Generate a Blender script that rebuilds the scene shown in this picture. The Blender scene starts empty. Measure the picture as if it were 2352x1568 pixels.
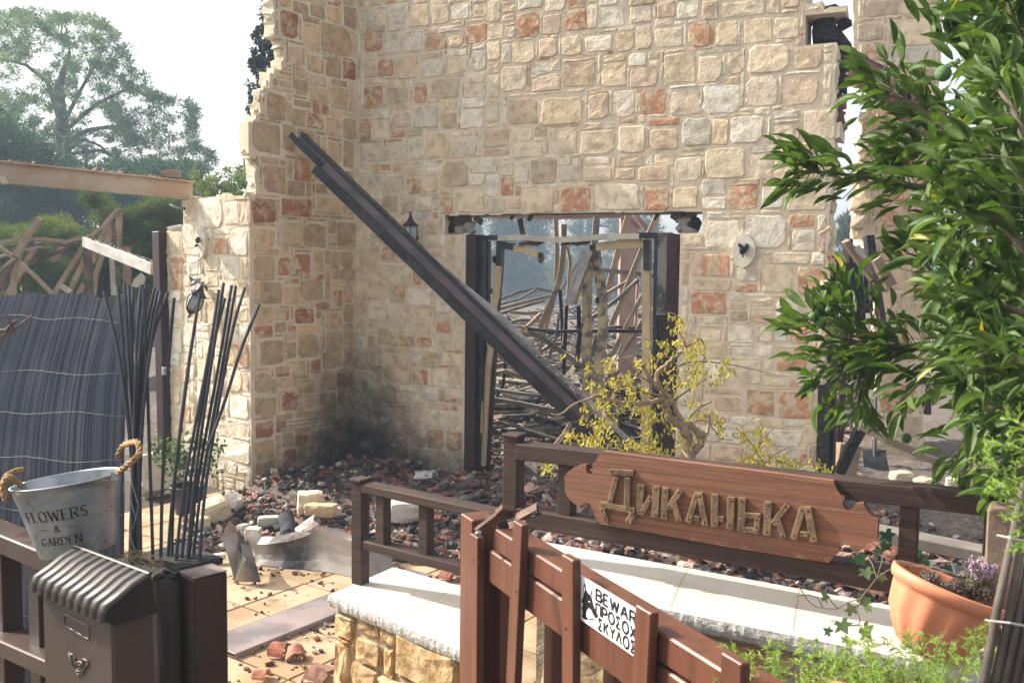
import bpy, math, random
import numpy as np
from mathutils import Vector, Matrix, noise
rnd = random.Random(7)
C = bpy.context.scene.collection
sc = bpy.context.scene
# ------------------------------------------------------------------ camera
FPX, HC = 2100.0, 1.87
PITCH, ROLL = math.atan(159/2100), 0.0125
R0, F = Vector((1,0,0)), Vector((0, math.cos(PITCH), -math.sin(PITCH)))
U0 = R0.cross(F)
CR = (R0*math.cos(ROLL)+U0*math.sin(ROLL)); CU = (U0*math.cos(ROLL)-R0*math.sin(ROLL))
CAM = Vector((0,0,HC))
cd = bpy.data.cameras.new('camera'); cam = bpy.data.objects.new('camera', cd); C.objects.link(cam)
cd.lens = FPX/2352*36; cd.sensor_width = 36; cd.clip_end = 2000; cd.clip_start = .05
m = Matrix((CR, CU, -F)).transposed().to_4x4(); m.translation = CAM; cam.matrix_world = m
cd.dof.use_dof = True; cd.dof.focus_distance = 6.6; cd.dof.aperture_fstop = 10
sc.camera = cam
# ------------------------------------------------------------------ world, sun, exposure
SAZ, SEL = math.radians(-21), math.radians(38)      # direction the light travels, elevation
w = bpy.data.worlds.new('World'); sc.world = w; w.use_nodes = True
nt = w.node_tree; bg = nt.nodes['Background']
sky = nt.nodes.new('ShaderNodeTexSky'); sky.sky_type = 'NISHITA'; sky.sun_disc = False
sky.sun_elevation = SEL; sky.sun_rotation = math.atan2(-math.cos(SAZ), -math.sin(SAZ))
sky.air_density = 1.0; sky.dust_density = 4.0; sky.ozone_density = 1.0
hs = nt.nodes.new('ShaderNodeHueSaturation'); hs.inputs['Saturation'].default_value = .36
tint = nt.nodes.new('ShaderNodeMix'); tint.data_type = 'RGBA'; tint.blend_type = 'MULTIPLY'; tint.inputs[0].default_value = 1
tint.inputs[7].default_value = (1.03, .985, .925, 1)
nt.links.new(sky.outputs[0], hs.inputs['Color']); nt.links.new(hs.outputs[0], tint.inputs[6]); nt.links.new(tint.outputs[2], bg.inputs[0])
bg.inputs[1].default_value = .15
sd = bpy.data.lights.new('sun', 'SUN'); sun = bpy.data.objects.new('sun', sd); C.objects.link(sun)
sd.energy = 4.2; sd.angle = math.radians(.6); sd.color = (1, .93, .82)
LD = Vector((math.cos(SAZ)*math.cos(SEL), math.sin(SAZ)*math.cos(SEL), -math.sin(SEL)))
sun.rotation_euler = LD.to_track_quat('-Z', 'Y').to_euler(); sun.location = (-10, 6, 12)
sc.view_settings.view_transform = 'Standard'; sc.view_settings.look = 'None'
sc.view_settings.gamma = 1; sc.view_settings.use_curve_mapping = False
sc.view_settings.exposure = 1.17
sc.cycles.use_denoising = True
sc.cycles.max_bounces = 6; sc.cycles.transparent_max_bounces = 6; sc.cycles.volume_bounces = 1
sc.cycles.volume_step_rate = 4
# ------------------------------------------------------------------ pixel <-> place helpers (photo scaled to 2352 px width)
def ray(px, py): return F + CR*((px-1176)/FPX) - CU*((py-784)/FPX)
def P(px, py, d): return CAM + ray(px, py)*d
def G(px, py, z=0.0):
    r = ray(px, py); return CAM + r*((z-HC)/r.z)
ZT = dict(A=(516.8,0,.43944), B=(1148.4,0,.43944), Cc=(1148.4,602.9,.3478), Dd=(516.8,660.3,.3478),
          E1=(545.5,0,.25634), E2=(545.5,344.5,.25634), E3=(545.5,746.5,.25634), Ff=(1722.6,0,.43944),
          H=(1722.6,602.9,.3479), L1=(0,0,.43953), M1=(0,602.9,.3478), N1=(0,1004.8,.3593),
          N2=(459.4,1062.3,.3226), N3=(1033.6,1062.3,.3226), N4=(1665.2,1062.3,.3226),
          Do=(1022.1,470.9,.2490), Le=(0,344.5,.21975), Ri=(1837.4,861.3,.25634), Fl=(344.5,1033.6,.24413))
def q(k, x, y): a, b, s = ZT[k]; return (a+s*x, b+s*y)
class Plane:
    def __init__(s, o, deg):
        a = math.radians(deg); s.o = Vector((o[0], o[1], 0)); s.u = Vector((math.cos(a), math.sin(a), 0))
        s.n = Vector((math.sin(a), -math.cos(a), 0)); s.deg = deg
    def pt(s, u, v, off=0.0): return s.o + s.u*u + Vector((0,0,v)) + s.n*off
    def hit(s, px, py, off=0.0):
        r = ray(px, py); t = (s.o + s.n*off - CAM).dot(s.n)/r.dot(s.n); return CAM + r*t
    def uv(s, px, py, off=0.0):
        h = s.hit(px, py, off); return ((h-s.o).dot(s.u), h.z)
# ------------------------------------------------------------------ mesh + object helpers
class MB:
    def __init__(s): s.v = []; s.f = []; s.c = []; s.col = None
    def add(s, vs, fs, col=None):
        b = len(s.v); s.v += [Vector(x) for x in vs]; s.f += [tuple(i+b for i in f) for f in fs]
        col = col or s.col
        s.c += [col]*len(vs)
        return s
    def box(s, c, ax, ay, az, col=None):
        c = Vector(c); vs = [c+ax*i+ay*j+az*k for k in (-1,1) for j in (-1,1) for i in (-1,1)]
        return s.add(vs, [(0,2,3,1),(4,5,7,6),(0,1,5,4),(2,6,7,3),(0,4,6,2),(1,3,7,5)], col)
    def bar(s, p, q_, w, t, up=Vector((0,0,1)), col=None, rag=0.0):
        p, q_ = Vector(p), Vector(q_); d = (q_-p); L = d.length; d.normalize()
        side = d.cross(up)
        if side.length < .05: side = d.cross(Vector((0,1,0)))
        side.normalize(); up2 = side.cross(d).normalized()
        vs = [c+side*(i*w/2)+up2*(k*t/2) for c in (p, q_) for k in (-1,1) for i in (-1,1)]
        if rag: vs = [x+Vector((rnd.uniform(-rag,rag),)*3) if False else x+Vector((rnd.uniform(-rag,rag),rnd.uniform(-rag,rag),rnd.uniform(-rag,rag))) for x in vs]
        return s.add(vs, [(0,1,3,2),(4,6,7,5),(0,4,5,1),(2,3,7,6),(0,2,6,4),(1,5,7,3)], col)
    def cbox(s, c, ax, ay, az, ch=.004, col=None):     # box with chamfered edges
        c = Vector(c); L = [a.length for a in (ax, ay, az)]; A = [a.normalized() for a in (ax, ay, az)]
        vs = []; idx = {}
        for sx in (-1,1):
            for sy in (-1,1):
                for sz in (-1,1):
                    S = (sx, sy, sz)
                    for k in range(3):
                        o = [L[i]-(0 if i == k else ch) for i in range(3)]
                        idx[(S, k)] = len(vs); vs.append(c+A[0]*sx*o[0]+A[1]*sy*o[1]+A[2]*sz*o[2])
        fs = []
        for k in range(3):
            i, j = (k+1) % 3, (k+2) % 3
            for sg in (-1, 1):
                def S(a, b):
                    t = [0,0,0]; t[k] = sg; t[i] = a; t[j] = b; return tuple(t)
                r = [idx[(S(-1,-1),k)], idx[(S(1,-1),k)], idx[(S(1,1),k)], idx[(S(-1,1),k)]]
                fs.append(r if sg > 0 else r[::-1])
        for k in range(3):                             # edges along axis k
            i, j = (k+1) % 3, (k+2) % 3
            for a in (-1,1):
                for b in (-1,1):
                    def S(x):
                        t = [0,0,0]; t[k] = x; t[i] = a; t[j] = b; return tuple(t)
                    r = [idx[(S(-1),i)], idx[(S(1),i)], idx[(S(1),j)], idx[(S(-1),j)]]
                    fs.append(r[::-1] if a*b > 0 else r)
        for sx in (-1,1):
            for sy in (-1,1):
                for sz in (-1,1):
                    r = [idx[((sx,sy,sz),k)] for k in range(3)]
                    fs.append(r if sx*sy*sz > 0 else r[::-1])
        return s.add(vs, fs, col)
    def cbar(s, p, q_, w, t, up=Vector((0,0,1)), ch=.003, col=None):
        p, q_ = Vector(p), Vector(q_); d = q_-p; dn = d.normalized(); side = dn.cross(up)
        if side.length < .05: side = dn.cross(Vector((0,1,0)))
        side.normalize(); up2 = side.cross(dn).normalized()
        return s.cbox((p+q_)/2, d/2, side*(w/2), up2*(t/2), ch, col)
    def tube(s, pts, r, n=6, col=None, cap=True):
        pts = [Vector(p) for p in pts]; rs = r if isinstance(r, (list, tuple)) else [r]*len(pts)
        vs = []; fs = []; N = len(pts)
        prev = None
        for i, p in enumerate(pts):
            d = (pts[min(i+1, N-1)]-pts[max(i-1, 0)])
            if d.length < 1e-9: d = Vector((0,0,1))
            d.normalize()
            a = prev if prev is not None else (Vector((0,0,1)) if abs(d.z) < .9 else Vector((1,0,0)))
            x = (a - d*a.dot(d))
            if x.length < 1e-4: x = d.orthogonal()
            x.normalize(); y = d.cross(x); prev = x
            for k in range(n):
                t = 2*math.pi*k/n; vs.append(p+(x*math.cos(t)+y*math.sin(t))*rs[i])
        for i in range(N-1):
            for k in range(n):
                a, b = i*n+k, i*n+(k+1) % n; fs.append((a, b, b+n, a+n))
        if cap: fs.append(tuple(range(n))[::-1]); fs.append(tuple((N-1)*n+k for k in range(n)))
        return s.add(vs, fs, col)
    def lathe(s, c, prof, n=24, ax=Vector((1,0,0)), ay=Vector((0,1,0)), az=Vector((0,0,1)), fl=None, col=None):
        vs = []; fs = []; c = Vector(c)
        for i, (r, z) in enumerate(prof):
            for k in range(n):
                t = 2*math.pi*k/n; rr = r*(fl(t, i) if fl else 1)
                vs.append(c+ax*(rr*math.cos(t))+ay*(rr*math.sin(t))+az*z)
        for i in range(len(prof)-1):
            for k in range(n):
                a, b = i*n+k, i*n+(k+1) % n; fs.append((a, b, b+n, a+n))
        return s.add(vs, fs, col)
    def prism(s, pts, n, th, col=None):                # planar polygon (list of Vectors) extruded by -n*th
        N = len(pts); pts = [Vector(p) for p in pts]; vs = pts+[p-n*th for p in pts]
        fs = [tuple(range(N)), tuple(range(2*N-1, N-1, -1))]+[(i, i+N, (i+1) % N+N, (i+1) % N) for i in range(N)]
        return s.add(vs, fs, col)
    def build(s, name, mat, parent=None, smooth=False, shape=None):
        me = bpy.data.meshes.new(name); off = Vector(parent['_base']) if parent else (shape or Vector((0,0,0)))
        me.from_pydata([tuple(v-off) for v in s.v], [], s.f)
        if len(s.c) == len(s.v) and any(c is not None for c in s.c):
            s.c = [c or (1,1,1,1) for c in s.c]
            at = me.color_attributes.new('col', 'FLOAT_COLOR', 'POINT')
            at.data.foreach_set('color', [x for c in s.c for x in (tuple(c)+(1.0,))[:4]])
        me.materials.append(mat)
        if smooth: me.polygons.foreach_set('use_smooth', [True]*len(me.polygons))
        me.update()
        o = bpy.data.objects.new(name, me); C.objects.link(o); o['_base'] = tuple(off)
        if parent: o.parent = parent
        else: o.location = off
        return o
def tag(o, label=None, cat=None, group=None, kind=None):
    for k, v in (('label', label), ('category', cat), ('group', group), ('kind', kind)):
        if v: o[k] = v
    return o
def thing(name, base, label, cat, group=None):
    o = bpy.data.objects.new(name, None); C.objects.link(o); o.location = base; o['_base'] = tuple(base); o.empty_display_size = .1
    return tag(o, label, cat, group)
def solo(mb, name, mat, label, cat, base=None, group=None, smooth=False):   # a thing that is one mesh
    if base is None:
        base = Vector((sum(v.x for v in mb.v)/len(mb.v), sum(v.y for v in mb.v)/len(mb.v), min(v.z for v in mb.v)))
    return tag(mb.build(name, mat, None, smooth, base), label, cat, group)
def one(name, mat, parent, fn, *a, smooth=False, **k):
    mb = MB(); getattr(mb, fn)(*a, **k); return mb.build(name, mat, parent, smooth)
def npmesh(name, V, Fq, mat, parent=None, cols=None, base=Vector((0,0,0))):
    off = np.array(parent['_base'] if parent else base); V = V-off
    me = bpy.data.meshes.new(name); k = Fq.shape[1]
    me.vertices.add(len(V)); me.vertices.foreach_set('co', V.astype(np.float32).ravel())
    me.loops.add(Fq.size); me.loops.foreach_set('vertex_index', Fq.astype(np.int32).ravel())
    me.polygons.add(len(Fq)); me.polygons.foreach_set('loop_start', np.arange(0, Fq.size, k, dtype=np.int32))
    if cols is not None:
        at = me.color_attributes.new('col', 'FLOAT_COLOR', 'POINT'); at.data.foreach_set('color', cols.astype(np.float32).ravel())
    me.materials.append(mat); me.update(calc_edges=True)
    o = bpy.data.objects.new(name, me); C.objects.link(o); o['_base'] = tuple(off)
    if parent: o.parent = parent
    else: o.location = base
    return o
# ------------------------------------------------------------------ materials
def mat(name, c1, c2=None, scale=8, rough=.8, metal=0, bump=0, bscale=60, attr=False, soot=None, spec=.3, pos=True,
        patch=False, stretch=None, trans=0, c3=None, ramp=(.4,.62), sss=0, detail=5, grime=None, rvar=0):
    m = bpy.data.materials.new(name); m.use_nodes = True; t = m.node_tree; b = t.nodes['Principled BSDF']
    def N(k, **kw):
        n = t.nodes.new(k)
        for a, v in kw.items(): setattr(n, a, v)
        return n
    def L(a, b_): t.links.new(a, b_)
    def mix(fac, a, b_, blend='MIX'):
        n = N('ShaderNodeMix', data_type='RGBA', blend_type=blend)
        for i, x in ((0, fac), (6, a), (7, b_)):
            if hasattr(x, 'links'): L(x, n.inputs[i])
            elif i == 0: n.inputs[0].default_value = x
            else: n.inputs[i].default_value = tuple(x)[:3]+(1,)
        return n.outputs[2]
    def ramp_(src, lo, hi):
        n = N('ShaderNodeMapRange'); n.interpolation_type = 'SMOOTHSTEP'; n.inputs[1].default_value = lo; n.inputs[2].default_value = hi
        L(src, n.inputs[0]); return n.outputs[0]
    g = N('ShaderNodeNewGeometry'); co = g.outputs['Position']
    if stretch:
        mp = N('ShaderNodeMapping'); mp.vector_type = 'TEXTURE'; mp.inputs['Rotation'].default_value = stretch[0]; mp.inputs['Scale'].default_value = stretch[1]
        L(co, mp.inputs[0]); co2 = mp.outputs[0]
    else: co2 = co
    def noise_(s, d=detail, r=.55, c=None, dist=0):
        n = N('ShaderNodeTexNoise'); n.inputs['Scale'].default_value = s; n.inputs['Detail'].default_value = d
        n.inputs['Roughness'].default_value = r; n.inputs['Distortion'].default_value = dist; L(c or co2, n.inputs['Vector']); return n.outputs[0]
    if attr:
        a = N('ShaderNodeAttribute'); a.attribute_name = 'col'; col = a.outputs['Color']
        n1 = noise_(scale)
        if patch:                                     # iron-stained patches on cream limestone, amount kept in alpha
            pm = ramp_(noise_(11, 6, .65, dist=.6), .47, .56)
            mul = N('ShaderNodeMath', operation='MULTIPLY'); L(pm, mul.inputs[0]); L(a.outputs['Alpha'], mul.inputs[1])
            col = mix(mul.outputs[0], col, patch)
        if c1 is not None: col = mix(ramp_(n1, *ramp), col, mix(1, col, c1, 'MULTIPLY'))
    else:
        col = c1
        if c2 is not None: col = mix(ramp_(noise_(scale), *ramp), c1, c2)
        if c3 is not None: col = mix(ramp_(noise_(scale*3.7, 6, .7), .55, .68), col, c3)
    if grime: col = mix(ramp_(noise_(grime[1], 6, .7, co2 if len(grime) > 3 else co), grime[2], grime[2]+.12), col, grime[0])
    for (p, r, st) in (soot or []):
        v = N('ShaderNodeVectorMath', operation='SUBTRACT'); L(g.outputs['Position'], v.inputs[0]); v.inputs[1].default_value = p
        v2 = N('ShaderNodeVectorMath', operation='DIVIDE'); L(v.outputs[0], v2.inputs[0]); v2.inputs[1].default_value = r
        ln = N('ShaderNodeVectorMath', operation='LENGTH'); L(v2.outputs[0], ln.inputs[0])
        ad = N('ShaderNodeMath', operation='MULTIPLY_ADD'); L(noise_(6.5, 8, .72, co), ad.inputs[0]); ad.inputs[1].default_value = .9; L(ln.outputs['Value'], ad.inputs[2])
        mr = N('ShaderNodeMapRange'); mr.interpolation_type = 'SMOOTHSTEP'; L(ad.outputs[0], mr.inputs[0])
        mr.inputs[1].default_value = 1.5; mr.inputs[2].default_value = .55; mr.inputs[3].default_value = 0; mr.inputs[4].default_value = st
        col = mix(mr.outputs[0], col, (.018,.017,.018))
    if hasattr(col, 'links'): L(col, b.inputs['Base Color'])
    else: b.inputs['Base Color'].default_value = tuple(col)[:3]+(1,)
    b.inputs['Roughness'].default_value = rough; b.inputs['Metallic'].default_value = metal
    if rvar:
        mr = N('ShaderNodeMapRange'); L(noise_(scale*1.7), mr.inputs[0]); mr.inputs[1].default_value = .3; mr.inputs[2].default_value = .7
        mr.inputs[3].default_value = max(.05, rough-rvar); mr.inputs[4].default_value = min(1, rough+rvar); L(mr.outputs[0], b.inputs['Roughness'])
    b.inputs['Specular IOR Level'].default_value = spec
    if bump:
        bn = N('ShaderNodeBump'); bn.inputs['Strength'].default_value = bump; bn.inputs['Distance'].default_value = .012
        L(noise_(bscale, 6, .6), bn.inputs['Height']); L(bn.outputs[0], b.inputs['Normal'])
    if trans:
        tr = N('ShaderNodeBsdfTranslucent'); mx = N('ShaderNodeMixShader'); mx.inputs[0].default_value = trans
        if hasattr(col, 'links'): L(mix(1, col, (1.5,1.6,.75), 'MULTIPLY'), tr.inputs[0])
        else: tr.inputs[0].default_value = (col[0]*1.5, col[1]*1.6, col[2]*.75, 1)
        out = t.nodes['Material Output']; L(b.outputs[0], mx.inputs[1]); L(tr.outputs[0], mx.inputs[2]); L(mx.outputs[0], out.inputs[0])
    return m
# ------------------------------------------------------------------ planes of the house
g0 = G(1068, 1118)
MW = Plane((g0.x, g0.y), -25.5)                # main facade
c0 = MW.hit(817, 900); WO = Vector((c0.x, c0.y, 0))
WW = Plane((WO.x, WO.y), 51.5)               # side wall running back to the corner (u<0 towards the camera)
e0 = WW.hit(577, 1000)
EW = Plane((e0.x, e0.y), -37.5)                # sunlit left end wall (u<0 to the left)
CORN = Vector((WO.x, WO.y, 0))
print('main depth', g0, 'corner', c0, 'end', e0, 'base z at end', WW.uv(578,1140)[1], 'corner base', MW.uv(815,1060)[1])
SOOT = [(tuple(CORN+Vector((.05,-.15,.0))), (.85,.85,1.75), 1.0), (tuple(CORN+Vector((.25,-.35,.0))), (2.1,1.7,.62), .85)]
SM = (.64,.53,.37)
M_stone = mat('limestone', (.74,.72,.68), scale=14, rough=.92, bump=.55, bscale=38, attr=True, patch=SM, ramp=(.42,.66), soot=SOOT, spec=.2)
M_mortar = mat('lime_mortar', (.69,.59,.45), (.59,.50,.375), scale=9, rough=.95, bump=.6, bscale=55, soot=SOOT, spec=.1)
PAL = dict(o=(.52,.28,.165,.85), r=(.41,.20,.125,.5), y=(.70,.58,.40,.0), c=(.72,.61,.455,.0), w=(.75,.68,.555,.0), g=(.63,.565,.45,.0),
           p=(.66,.50,.375,.75), b=(.54,.43,.30,.15))
def shade(c, k=.07):
    f = 1+rnd.uniform(-k, k); h = rnd.uniform(-.03, .03)
    return (c[0]*f*(1+h), c[1]*f, c[2]*f*(1-h), c[3] if len(c) > 3 else 1)
def inpoly(p, poly):
    x, y = p; r = False; n = len(poly)
    for i in range(n):
        x1, y1 = poly[i]; x2, y2 = poly[i-1]
        if (y1 > y) != (y2 > y) and x < (x2-x1)*(y-y1)/(y2-y1)+x1: r = not r
    return r
def rot3(): 
    return Matrix.Rotation(rnd.uniform(0, 6.28), 3, 'Z') @ Matrix.Rotation(rnd.gauss(0, .45), 3, 'X') @ Matrix.Rotation(rnd.gauss(0, .45), 3, 'Y')
def chunk(mb, p, s, col, ax=(1,.75,.55), R=None, dens=0):
    R = R or rot3(); vs = []; p = Vector(p)
    for sx in (-1,1):
        for sy in (-1,1):
            for sz in (-1,1):
                j = lambda: rnd.uniform(.62, 1.05)
                vs.append(p+R @ Vector((sx*ax[0]*s*j(), sy*ax[1]*s*j(), sz*ax[2]*s*j())))
    mid = [p+R @ Vector((d[0]*ax[0]*s*rnd.uniform(.9,1.1), d[1]*ax[1]*s*rnd.uniform(.9,1.1), d[2]*ax[2]*s*rnd.uniform(.9,1.1))) for d in ((-1,0,0),(1,0,0),(0,-1,0),(0,1,0),(0,0,-1),(0,0,1))]
    vs += mid; fs = []
    for (fc, c) in (((0,1,3,2),8),((4,6,7,5),9),((0,4,5,1),10),((2,3,7,6),11),((0,2,6,4),12),((1,5,7,3),13)):
        for k in range(4): fs.append((fc[k], fc[(k+1) % 4], c))
    mb.add(vs, fs, col)
def stone_mesh(mb, pl, u0, u1, v0, v1, col, proud, rough=1.0, warp=None):
    w_, h_ = u1-u0, v1-v0; cu, cv = (u0+u1)/2, (v0+v1)/2
    J = [(sx*w_/2*(1-rnd.uniform(0,.10)), sy*h_/2*(1-rnd.uniform(0,.11))) for sx, sy in ((1,1),(-1,1),(-1,-1),(1,-1))]
    O = []; n = 12
    for k in range(4):
        a, b, c = Vector(J[k-1]), Vector(J[k]), Vector(J[(k+1) % 4]); r = min(w_, h_)*rnd.choice((.04,.05,.07,.1,.14,.2))
        p1 = b+(a-b).normalized()*r; p2 = b+(c-b).normalized()*r; m_ = (b+c)/2+Vector((rnd.uniform(-.03,.03)*w_, rnd.uniform(-.04,.04)*h_))
        O += [(p.x+rnd.uniform(-.018,.018)*w_, p.y+rnd.uniform(-.02,.02)*h_) for p in (p1, p2, m_)]
    tx, ty = rnd.uniform(-.035,.035)*rough, rnd.uniform(-.05,.03)*rough
    def off(x, y, a): return proud*a+(tx*x+ty*y)+rnd.uniform(-.0022,.0022)*rough
    vs = []
    for x, y in O: vs.append(pl.pt(cu+x, cv+y, -.012))
    for x, y in O: vs.append(pl.pt(cu+x*.985, cv+y*.985, max(.001, off(x, y, .62))))
    ins = .92 if min(w_,h_) > .08 else .8
    for x, y in O: vs.append(pl.pt(cu+x*ins, cv+y*ins, max(.003, off(x, y, 1.0))))
    h = n//2; I = []
    for k in range(0, n, 2): x, y = O[k]; vs.append(pl.pt(cu+x*.45, cv+y*.45, max(.003, off(x, y, 1.05)+rnd.uniform(-.002,.003)*rough)))
    vs.append(pl.pt(cu, cv, max(.003, proud*1.08+rnd.uniform(-.002,.003))))
    fs = []
    for a in (0, n):
        for k in range(n): k2 = (k+1) % n; fs.append((a+k, a+k2, a+n+k2, a+n+k))
    b, i0 = 2*n, 3*n
    for j in range(h):
        j2 = (j+1) % h; k = 2*j
        fs += [(b+k, b+k+1, i0+j), (b+k+1, b+(k+2) % n, i0+j2, i0+j), (i0+j, i0+j2, i0+h)]
    mb.add(vs, fs, col)
def stone_wall(root, pl, ur, vr, inside, cuts, seeds, thick, cell=.034, big=1.0, maxparts=300, base_v=-.05, mixp='ccccwwwyyyggbbppo', proud=(.003,.009), rough=.6, body_mat=None, smat=None, jag=.012, name='stone', gap=.014, tone=(1,1,1), step=.05):
    # body of mortar with real openings
    us = sorted(set([round(ur[0]+i*step, 4) for i in range(int((ur[1]-ur[0])/step)+2)]+list(cuts[0])))
    vs_ = sorted(set([round(vr[0]+i*step, 4) for i in range(int((vr[1]-vr[0])/step)+2)]+list(cuts[1])))
    def prune(a, cu):
        out = []
        for x in a:
            if x in cu: out.append(x)
            elif all(abs(x-c) > .018 for c in cu): out.append(x)
        return out
    us, vs_ = prune(us, cuts[0]), prune(vs_, cuts[1])
    nu, nv = len(us), len(vs_)
    ok = [[inside((us[i]+us[i+1])/2, (vs_[j]+vs_[j+1])/2) for j in range(nv-1)] for i in range(nu-1)]
    V = {}; mb = MB(); 
    def vid(i, j, b):
        k = (i, j, b)
        if k not in V:
            u, v = us[i], vs_[j]; nb = [ok[a][c] for a in (i-1, i) for c in (j-1, j) if 0 <= a < nu-1 and 0 <= c < nv-1]
            edge = not all(nb) or len(nb) < 4
            if edge and not (any(abs(u-c) < 1e-6 for c in cuts[0]) or any(abs(v-c) < 1e-6 for c in cuts[1])):
                u += rnd.uniform(-jag, jag); v += rnd.uniform(-jag, jag)
            o = noise.noise(Vector((u*9, v*9, pl.deg)))*.004+noise.noise(Vector((u*31, v*31, 3)))*.002
            V[k] = len(mb.v); mb.v.append(pl.pt(u, v, o if b == 0 else -thick+rnd.uniform(-.01,.01)))
        return V[k]
    for i in range(nu-1):
        for j in range(nv-1):
            if not ok[i][j]: continue
            mb.f.append((vid(i,j,0), vid(i+1,j,0), vid(i+1,j+1,0), vid(i,j+1,0)))
            mb.f.append((vid(i,j,1), vid(i,j+1,1), vid(i+1,j+1,1), vid(i+1,j,1)))
            for (di, dj, a, b) in ((-1,0,(i,j),(i,j+1)), (1,0,(i+1,j+1),(i+1,j)), (0,-1,(i+1,j),(i,j)), (0,1,(i,j+1),(i+1,j+1))):
                x, y = i+di, j+dj
                if 0 <= x < nu-1 and 0 <= y < nv-1 and ok[x][y]: continue
                mb.f.append((vid(*a,0), vid(*b,0), vid(*b,1), vid(*a,1)))
    mb.build('mortar_bed', body_mat or M_mortar, root)
    # stones: hand-placed ones first, the rest packed between them
    NU, NV = int((ur[1]-ur[0])/cell), int((vr[1]-vr[0])/cell)
    occ = np.zeros((NU+1, NV+1), dtype=bool)
    for i in range(NU):
        for j in range(NV):
            u, v = ur[0]+(i+.5)*cell, vr[0]+(j+.5)*cell
            if not (inside(u-cell*.45, v-cell*.45) and inside(u+cell*.45, v+cell*.45) and inside(u+cell*.45, v-cell*.45) and inside(u-cell*.45, v+cell*.45)): occ[i,j] = True
    occ[NU:,:] = True; occ[:,NV:] = True
    st = []
    for (a, b, c, d, k) in seeds:
        i0, i1 = round((a-ur[0])/cell), round((b-ur[0])/cell); j0, j1 = round((c-vr[0])/cell), round((d-vr[0])/cell)
        i1, j1 = max(i1, i0+1), max(j1, j0+1)
        i0, j0, i1, j1 = max(i0,0), max(j0,0), min(i1,NU), min(j1,NV)
        if i1 <= i0 or j1 <= j0: continue
        if occ[i0:i1, j0:j1].mean() > .6: continue
        while j1 > j0 and occ[i0:i1, j0].mean() > .25: j0 += 1; c = ur[0]*0+vr[0]+j0*cell
        while j1 > j0 and occ[i0:i1, j1-1].mean() > .25: j1 -= 1; d = vr[0]+j1*cell
        while j1 > j0 and i1 > i0 and occ[i0, j0:j1].mean() > .25: i0 += 1; a = ur[0]+i0*cell
        while j1 > j0 and i1 > i0 and occ[i1-1, j0:j1].mean() > .25: i1 -= 1; b = ur[0]+i1*cell
        if i1 <= i0 or j1 <= j0 or occ[i0:i1, j0:j1].mean() > .2: continue
        occ[i0:i1, j0:j1] = True; st.append((a+.004, b-.004, c+.004, d-.004, k))
    for j in range(NV):
        i = 0
        while i < NU:
            if occ[i,j]: i += 1; continue
            tw = rnd.choice((2,3,4,5,5,6,6,7,8,9)); th = rnd.choice((1,2,3,4,4,5,5,6,6))
            tw, th = max(1, round(tw*big)), max(1, round(th*big))
            if tw < th*.6: tw = th
            w_ = 0
            while w_ < tw and not occ[i+w_, j]: w_ += 1
            # avoid leaving a one-cell sliver
            if not occ[i+w_, j] and occ[min(i+w_+1, NU), j]: w_ += 1
            h_ = 1
            while h_ < th and j+h_ < NV and not occ[i:i+w_, j+h_].any(): h_ += 1
            occ[i:i+w_, j:j+h_] = True
            u, v = ur[0]+i*cell, vr[0]+j*cell
            if w_*h_ > 1 or rnd.random() < .5:
                st.append((u+gap*.5, u+w_*cell-gap*.5, v+gap*.5, v+h_*cell-gap*.5, rnd.choice(mixp)))
            i += w_
    st.sort(key=lambda s: -(s[1]-s[0])*(s[3]-s[2]))
    rest = MB()
    for n_, (a, b, c, d, k) in enumerate(st):
        mb = MB() if n_ < maxparts else rest
        stone_mesh(mb, pl, a, b, c, d, shade(tuple(x*y for x, y in zip(PAL[k], tone+(1,))), .08), rnd.uniform(*proud)*(1 if min(b-a, d-c) > .07 else .7), rough)
        if n_ < maxparts: mb.build(name, smat or M_stone, root)
    if rest.v: tag(rest.build('small_'+name+'s', smat or M_stone, root), kind='stuff')
    return len(st)
def edge_stones(root, pl, pts, thick, n, smin, smax, cols='ywbc', name='edge_stone', inn=0.0):
    P_ = polyuv(pl, pts); L = [math.hypot(b[0]-a[0], b[1]-a[1]) for a, b in zip(P_[:-1], P_[1:])]; T = sum(L)
    for k in range(n):
        t = (k+.5)/n*T; i = 0
        while t > L[i] and i < len(L)-1: t -= L[i]; i += 1
        f = t/L[i]; u = P_[i][0]*(1-f)+P_[i+1][0]*f; v = P_[i][1]*(1-f)+P_[i+1][1]*f
        for dpt in np.arange(.05, thick, .13):
            s = rnd.uniform(smin, smax); mb = MB(); R = Matrix.Rotation(math.radians(pl.deg+rnd.uniform(-12,12)), 3, 'Z') @ Matrix.Rotation(rnd.uniform(-.2,.2), 3, 'Y')
            chunk(mb, pl.pt(u+inn+rnd.uniform(-.02,.02), v+rnd.uniform(-.02,.02), -dpt-rnd.uniform(0,.03)), s, shade(PAL[rnd.choice(cols)]), ax=(.8,1.0,.62), R=R); mb.build(name, M_stone, root)
def seedlist(pl, groups):
    out = []
    for key, arr in groups:
        for (x0, y0, x1, y1, k) in arr:
            a, b = q(key, x0, y0), q(key, x1, y1); xm, ym = (a[0]+b[0])/2, (a[1]+b[1])/2
            u0, u1 = pl.uv(a[0], ym)[0], pl.uv(b[0], ym)[0]; v1, v0 = pl.uv(xm, a[1])[1], pl.uv(xm, b[1])[1]
            out.append((min(u0,u1), max(u0,u1), v0, v1, k))
    return out
def polyuv(pl, pts): return [pl.uv(*p) for p in pts]
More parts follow.
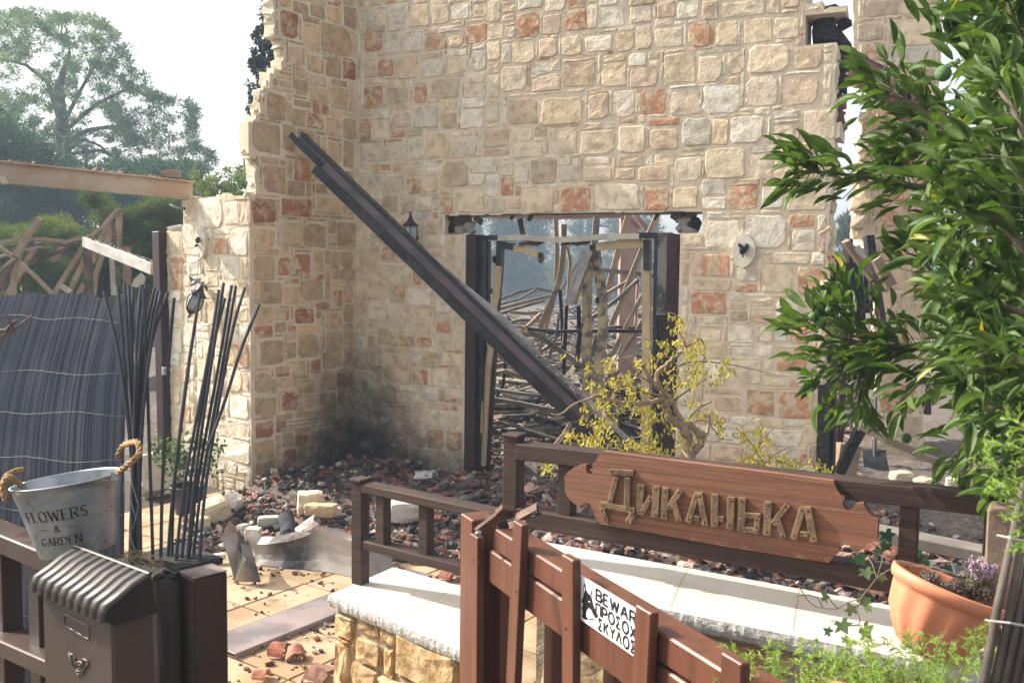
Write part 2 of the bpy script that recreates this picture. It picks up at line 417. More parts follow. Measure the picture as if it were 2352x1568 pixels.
# ---- main facade
u_door0, u_door1 = MW.uv(1067, 850)[0], MW.uv(1556, 800)[0]
v_lint1, v_lint0 = MW.uv(1317, 491)[1], MW.uv(1317, 537)[1]
u_l0, u_l1 = MW.uv(1022, 515)[0], MW.uv(1613, 510)[0]
n_u0, n_v0, n_v1 = MW.uv(1849, 70)[0], MW.uv(1860, 103)[1], MW.uv(1860, 35)[1]
mwpoly = polyuv(MW, [(819,-120),(1848,-120),(1851,14),(1880,10),(1905,20),(1932,17),(1938,40),(1930,80),(1923,105),(1921,190),(1920,246),(1924,308),(1913,360),(1912,395),(1906,430),(1905,488),(1900,560),(1898,689),(1904,700),(1896,742),(1884,881),(1881,968),(1879,1090),(1876,1180),(812,1180)])
mwpoly[-1] = (mwpoly[-1][0], -.3); mwpoly[-2] = (mwpoly[-2][0], -.3)
def in_mw(u, v):
    if not inpoly((u, v), mwpoly): return False
    if u_door0 < u < u_door1 and v < v_lint0: return False
    if u_l0 < u < u_l1 and v_lint0 <= v < v_lint1: return False
    if u > n_u0 and n_v0 < v < n_v1: return False
    return True
S_MW = [('E1', [(1140,290,1300,465,'o'),(1310,300,1470,490,'g'),(1490,285,1660,470,'w'),(1690,310,1885,455,'o'),(1895,300,2020,425,'y'),(2035,215,2235,400,'o'),(1340,110,1515,285,'g'),(1530,35,1725,255,'y'),(1740,35,1900,225,'y'),(1910,40,2080,180,'w'),(2115,30,2240,160,'y'),(1110,85,1230,250,'g'),(1240,85,1330,240,'c'),(1250,525,1395,685,'o'),(1420,495,1615,715,'p'),(1625,545,1855,700,'g'),(1875,505,2065,665,'y'),(2090,440,2235,640,'g'),(1125,765,1320,980,'o'),(1330,780,1535,935,'b'),(1580,760,1700,930,'o'),(1750,700,2000,890,'b'),(2020,760,2240,880,'c'),(1590,945,1800,1160,'g'),(1810,1005,1970,1160,'b'),(1990,975,2210,1165,'w'),(1385,1005,1560,1150,'p'),(1100,1050,1195,1270,'o'),(1225,1060,1355,1250,'c'),(1700,1170,1895,1425,'y'),(1905,1255,2145,1400,'g'),(1910,1180,2125,1225,'w'),(1515,1245,1670,1450,'g'),(1330,1290,1495,1440,'g'),(1090,1290,1305,1450,'g'),(1130,0,1300,60,'y'),(1320,0,1440,35,'o')]),
 ('E2', [(1200,130,1380,195,'o'),(1390,145,1475,200,'r'),(1510,140,1640,235,'p'),(1655,145,1795,210,'w'),(1830,90,2065,345,'b'),(1510,245,1645,400,'o'),(1655,245,1800,385,'y'),(1360,240,1500,385,'g'),(1220,220,1345,365,'g'),(1945,345,2225,575,'y'),(1300,400,1440,560,'b'),(1590,420,1745,550,'c'),(1460,460,1580,570,'b'),(1690,605,1815,750,'p'),(2070,210,2225,320,'w'),(1080,640,1200,840,'c'),(1080,870,1265,1045,'y'),(1290,870,1420,990,'o'),(1170,1080,1350,1310,'y'),(1370,1050,1560,1190,'c'),(1385,1205,1505,1330,'o'),(1510,1235,1745,1400,'w'),(1170,1350,1335,1540,'c'),(1350,1390,1485,1530,'c'),(1525,1420,1705,1505,'y'),(1880,1080,1945,1170,'o')]),
 ('E3', [(1380,85,1570,195,'o'),(1600,100,1740,195,'o'),(1770,90,1920,220,'c'),(1310,260,1540,520,'p'),(1560,390,1710,540,'o'),(1750,390,1905,560,'c'),(1820,250,2020,370,'y'),(1655,235,1815,380,'b'),(1050,200,1250,400,'b'),(1440,610,1650,745,'c'),(1250,520,1430,740,'b'),(1210,705,1370,820,'b'),(1470,780,1640,880,'c'),(1430,890,1560,950,'p'),(1700,930,1850,1110,'o'),(1870,940,2015,1130,'o'),(1450,1000,1670,1090,'p'),(1250,850,1420,1050,'b'),(1800,770,1980,920,'c'),(1850,645,1980,700,'o'),(1660,620,1810,685,'c'),(1700,710,1820,750,'p'),(1640,1120,1900,1230,'y'),(1200,1100,1400,1230,'b'),(1760,1265,1970,1400,'y'),(1400,1120,1640,1200,'b')]),
 ('B', [(75,65,210,205,'o'),(225,75,320,185,'p'),(335,50,460,160,'o'),(505,35,655,145,'w'),(675,25,800,125,'c'),(820,5,920,100,'p'),(925,0,1045,100,'w'),(1055,0,1145,110,'p'),(1155,0,1400,90,'c'),(60,215,190,335,'y'),(200,195,305,305,'p'),(315,180,435,295,'y'),(440,185,590,275,'w'),(595,170,705,270,'y'),(800,140,965,250,'c'),(980,110,1105,250,'o'),(1125,110,1250,245,'y'),(1270,90,1425,230,'y'),(1430,80,1568,210,'c'),(330,320,505,460,'b'),(525,325,665,460,'y'),(680,355,830,460,'p'),(850,275,1030,440,'y'),(1030,290,1165,435,'c'),(1180,270,1270,390,'c'),(1290,225,1525,385,'c'),(670,275,770,350,'w'),(0,340,150,485,'c'),(165,400,325,480,'p'),(155,330,270,395,'g'),(35,510,200,655,'b'),(205,500,440,655,'y'),(455,490,575,625,'p'),(585,470,710,615,'w'),(735,460,875,605,'o'),(885,475,1050,605,'c'),(1055,440,1260,600,'w'),(1275,390,1460,560,'c'),(255,660,410,810,'c'),(415,680,605,810,'y'),(610,650,765,805,'c'),(780,670,935,790,'p'),(945,610,1110,770,'g'),(1195,600,1385,750,'w'),(65,665,175,745,'c'),(60,750,230,825,'c'),(1065,765,1285,940,'y'),(1300,805,1430,935,'c'),(905,820,1060,950,'c'),(715,865,890,950,'p'),(160,830,300,970,'b'),(310,860,420,955,'g'),(430,870,590,950,'c'),(600,875,710,940,'p'),(0,920,75,1025,'o'),(110,980,280,1115,'y'),(310,975,475,1115,'o'),(490,960,735,1100,'c'),(750,975,890,1105,'o'),(900,970,1040,1095,'y'),(1185,965,1350,1105,'o'),(1365,960,1485,1095,'w'),(1270,1120,1505,1305,'w'),(1070,1150,1260,1300,'w'),(1050,1325,1205,1450,'o'),(1370,1375,1535,1535,'y'),(1235,1395,1350,1475,'w')]),
 ('Ff', [(175,400,365,560,'p'),(390,375,450,570,'c'),(270,570,455,740,'c'),(120,650,235,745,'c'),(160,755,225,800,'o'),(265,760,345,815,'o'),(125,810,260,945,'c'),(185,965,430,1110,'c'),(215,1195,345,1315,'g'),(345,1150,415,1345,'w'),(240,1390,400,1545,'o')]),
 ('Cc', [(1330,0,1510,120,'o'),(1540,135,1700,200,'o'),(1250,185,1510,345,'o'),(1610,235,1815,275,'p'),(1820,235,1981,395,'w'),(1520,310,1640,390,'b'),(1650,315,1810,400,'p'),(1320,440,1465,525,'c'),(1500,415,1680,535,'w'),(1710,425,1805,525,'c'),(1810,420,1895,525,'w'),(1820,560,2030,725,'o'),(1510,640,1730,815,'c'),(1540,545,1680,615,'w'),(1620,835,1815,1010,'o'),(1835,850,2110,1040,'o'),(1420,880,1600,985,'b'),(1370,830,1610,870,'p'),(1450,1015,1500,1060,'o'),(1520,1010,1670,1070,'w'),(1400,1200,1610,1310,'p'),(1750,760,1900,820,'c'),(1680,1030,1880,1090,'c'),(1310,350,1460,410,'c')]),
 ('H', [(110,1100,350,1220,'w'),(350,1060,455,1200,'y'),(250,760,385,830,'p')])]
root = thing('house_facade', MW.pt((u_door0+u_door1)/2, 0), 'tall pale limestone house wall with the burnt doorway, left of the orange tree', 'house wall')
FAC = root
u_r = max(p[0] for p in mwpoly)
n1 = stone_wall(root, MW, (MW.uv(815,900)[0]-.001, u_r), (-.3, MW.uv(1300,-110)[1]), in_mw, ([u_door0,u_door1,u_l0,u_l1,n_u0,MW.uv(815,900)[0]-.001], [v_lint0,v_lint1,n_v0,n_v1]), seedlist(MW, S_MW), .32)
# ---- side wall
wwpoly = polyuv(WW, [(632,-120),(630,0),(628,60),(630,80),(646,92),(654,140),(642,150),(640,165),(622,170),(625,200),(603,215),(598,240),(588,270),(572,285),(570,340),(584,368),(590,400),(588,440),(576,452),(577,700),(580,1130),(580,1250),(812,1180),(817,-120)])
wwpoly[-3] = (wwpoly[-3][0], -.3); wwpoly[-2] = (0, -.3); wwpoly[-1] = (0, wwpoly[-1][1]); 
S_WW = [('E1', [(380,100,550,350,'r'),(585,210,720,410,'y'),(745,215,1020,500,'b'),(800,55,930,205,'y'),(645,40,790,190,'b'),(495,20,640,130,'b'),(860,0,930,45,'r'),(945,60,1090,260,'b'),(455,420,590,600,'p'),(615,495,755,650,'y'),(780,540,930,700,'b'),(940,550,1060,720,'r'),(810,480,935,535,'p'),(640,775,810,930,'y'),(845,775,990,980,'y'),(260,830,445,1090,'b'),(375,725,480,790,'p'),(515,710,620,860,'b'),(480,970,610,1130,'b'),(615,1020,775,1160,'o'),(785,1050,930,1210,'y'),(940,1060,1080,1260,'b'),(130,1100,390,1380,'b'),(400,1110,520,1380,'b')]),
 ('E2', [(215,130,435,400,'b'),(500,90,720,290,'o'),(110,425,350,660,'r'),(380,430,670,610,'r'),(710,420,940,550,'y'),(130,700,340,880,'y'),(380,640,590,860,'y'),(600,660,805,885,'b'),(880,640,1060,880,'b'),(115,940,340,1170,'b'),(360,950,470,1130,'o'),(495,930,660,1110,'o'),(190,1170,400,1380,'b'),(410,1215,570,1385,'y'),(580,1165,770,1360,'b'),(700,1370,830,1430,'r'),(345,1420,465,1530,'o'),(910,1060,1060,1180,'b'),(510,1410,690,1560,'r')]),
 ('E3', [(120,0,320,90,'o'),(190,130,420,360,'b'),(440,140,530,300,'b'),(540,80,730,300,'b'),(650,300,750,440,'o'),(480,330,620,470,'y'),(335,425,470,465,'r'),(120,420,310,620,'b'),(770,240,940,390,'p'),(390,590,545,770,'r'),(195,640,360,820,'b'),(530,480,690,600,'y'),(350,500,520,560,'p'),(740,415,890,590,'b'),(890,410,1030,560,'r'),(130,860,330,1020,'r'),(340,850,440,960,'r'),(510,970,640,1080,'r'),(640,930,780,1060,'b'),(735,620,805,710,'r'),(595,650,700,740,'p'),(690,720,820,810,'y'),(780,900,980,1040,'b'),(390,1260,530,1400,'b'),(540,1210,690,1370,'b'),(700,1110,850,1320,'b')])]
root = thing('side_wall', WW.pt(-.6, 0), 'tan stone side wall in shade with a ragged broken upper edge, left of the doorway wall', 'house wall')
SIDE = root
u0w = min(p[0] for p in wwpoly)
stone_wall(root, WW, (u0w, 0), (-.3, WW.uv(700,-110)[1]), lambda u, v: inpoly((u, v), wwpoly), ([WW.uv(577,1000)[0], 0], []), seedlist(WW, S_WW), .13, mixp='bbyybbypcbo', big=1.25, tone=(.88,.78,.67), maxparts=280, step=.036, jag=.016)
edge_stones(SIDE, WW, [(630,-60),(630,60),(645,92),(652,142),(624,172),(603,215),(590,265),(572,288),(570,345),(586,370),(588,440)], .13, 46, .022, .05, 'ywwcb', inn=.03)
# ---- sunlit left end wall
ewpoly = polyuv(EW, [(420,462),(440,454),(500,452),(576,450)])+[(0, -.3), (EW.uv(384,1000)[0], -.3)]+polyuv(EW, [(384,900),(376,540),(398,526),(419,524)])
ewpoly[3] = (-.008, ewpoly[3][1]); ewpoly[4] = (-.008, -.3)
S_EW = [('L1', [(1030,1035,1165,1195,'w'),(960,1040,1030,1165,'y'),(1170,1050,1250,1180,'w'),(955,1170,1020,1305,'w'),(875,1210,945,1335,'y'),(890,1340,960,1525,'o'),(1100,1240,1195,1330,'o'),(1200,1190,1300,1340,'w'),(1150,1340,1255,1465,'w'),(1070,1345,1150,1405,'c'),(975,1340,1055,1440,'w'),(1255,1045,1310,1180,'p')]),
 ('M1', [(1455,0,1590,115,'w'),(1120,0,1205,190,'o'),(1490,530,1650,690,'o'),(1120,430,1210,600,'w'),(1215,400,1300,560,'w'),(1370,240,1560,420,'c'),(1515,880,1650,1035,'w'),(1140,700,1200,805,'p'),(1450,1160,1660,1310,'w'),(1500,1310,1570,1400,'w'),(1440,1310,1490,1380,'w'),(1500,700,1600,860,'c'),(1390,1040,1630,1140,'c'),(1575,1320,1655,1400,'w'),(1300,930,1420,1020,'p'),(1210,940,1260,1060,'o')])]
root = thing('end_wall', EW.pt(-.4, 0), 'low stepped sunlit whitish stone wall end behind the loose grey sticks', 'house wall')
ENDW = root
stone_wall(root, EW, (min(p[0] for p in ewpoly), -.008), (-.3, EW.uv(500,440)[1]), lambda u, v: inpoly((u, v), ewpoly), ([-.008], []), seedlist(EW, S_EW), .35, mixp='wwwccyp', maxparts=200, rough=1.4)
edge_stones(ENDW, EW, [(570,452),(500,454),(425,460)], .33, 9, .03, .06, 'wwyc')
edge_stones(ENDW, EW, [(410,527),(380,538)], .33, 3, .03, .05, 'wwyc')
# ---- far stone pillar on the right
g1 = G(2040, 1066); PW = Plane((g1.x, g1.y), -20)
pwpoly = polyuv(PW, [(1967,-120),(1962,100),(1990,190),(1998,270),(1985,420),(1976,490),(1978,560),(2006,600),(2010,1150),(2114,1150),(2125,900),(2150,300),(2170,-120)])
pwpoly[8] = (pwpoly[8][0], -.3); pwpoly[9] = (pwpoly[9][0], -.3)
S_PW = [('Ff', [(555,120,700,215,'b'),(780,100,985,240,'y'),(735,240,970,355,'g'),(590,210,715,320,'o'),(600,0,785,90,'b'),(790,0,920,100,'y')]), ('H', [(850,800,1110,1000,'o'),(880,1010,1000,1150,'b')])]
root = thing('chimney_wall', PW.pt(0, 0), 'tall stone chimney wall standing behind the orange tree at the right', 'chimney')
stone_wall(root, PW, (min(p[0] for p in pwpoly), max(p[0] for p in pwpoly)), (-.3, PW.uv(2060,-110)[1]), lambda u, v: inpoly((u, v), pwpoly), ([], []), seedlist(PW, S_PW), .6, mixp='bbyycbpo', big=1.35, maxparts=200)

edge_stones(root, PW, [(1994,262),(1985,350),(1984,420),(1976,470),(1978,560),(2004,600)], .5, 16, .05, .11, 'wyycb')
edge_stones(FAC, MW, [(1921,330),(1912,400),(1906,470),(1901,560),(1897,690),(1896,800)], .30, 18, .04, .08, 'ybbo', inn=-.03)
# ------------------------------------------------------------------ ground, paving, terrain
M_soil = mat('scorched_soil', (.11,.095,.078), (.06,.053,.046), scale=2.5, rough=.95, bump=.6, bscale=18, c3=(.22,.20,.17))
def gh(x, y): return (noise.noise(Vector((x*.12, y*.12, 5)))*.5)*min(1, max(0, (y-14)/15))
NX, NY = 70, 70
V = []; xs = [math.copysign(abs(i/35)**2.2*700, i) for i in range(-35, 36)]; ys = [-8+(j/70)**2.6*900 for j in range(71)]
for y in ys:
    for x in xs: V.append((x, y, -.03+gh(x, y)))
Fq = [(j*71+i, j*71+i+1, (j+1)*71+i+1, (j+1)*71+i) for j in range(70) for i in range(70)]
tag(npmesh('ground', np.array(V), np.array(Fq), M_soil), kind='structure')
# patio: big stone-look tiles laid on the diagonal
M_tile = mat('paving_tile', (.80,.72,.62), scale=3.2, rough=.8, bump=.3, bscale=30, attr=True, grime=((.20,.14,.09), 5, .54), spec=.3)
M_joint = mat('paving_joint', (.07,.052,.038), rough=.95)
pt0 = Vector((-.2, 3.2, 0)); A1 = Vector((math.cos(math.radians(54.5)), math.sin(math.radians(54.5)), 0)); A2 = Vector((A1.y, -A1.x, 0))
patio = one('patio', M_joint, None, 'add', [(-3.2,2.2,-.012),(1.2,2.2,-.012),(3.4,5.5,-.012),(1.0,8.0,-.012),(-3.4,8.4,-.012)], [(0,1,2,3,4)]); patio['kind'] = 'structure'; patio['_base'] = (0,0,0)
TS = .46
PT = Plane((0,0), 0)
for i in range(-9, 14):
    for j in range(-9, 9):
        c = pt0+A1*(i*TS)+A2*(j*TS+(TS/2 if False else 0))
        if not inpoly((c.x, c.y), [(-2.9,2.6),(.9,2.6),(2.9,5.3),(1.2,7.3),(-2.9,7.9)]): continue
        k = rnd.uniform(.86, 1.08); z = rnd.uniform(-.0015,.0015)
        mb = MB(); mb.cbox(c+Vector((0,0,-.012+z)), A1*(TS/2-.006), A2*(TS/2-.006), Vector((0,0,.012)), .003, (.40*k,.30*k,.195*k,1))
        mb.build('paving_tile', M_tile, patio)
# ------------------------------------------------------------------ rubble
M_rub = mat('tile_rubble', (.55,.5,.48), scale=20, rough=.9, bump=.4, bscale=70, attr=True, ramp=(.45,.6))
RC = [(.30,.115,.07),(.25,.10,.065),(.34,.15,.10),(.40,.24,.19),(.16,.10,.085),(.06,.058,.062),(.075,.07,.075),(.04,.04,.044),(.20,.15,.14),(.45,.36,.33)]
GC = [(.46,.42,.37),(.50,.45,.38),(.30,.27,.24),(.10,.10,.10),(.05,.05,.052),(.16,.14,.13),(.24,.20,.17)]
def shard(mb, p, s, col, flip=None):
    R = rot3(); L = s*rnd.uniform(.7, 1.6); r = rnd.uniform(.055, .085); a0 = rnd.uniform(.5, 1.4); th = .012; n = 4
    if flip or (flip is None and rnd.random() < .35): R = R @ Matrix.Rotation(math.pi, 3, 'X')
    vs = []
    a1 = min(s/r*.55, 1.4)
    for rr in (r, r-th):
        for e in (0, 1):
            for k in range(n+1):
                t = -a1+2*a1*k/n
                vs.append(Vector(p)+R @ Vector((rr*math.sin(t), (e-.5)*L+rnd.uniform(-.12,.12)*L*(1 if rr == r else 1), rr*math.cos(t)-r*.85)))
    m_ = n+1; fs = []
    for k in range(n):
        fs += [(k, k+1, m_+k+1, m_+k), (2*m_+k, 3*m_+k, 3*m_+k+1, 2*m_+k+1), (k, 2*m_+k, 2*m_+k+1, k+1), (m_+k, m_+k+1, 3*m_+k+1, 3*m_+k)]
    fs += [(0, m_, 3*m_, 2*m_), (n, 2*m_+n, 3*m_+n, m_+n)]
    mb.add(vs, fs, col)
def near(p, q_, r): return math.hypot(p[0]-q_[0], p[1]-q_[1]) < r
front = [G(*p) for p in ((430,1330),(520,1235),(640,1235),(760,1255),(950,1290),(1068,1300),(1200,1280),(1400,1330),(1700,1420),(2000,1500),(2300,1560))]
def frontd(px): # front limit of the rubble along a column of ground
    return None
fpoly = [(p.x, p.y) for p in front]
RP = [(-2.35,7.5)]+[(p.x, p.y) for p in [G(440,1180), G(400,1290), G(470,1272), G(560,1258), G(640,1262), G(800,1275), G(950,1295), G(1068,1310)]]+[(.55,4.4),(1.6,4.0),(3.0,3.8),(4.4,4.6),(4.6,8.6),(2.4,8.0),(MW.pt(1.9,0).x, MW.pt(1.9,0).y),(MW.pt(-.6,0).x+.0, MW.pt(-.6,0).y),(CORN.x,CORN.y),(e0.x,e0.y)]
def wallside(x, y):   # distance in front of the facade / side wall planes
    p = Vector((x, y, 0)); return min((p-MW.o).dot(MW.n) if x > CORN.x-.1 else 9, (p-WW.o).dot(WW.n) if (p-WW.o).dot(WW.u) > -1.13 else 9)
def rh(x, y):
    d = max(0, wallside(x, y)); h = .05+.20*max(0, 1-d/1.3)*(1 if x < 1.2 else .5)
    if x > 2.2 and y > 6: h += .12
    return h*(.75+.5*noise.noise(Vector((x*2.1, y*2.1, 1))))
mb = MB(); mbl = MB(); cnt = 0
xs_, ys_ = [p[0] for p in RP], [p[1] for p in RP]
while cnt < 11500:
    x, y = rnd.uniform(min(xs_), max(xs_)), rnd.uniform(min(ys_), max(ys_))
    if not inpoly((x, y), RP) or wallside(x, y) < .03: continue
    if rnd.random() > 1.15*min(1, 5.6/y)+.2: continue
    cnt += 1; z = rnd.random()*rh(x, y)
    dark = noise.noise(Vector((x*1.1+3, y*1.1, 2))) > .05+.3*(x > .5) or near((x,y), (CORN.x,CORN.y), .9)
    if rnd.random() < .52:
        c = rnd.choice(RC[4:8]+RC[:2] if dark else RC); shard(mb, (x, y, z+.01), rnd.uniform(.025,.085), shade(c+(1,), .25))
    else:
        c = rnd.choice(GC[3:] if dark and rnd.random() < .5 else GC); s = rnd.uniform(.006,.03); chunk(mb, (x, y, z+s*.5), s, shade(c+(1,), .15))
tag(mb.build('roof_tile_rubble', M_rub), kind='stuff', label='broken red and soot blackened roof tile rubble heaped against the house walls')
# finer grit carpet under the shards
M_grit = mat('burnt_grit', (.085,.07,.06), (.17,.13,.105), scale=26, rough=.95, bump=.9, bscale=60, c3=(.30,.26,.22), ramp=(.45,.6))
V = []; Fq = []; n = 90; x0, x1, y0, y1 = -2.6, 5.0, 3.8, 9.2
for j in range(n+1):
    for i in range(n+1):
        x, y = x0+(x1-x0)*i/n, y0+(y1-y0)*j/n
        ins = inpoly((x, y), RP); z = (rh(x, y)*.75+rnd.uniform(-.012,.012)) if ins else -.05
        V.append((x, y, z))
for j in range(n):
    for i in range(n): Fq.append((j*(n+1)+i, j*(n+1)+i+1, (j+1)*(n+1)+i+1, (j+1)*(n+1)+i))
tag(npmesh('rubble_bed', np.array(V), np.array(Fq), M_grit), kind='stuff', label='dark burnt grit and ash lying under the broken tiles')
# stray fragments on the patio, fine
mb = MB()
for _ in range(900):
    px, py = rnd.uniform(525, 1060), rnd.uniform(1230, 1568)
    g = G(px, py)
    if rnd.random() < .35+.65*(py < 1320):
        if rnd.random() < .5: shard(mb, g+Vector((0,0,.006)), rnd.uniform(.008,.028), shade(rnd.choice(RC)+(1,), .15))
        else: chunk(mb, g+Vector((0,0,.003)), rnd.uniform(.003,.012), shade(rnd.choice(GC+RC)+(1,), .15))
tag(mb.build('patio_debris', M_rub), kind='stuff', label='small tile crumbs and cinders scattered over the patio tiles')
# individual fallen blocks and big fragments
M_block = mat('block_stone', (.88,.85,.8), scale=12, rough=.92, bump=.7, bscale=30, attr=True, ramp=(.4,.7))
CRM, WHT, TAN = (.62,.53,.37,1), (.60,.56,.49,1), (.52,.37,.22,1)
def block(px, py, wpx, hpx, dpx, rz, col, name, label, cat, z=0.03, rx=0, ry=0, group=None):
    g = G(px, py, z); s = (g-CAM).length/FPX; R = Matrix.Rotation(math.radians(rz), 3, 'Z') @ Matrix.Rotation(math.radians(rx), 3, 'X') @ Matrix.Rotation(math.radians(ry), 3, 'Y')
    mb = MB(); A = (wpx*s/2, dpx*s/2, hpx*s/2); c = g+Vector((0,0,A[2]*.9))
    nn = 4; vs = []; ix = {}
    for i in range(nn+1):
        for j in range(nn+1):
            for k in range(nn+1):
                if i in (0,nn) or j in (0,nn) or k in (0,nn):
                    x, y, zz = 2*i/nn-1, 2*j/nn-1, 2*k/nn-1
                    l = (abs(x)**7+abs(y)**7+abs(zz)**7)**(1/7)/max(abs(x),abs(y),abs(zz),1e-6)
                    v = Vector((x/l*A[0], y/l*A[1], zz/l*A[2])); no = noise.noise(v*14+Vector((px, py, 0)))*.22+noise.noise(v*40+Vector((px,py,0)))*.06
                    ix[i,j,k] = len(vs); vs.append(c+R @ (v*(1+no)))
    fs = []
    for a in range(nn):
        for b in range(nn):
            for (s0, o0) in ((0,0),(nn,1)):
                qd = [ix[s0,a,b], ix[s0,a,b+1], ix[s0,a+1,b+1], ix[s0,a+1,b]]; fs.append(qd if not o0 else qd[::-1])
                qd = [ix[a,s0,b], ix[a+1,s0,b], ix[a+1,s0,b+1], ix[a,s0,b+1]]; fs.append(qd if not o0 else qd[::-1])
                qd = [ix[a,b,s0], ix[a,b+1,s0], ix[a+1,b+1,s0], ix[a+1,b,s0]]; fs.append(qd if not o0 else qd[::-1])
    mb.add(vs, fs, col); return solo(mb, name, M_block, label, cat, group=group)
block(490,1200,62,56,44,38,CRM,'fallen_stone_block','largest cream stone block lying tilted right of the loose grey sticks','stone block', rx=10, ry=-14)
block(535,1168,40,34,30,-20,WHT,'fallen_stone_block','small pale angular stone right behind the largest cream block','stone block', ry=22, z=.05)
block(714,1174,58,48,44,10,CRM,'fallen_stone_block','cream stone block with a rounded top sitting in the tile rubble','stone block', z=.08)
block(735,1182,72,26,30,-8,TAN,'fallen_stone_block','tan brick shaped stone leaning in front of the rounded cream block','stone block', z=.10)
block(466,1212,30,26,24,30,CRM,'broken_stone','stubby cream stone lump in front of the largest cream block','stone')
block(927,1192,68,44,48,12,WHT,'rough_stone','rough white stone seen through the low railing','stone', z=.08)
block(350,1128,74,84,50,60,(.50,.44,.37,1),'leaning_slab','broken beige slab leaning behind the left group of grey sticks','stone slab', rx=-25)
block(583,1243,34,34,24,0,WHT,'broken_stone','pale upright stone behind the bent metal flashing','stone', z=.03)
block(504,1284,28,14,18,20,WHT,'broken_stone','small pale stone chip on the patio left of the bent flashing','stone')
block(768,1182,32,18,22,40,WHT,'broken_stone','white broken stone at the right end of the tan brick shaped stone','stone', z=.08)
block(560,1225,26,22,18,70,(.40,.37,.33,1),'broken_stone','grey stone between the largest block and the bent flashing','stone', z=.05)
block(622,1200,60,16,26,15,(.42,.40,.36,1),'broken_slab','flat grey slab lying in the tile rubble above the bent flashing','stone slab', z=.09)
for (a, b, c, d, t) in ((900,930,170,110,'largest grey white stone behind the rail end of the board sign'),(1110,960,190,70,'long cream stone behind the upper sign rail'),(1390,985,150,100,'wedge shaped pale stone behind the upper rail under the orange tree'),(1600,1040,150,60,'flat pale stone near the right end of the sign rail'),(740,870,70,40,'small white stone at the foot of the black shovel')):
    x, y = q('Ri', a, b+d*.4); block(x, y, c*.256, d*.256, c*.18, rnd.uniform(-40,40), rnd.choice((WHT,CRM)), 'rubble_stone', t, 'stone', z=.12)
for (x, y, w_, t) in ((1345,1370,60,'squared stone in the shade between the sign rails'),(1460,1345,70,'pale cracked stone below the middle of the sign rail')):
    a, b = q('Ri', x, y); block(a, b, w_*.256*1.3, w_*.256*.8, w_*.25, 20, WHT, 'rubble_stone', t, 'stone', z=.1)
def tilefrag(px, py, L, rad, rz, col, label, z=0.02, rx=0, ry=0, name='broken_roof_tile'):
    g = G(px, py, z); R = Matrix.Rotation(math.radians(rz), 3, 'Z') @ Matrix.Rotation(math.radians(rx), 3, 'X') @ Matrix.Rotation(math.radians(ry), 3, 'Y')
    mb = MB(); n = 9; vs = []
    for rr in (rad, rad-.014):
        for e in (0,1):
            for k in range(n+1):
                t = -1.45+2.9*k/n; vs.append(g+R @ Vector((rr*math.sin(t), (e-.5)*L+rnd.uniform(-.1,.1)*L, rr*math.cos(t)+.01)))
    m_ = n+1; fs = []
    for k in range(n): fs += [(k,k+1,m_+k+1,m_+k),(2*m_+k,3*m_+k,3*m_+k+1,2*m_+k+1),(k,2*m_+k,2*m_+k+1,k+1),(m_+k,m_+k+1,3*m_+k+1,3*m_+k)]
    fs += [(0,m_,3*m_,2*m_),(n,2*m_+n,3*m_+n,m_+n)]
    mb.add(vs, fs, col+(1,)); solo(mb, name, M_rub, label, 'roof tile')
tilefrag(660,1210,.20,.055,20,(.05,.055,.065),'charcoal black roof tile lying on the heap behind the bent flashing',.08, rx=25)
tilefrag(905,1085,.17,.075,-30,(.15,.09,.08),'dark red roof tile leaning at the foot of the facade',.2,rx=-50)
tilefrag(978,1100,.16,.06,70,(.36,.37,.37),'pale grey pipe shaped tile by the door wall',.2,rx=-8)
tilefrag(718,1225,.15,.09,100,(.55,.43,.40),'pinkish ridged roof tile standing behind the flashing',.1,rx=-35)
tilefrag(642,1505,.085,.055,75,(.30,.11,.07),'brown curved tile piece on the patio in front of the lying board',.0)
tilefrag(678,1512,.07,.05,20,(.42,.19,.13),'orange broken tile piece right of the brown one on the patio',.0, rx=15)
tilefrag(601,1560,.06,.04,80,(.46,.21,.13),'small orange tile end at the bottom edge of the photo beside the post',.0)
tilefrag(740,1562,.12,.06,60,(.22,.12,.09),'dark tile fragment at the bottom of the stone bench wall',.0)
tilefrag(1035,1330,.10,.06,50,(.26,.10,.07),'red curved tile shard on the patio behind the low railing',.0)
for (x, y, t, c) in ((1440,1270,'pink tile slab in the rubble under the left part of the sign rail',(.42,.25,.21)),(1690,1300,'dusty pink tile chunk beside the fallen glass lantern',(.45,.29,.25)),(2030,1270,'broad curved brown tile behind the ivy',(.30,.14,.10)),(1990,1350,'dark curled tile at the back edge of the white bench top',(.22,.11,.08))):
    tilefrag(x, y, .26, .12, rnd.uniform(-60,60), c, t, .08, rx=rnd.uniform(-20,20))
# ------------------------------------------------------------------ metals, timber finishes
M_black = mat('charred_metal', (.012,.012,.014), (.03,.03,.036), scale=6, rough=.45, bump=.2, bscale=90, rvar=.15, c3=(.06,.058,.06))
M_maroon = mat('maroon_steel', (.036,.014,.016), (.022,.010,.012), scale=7, rough=.4, rvar=.12, bump=.1, bscale=60, grime=((.03,.03,.033), 4, .58))
M_cream = mat('cream_paint_steel', (.50,.40,.245), (.42,.33,.20), scale=5, rough=.5, grime=((.02,.02,.024), 3.2, .60), bump=.15, bscale=70)
M_scorch = mat('scorched_cream', (.40,.32,.19), (.10,.09,.085), scale=11, rough=.6, grime=((.03,.03,.04), 9, .52), bump=.3, bscale=60)
M_galv = mat('pale_sheet_metal', (.45,.44,.43), (.30,.29,.30), scale=7, rough=.42, metal=.5, grime=((.16,.13,.11), 6, .6))
M_char = mat('charcoal', (.012,.012,.012), (.035,.033,.033), scale=25, rough=.75, bump=1.0, bscale=45, c3=(.10,.095,.09))
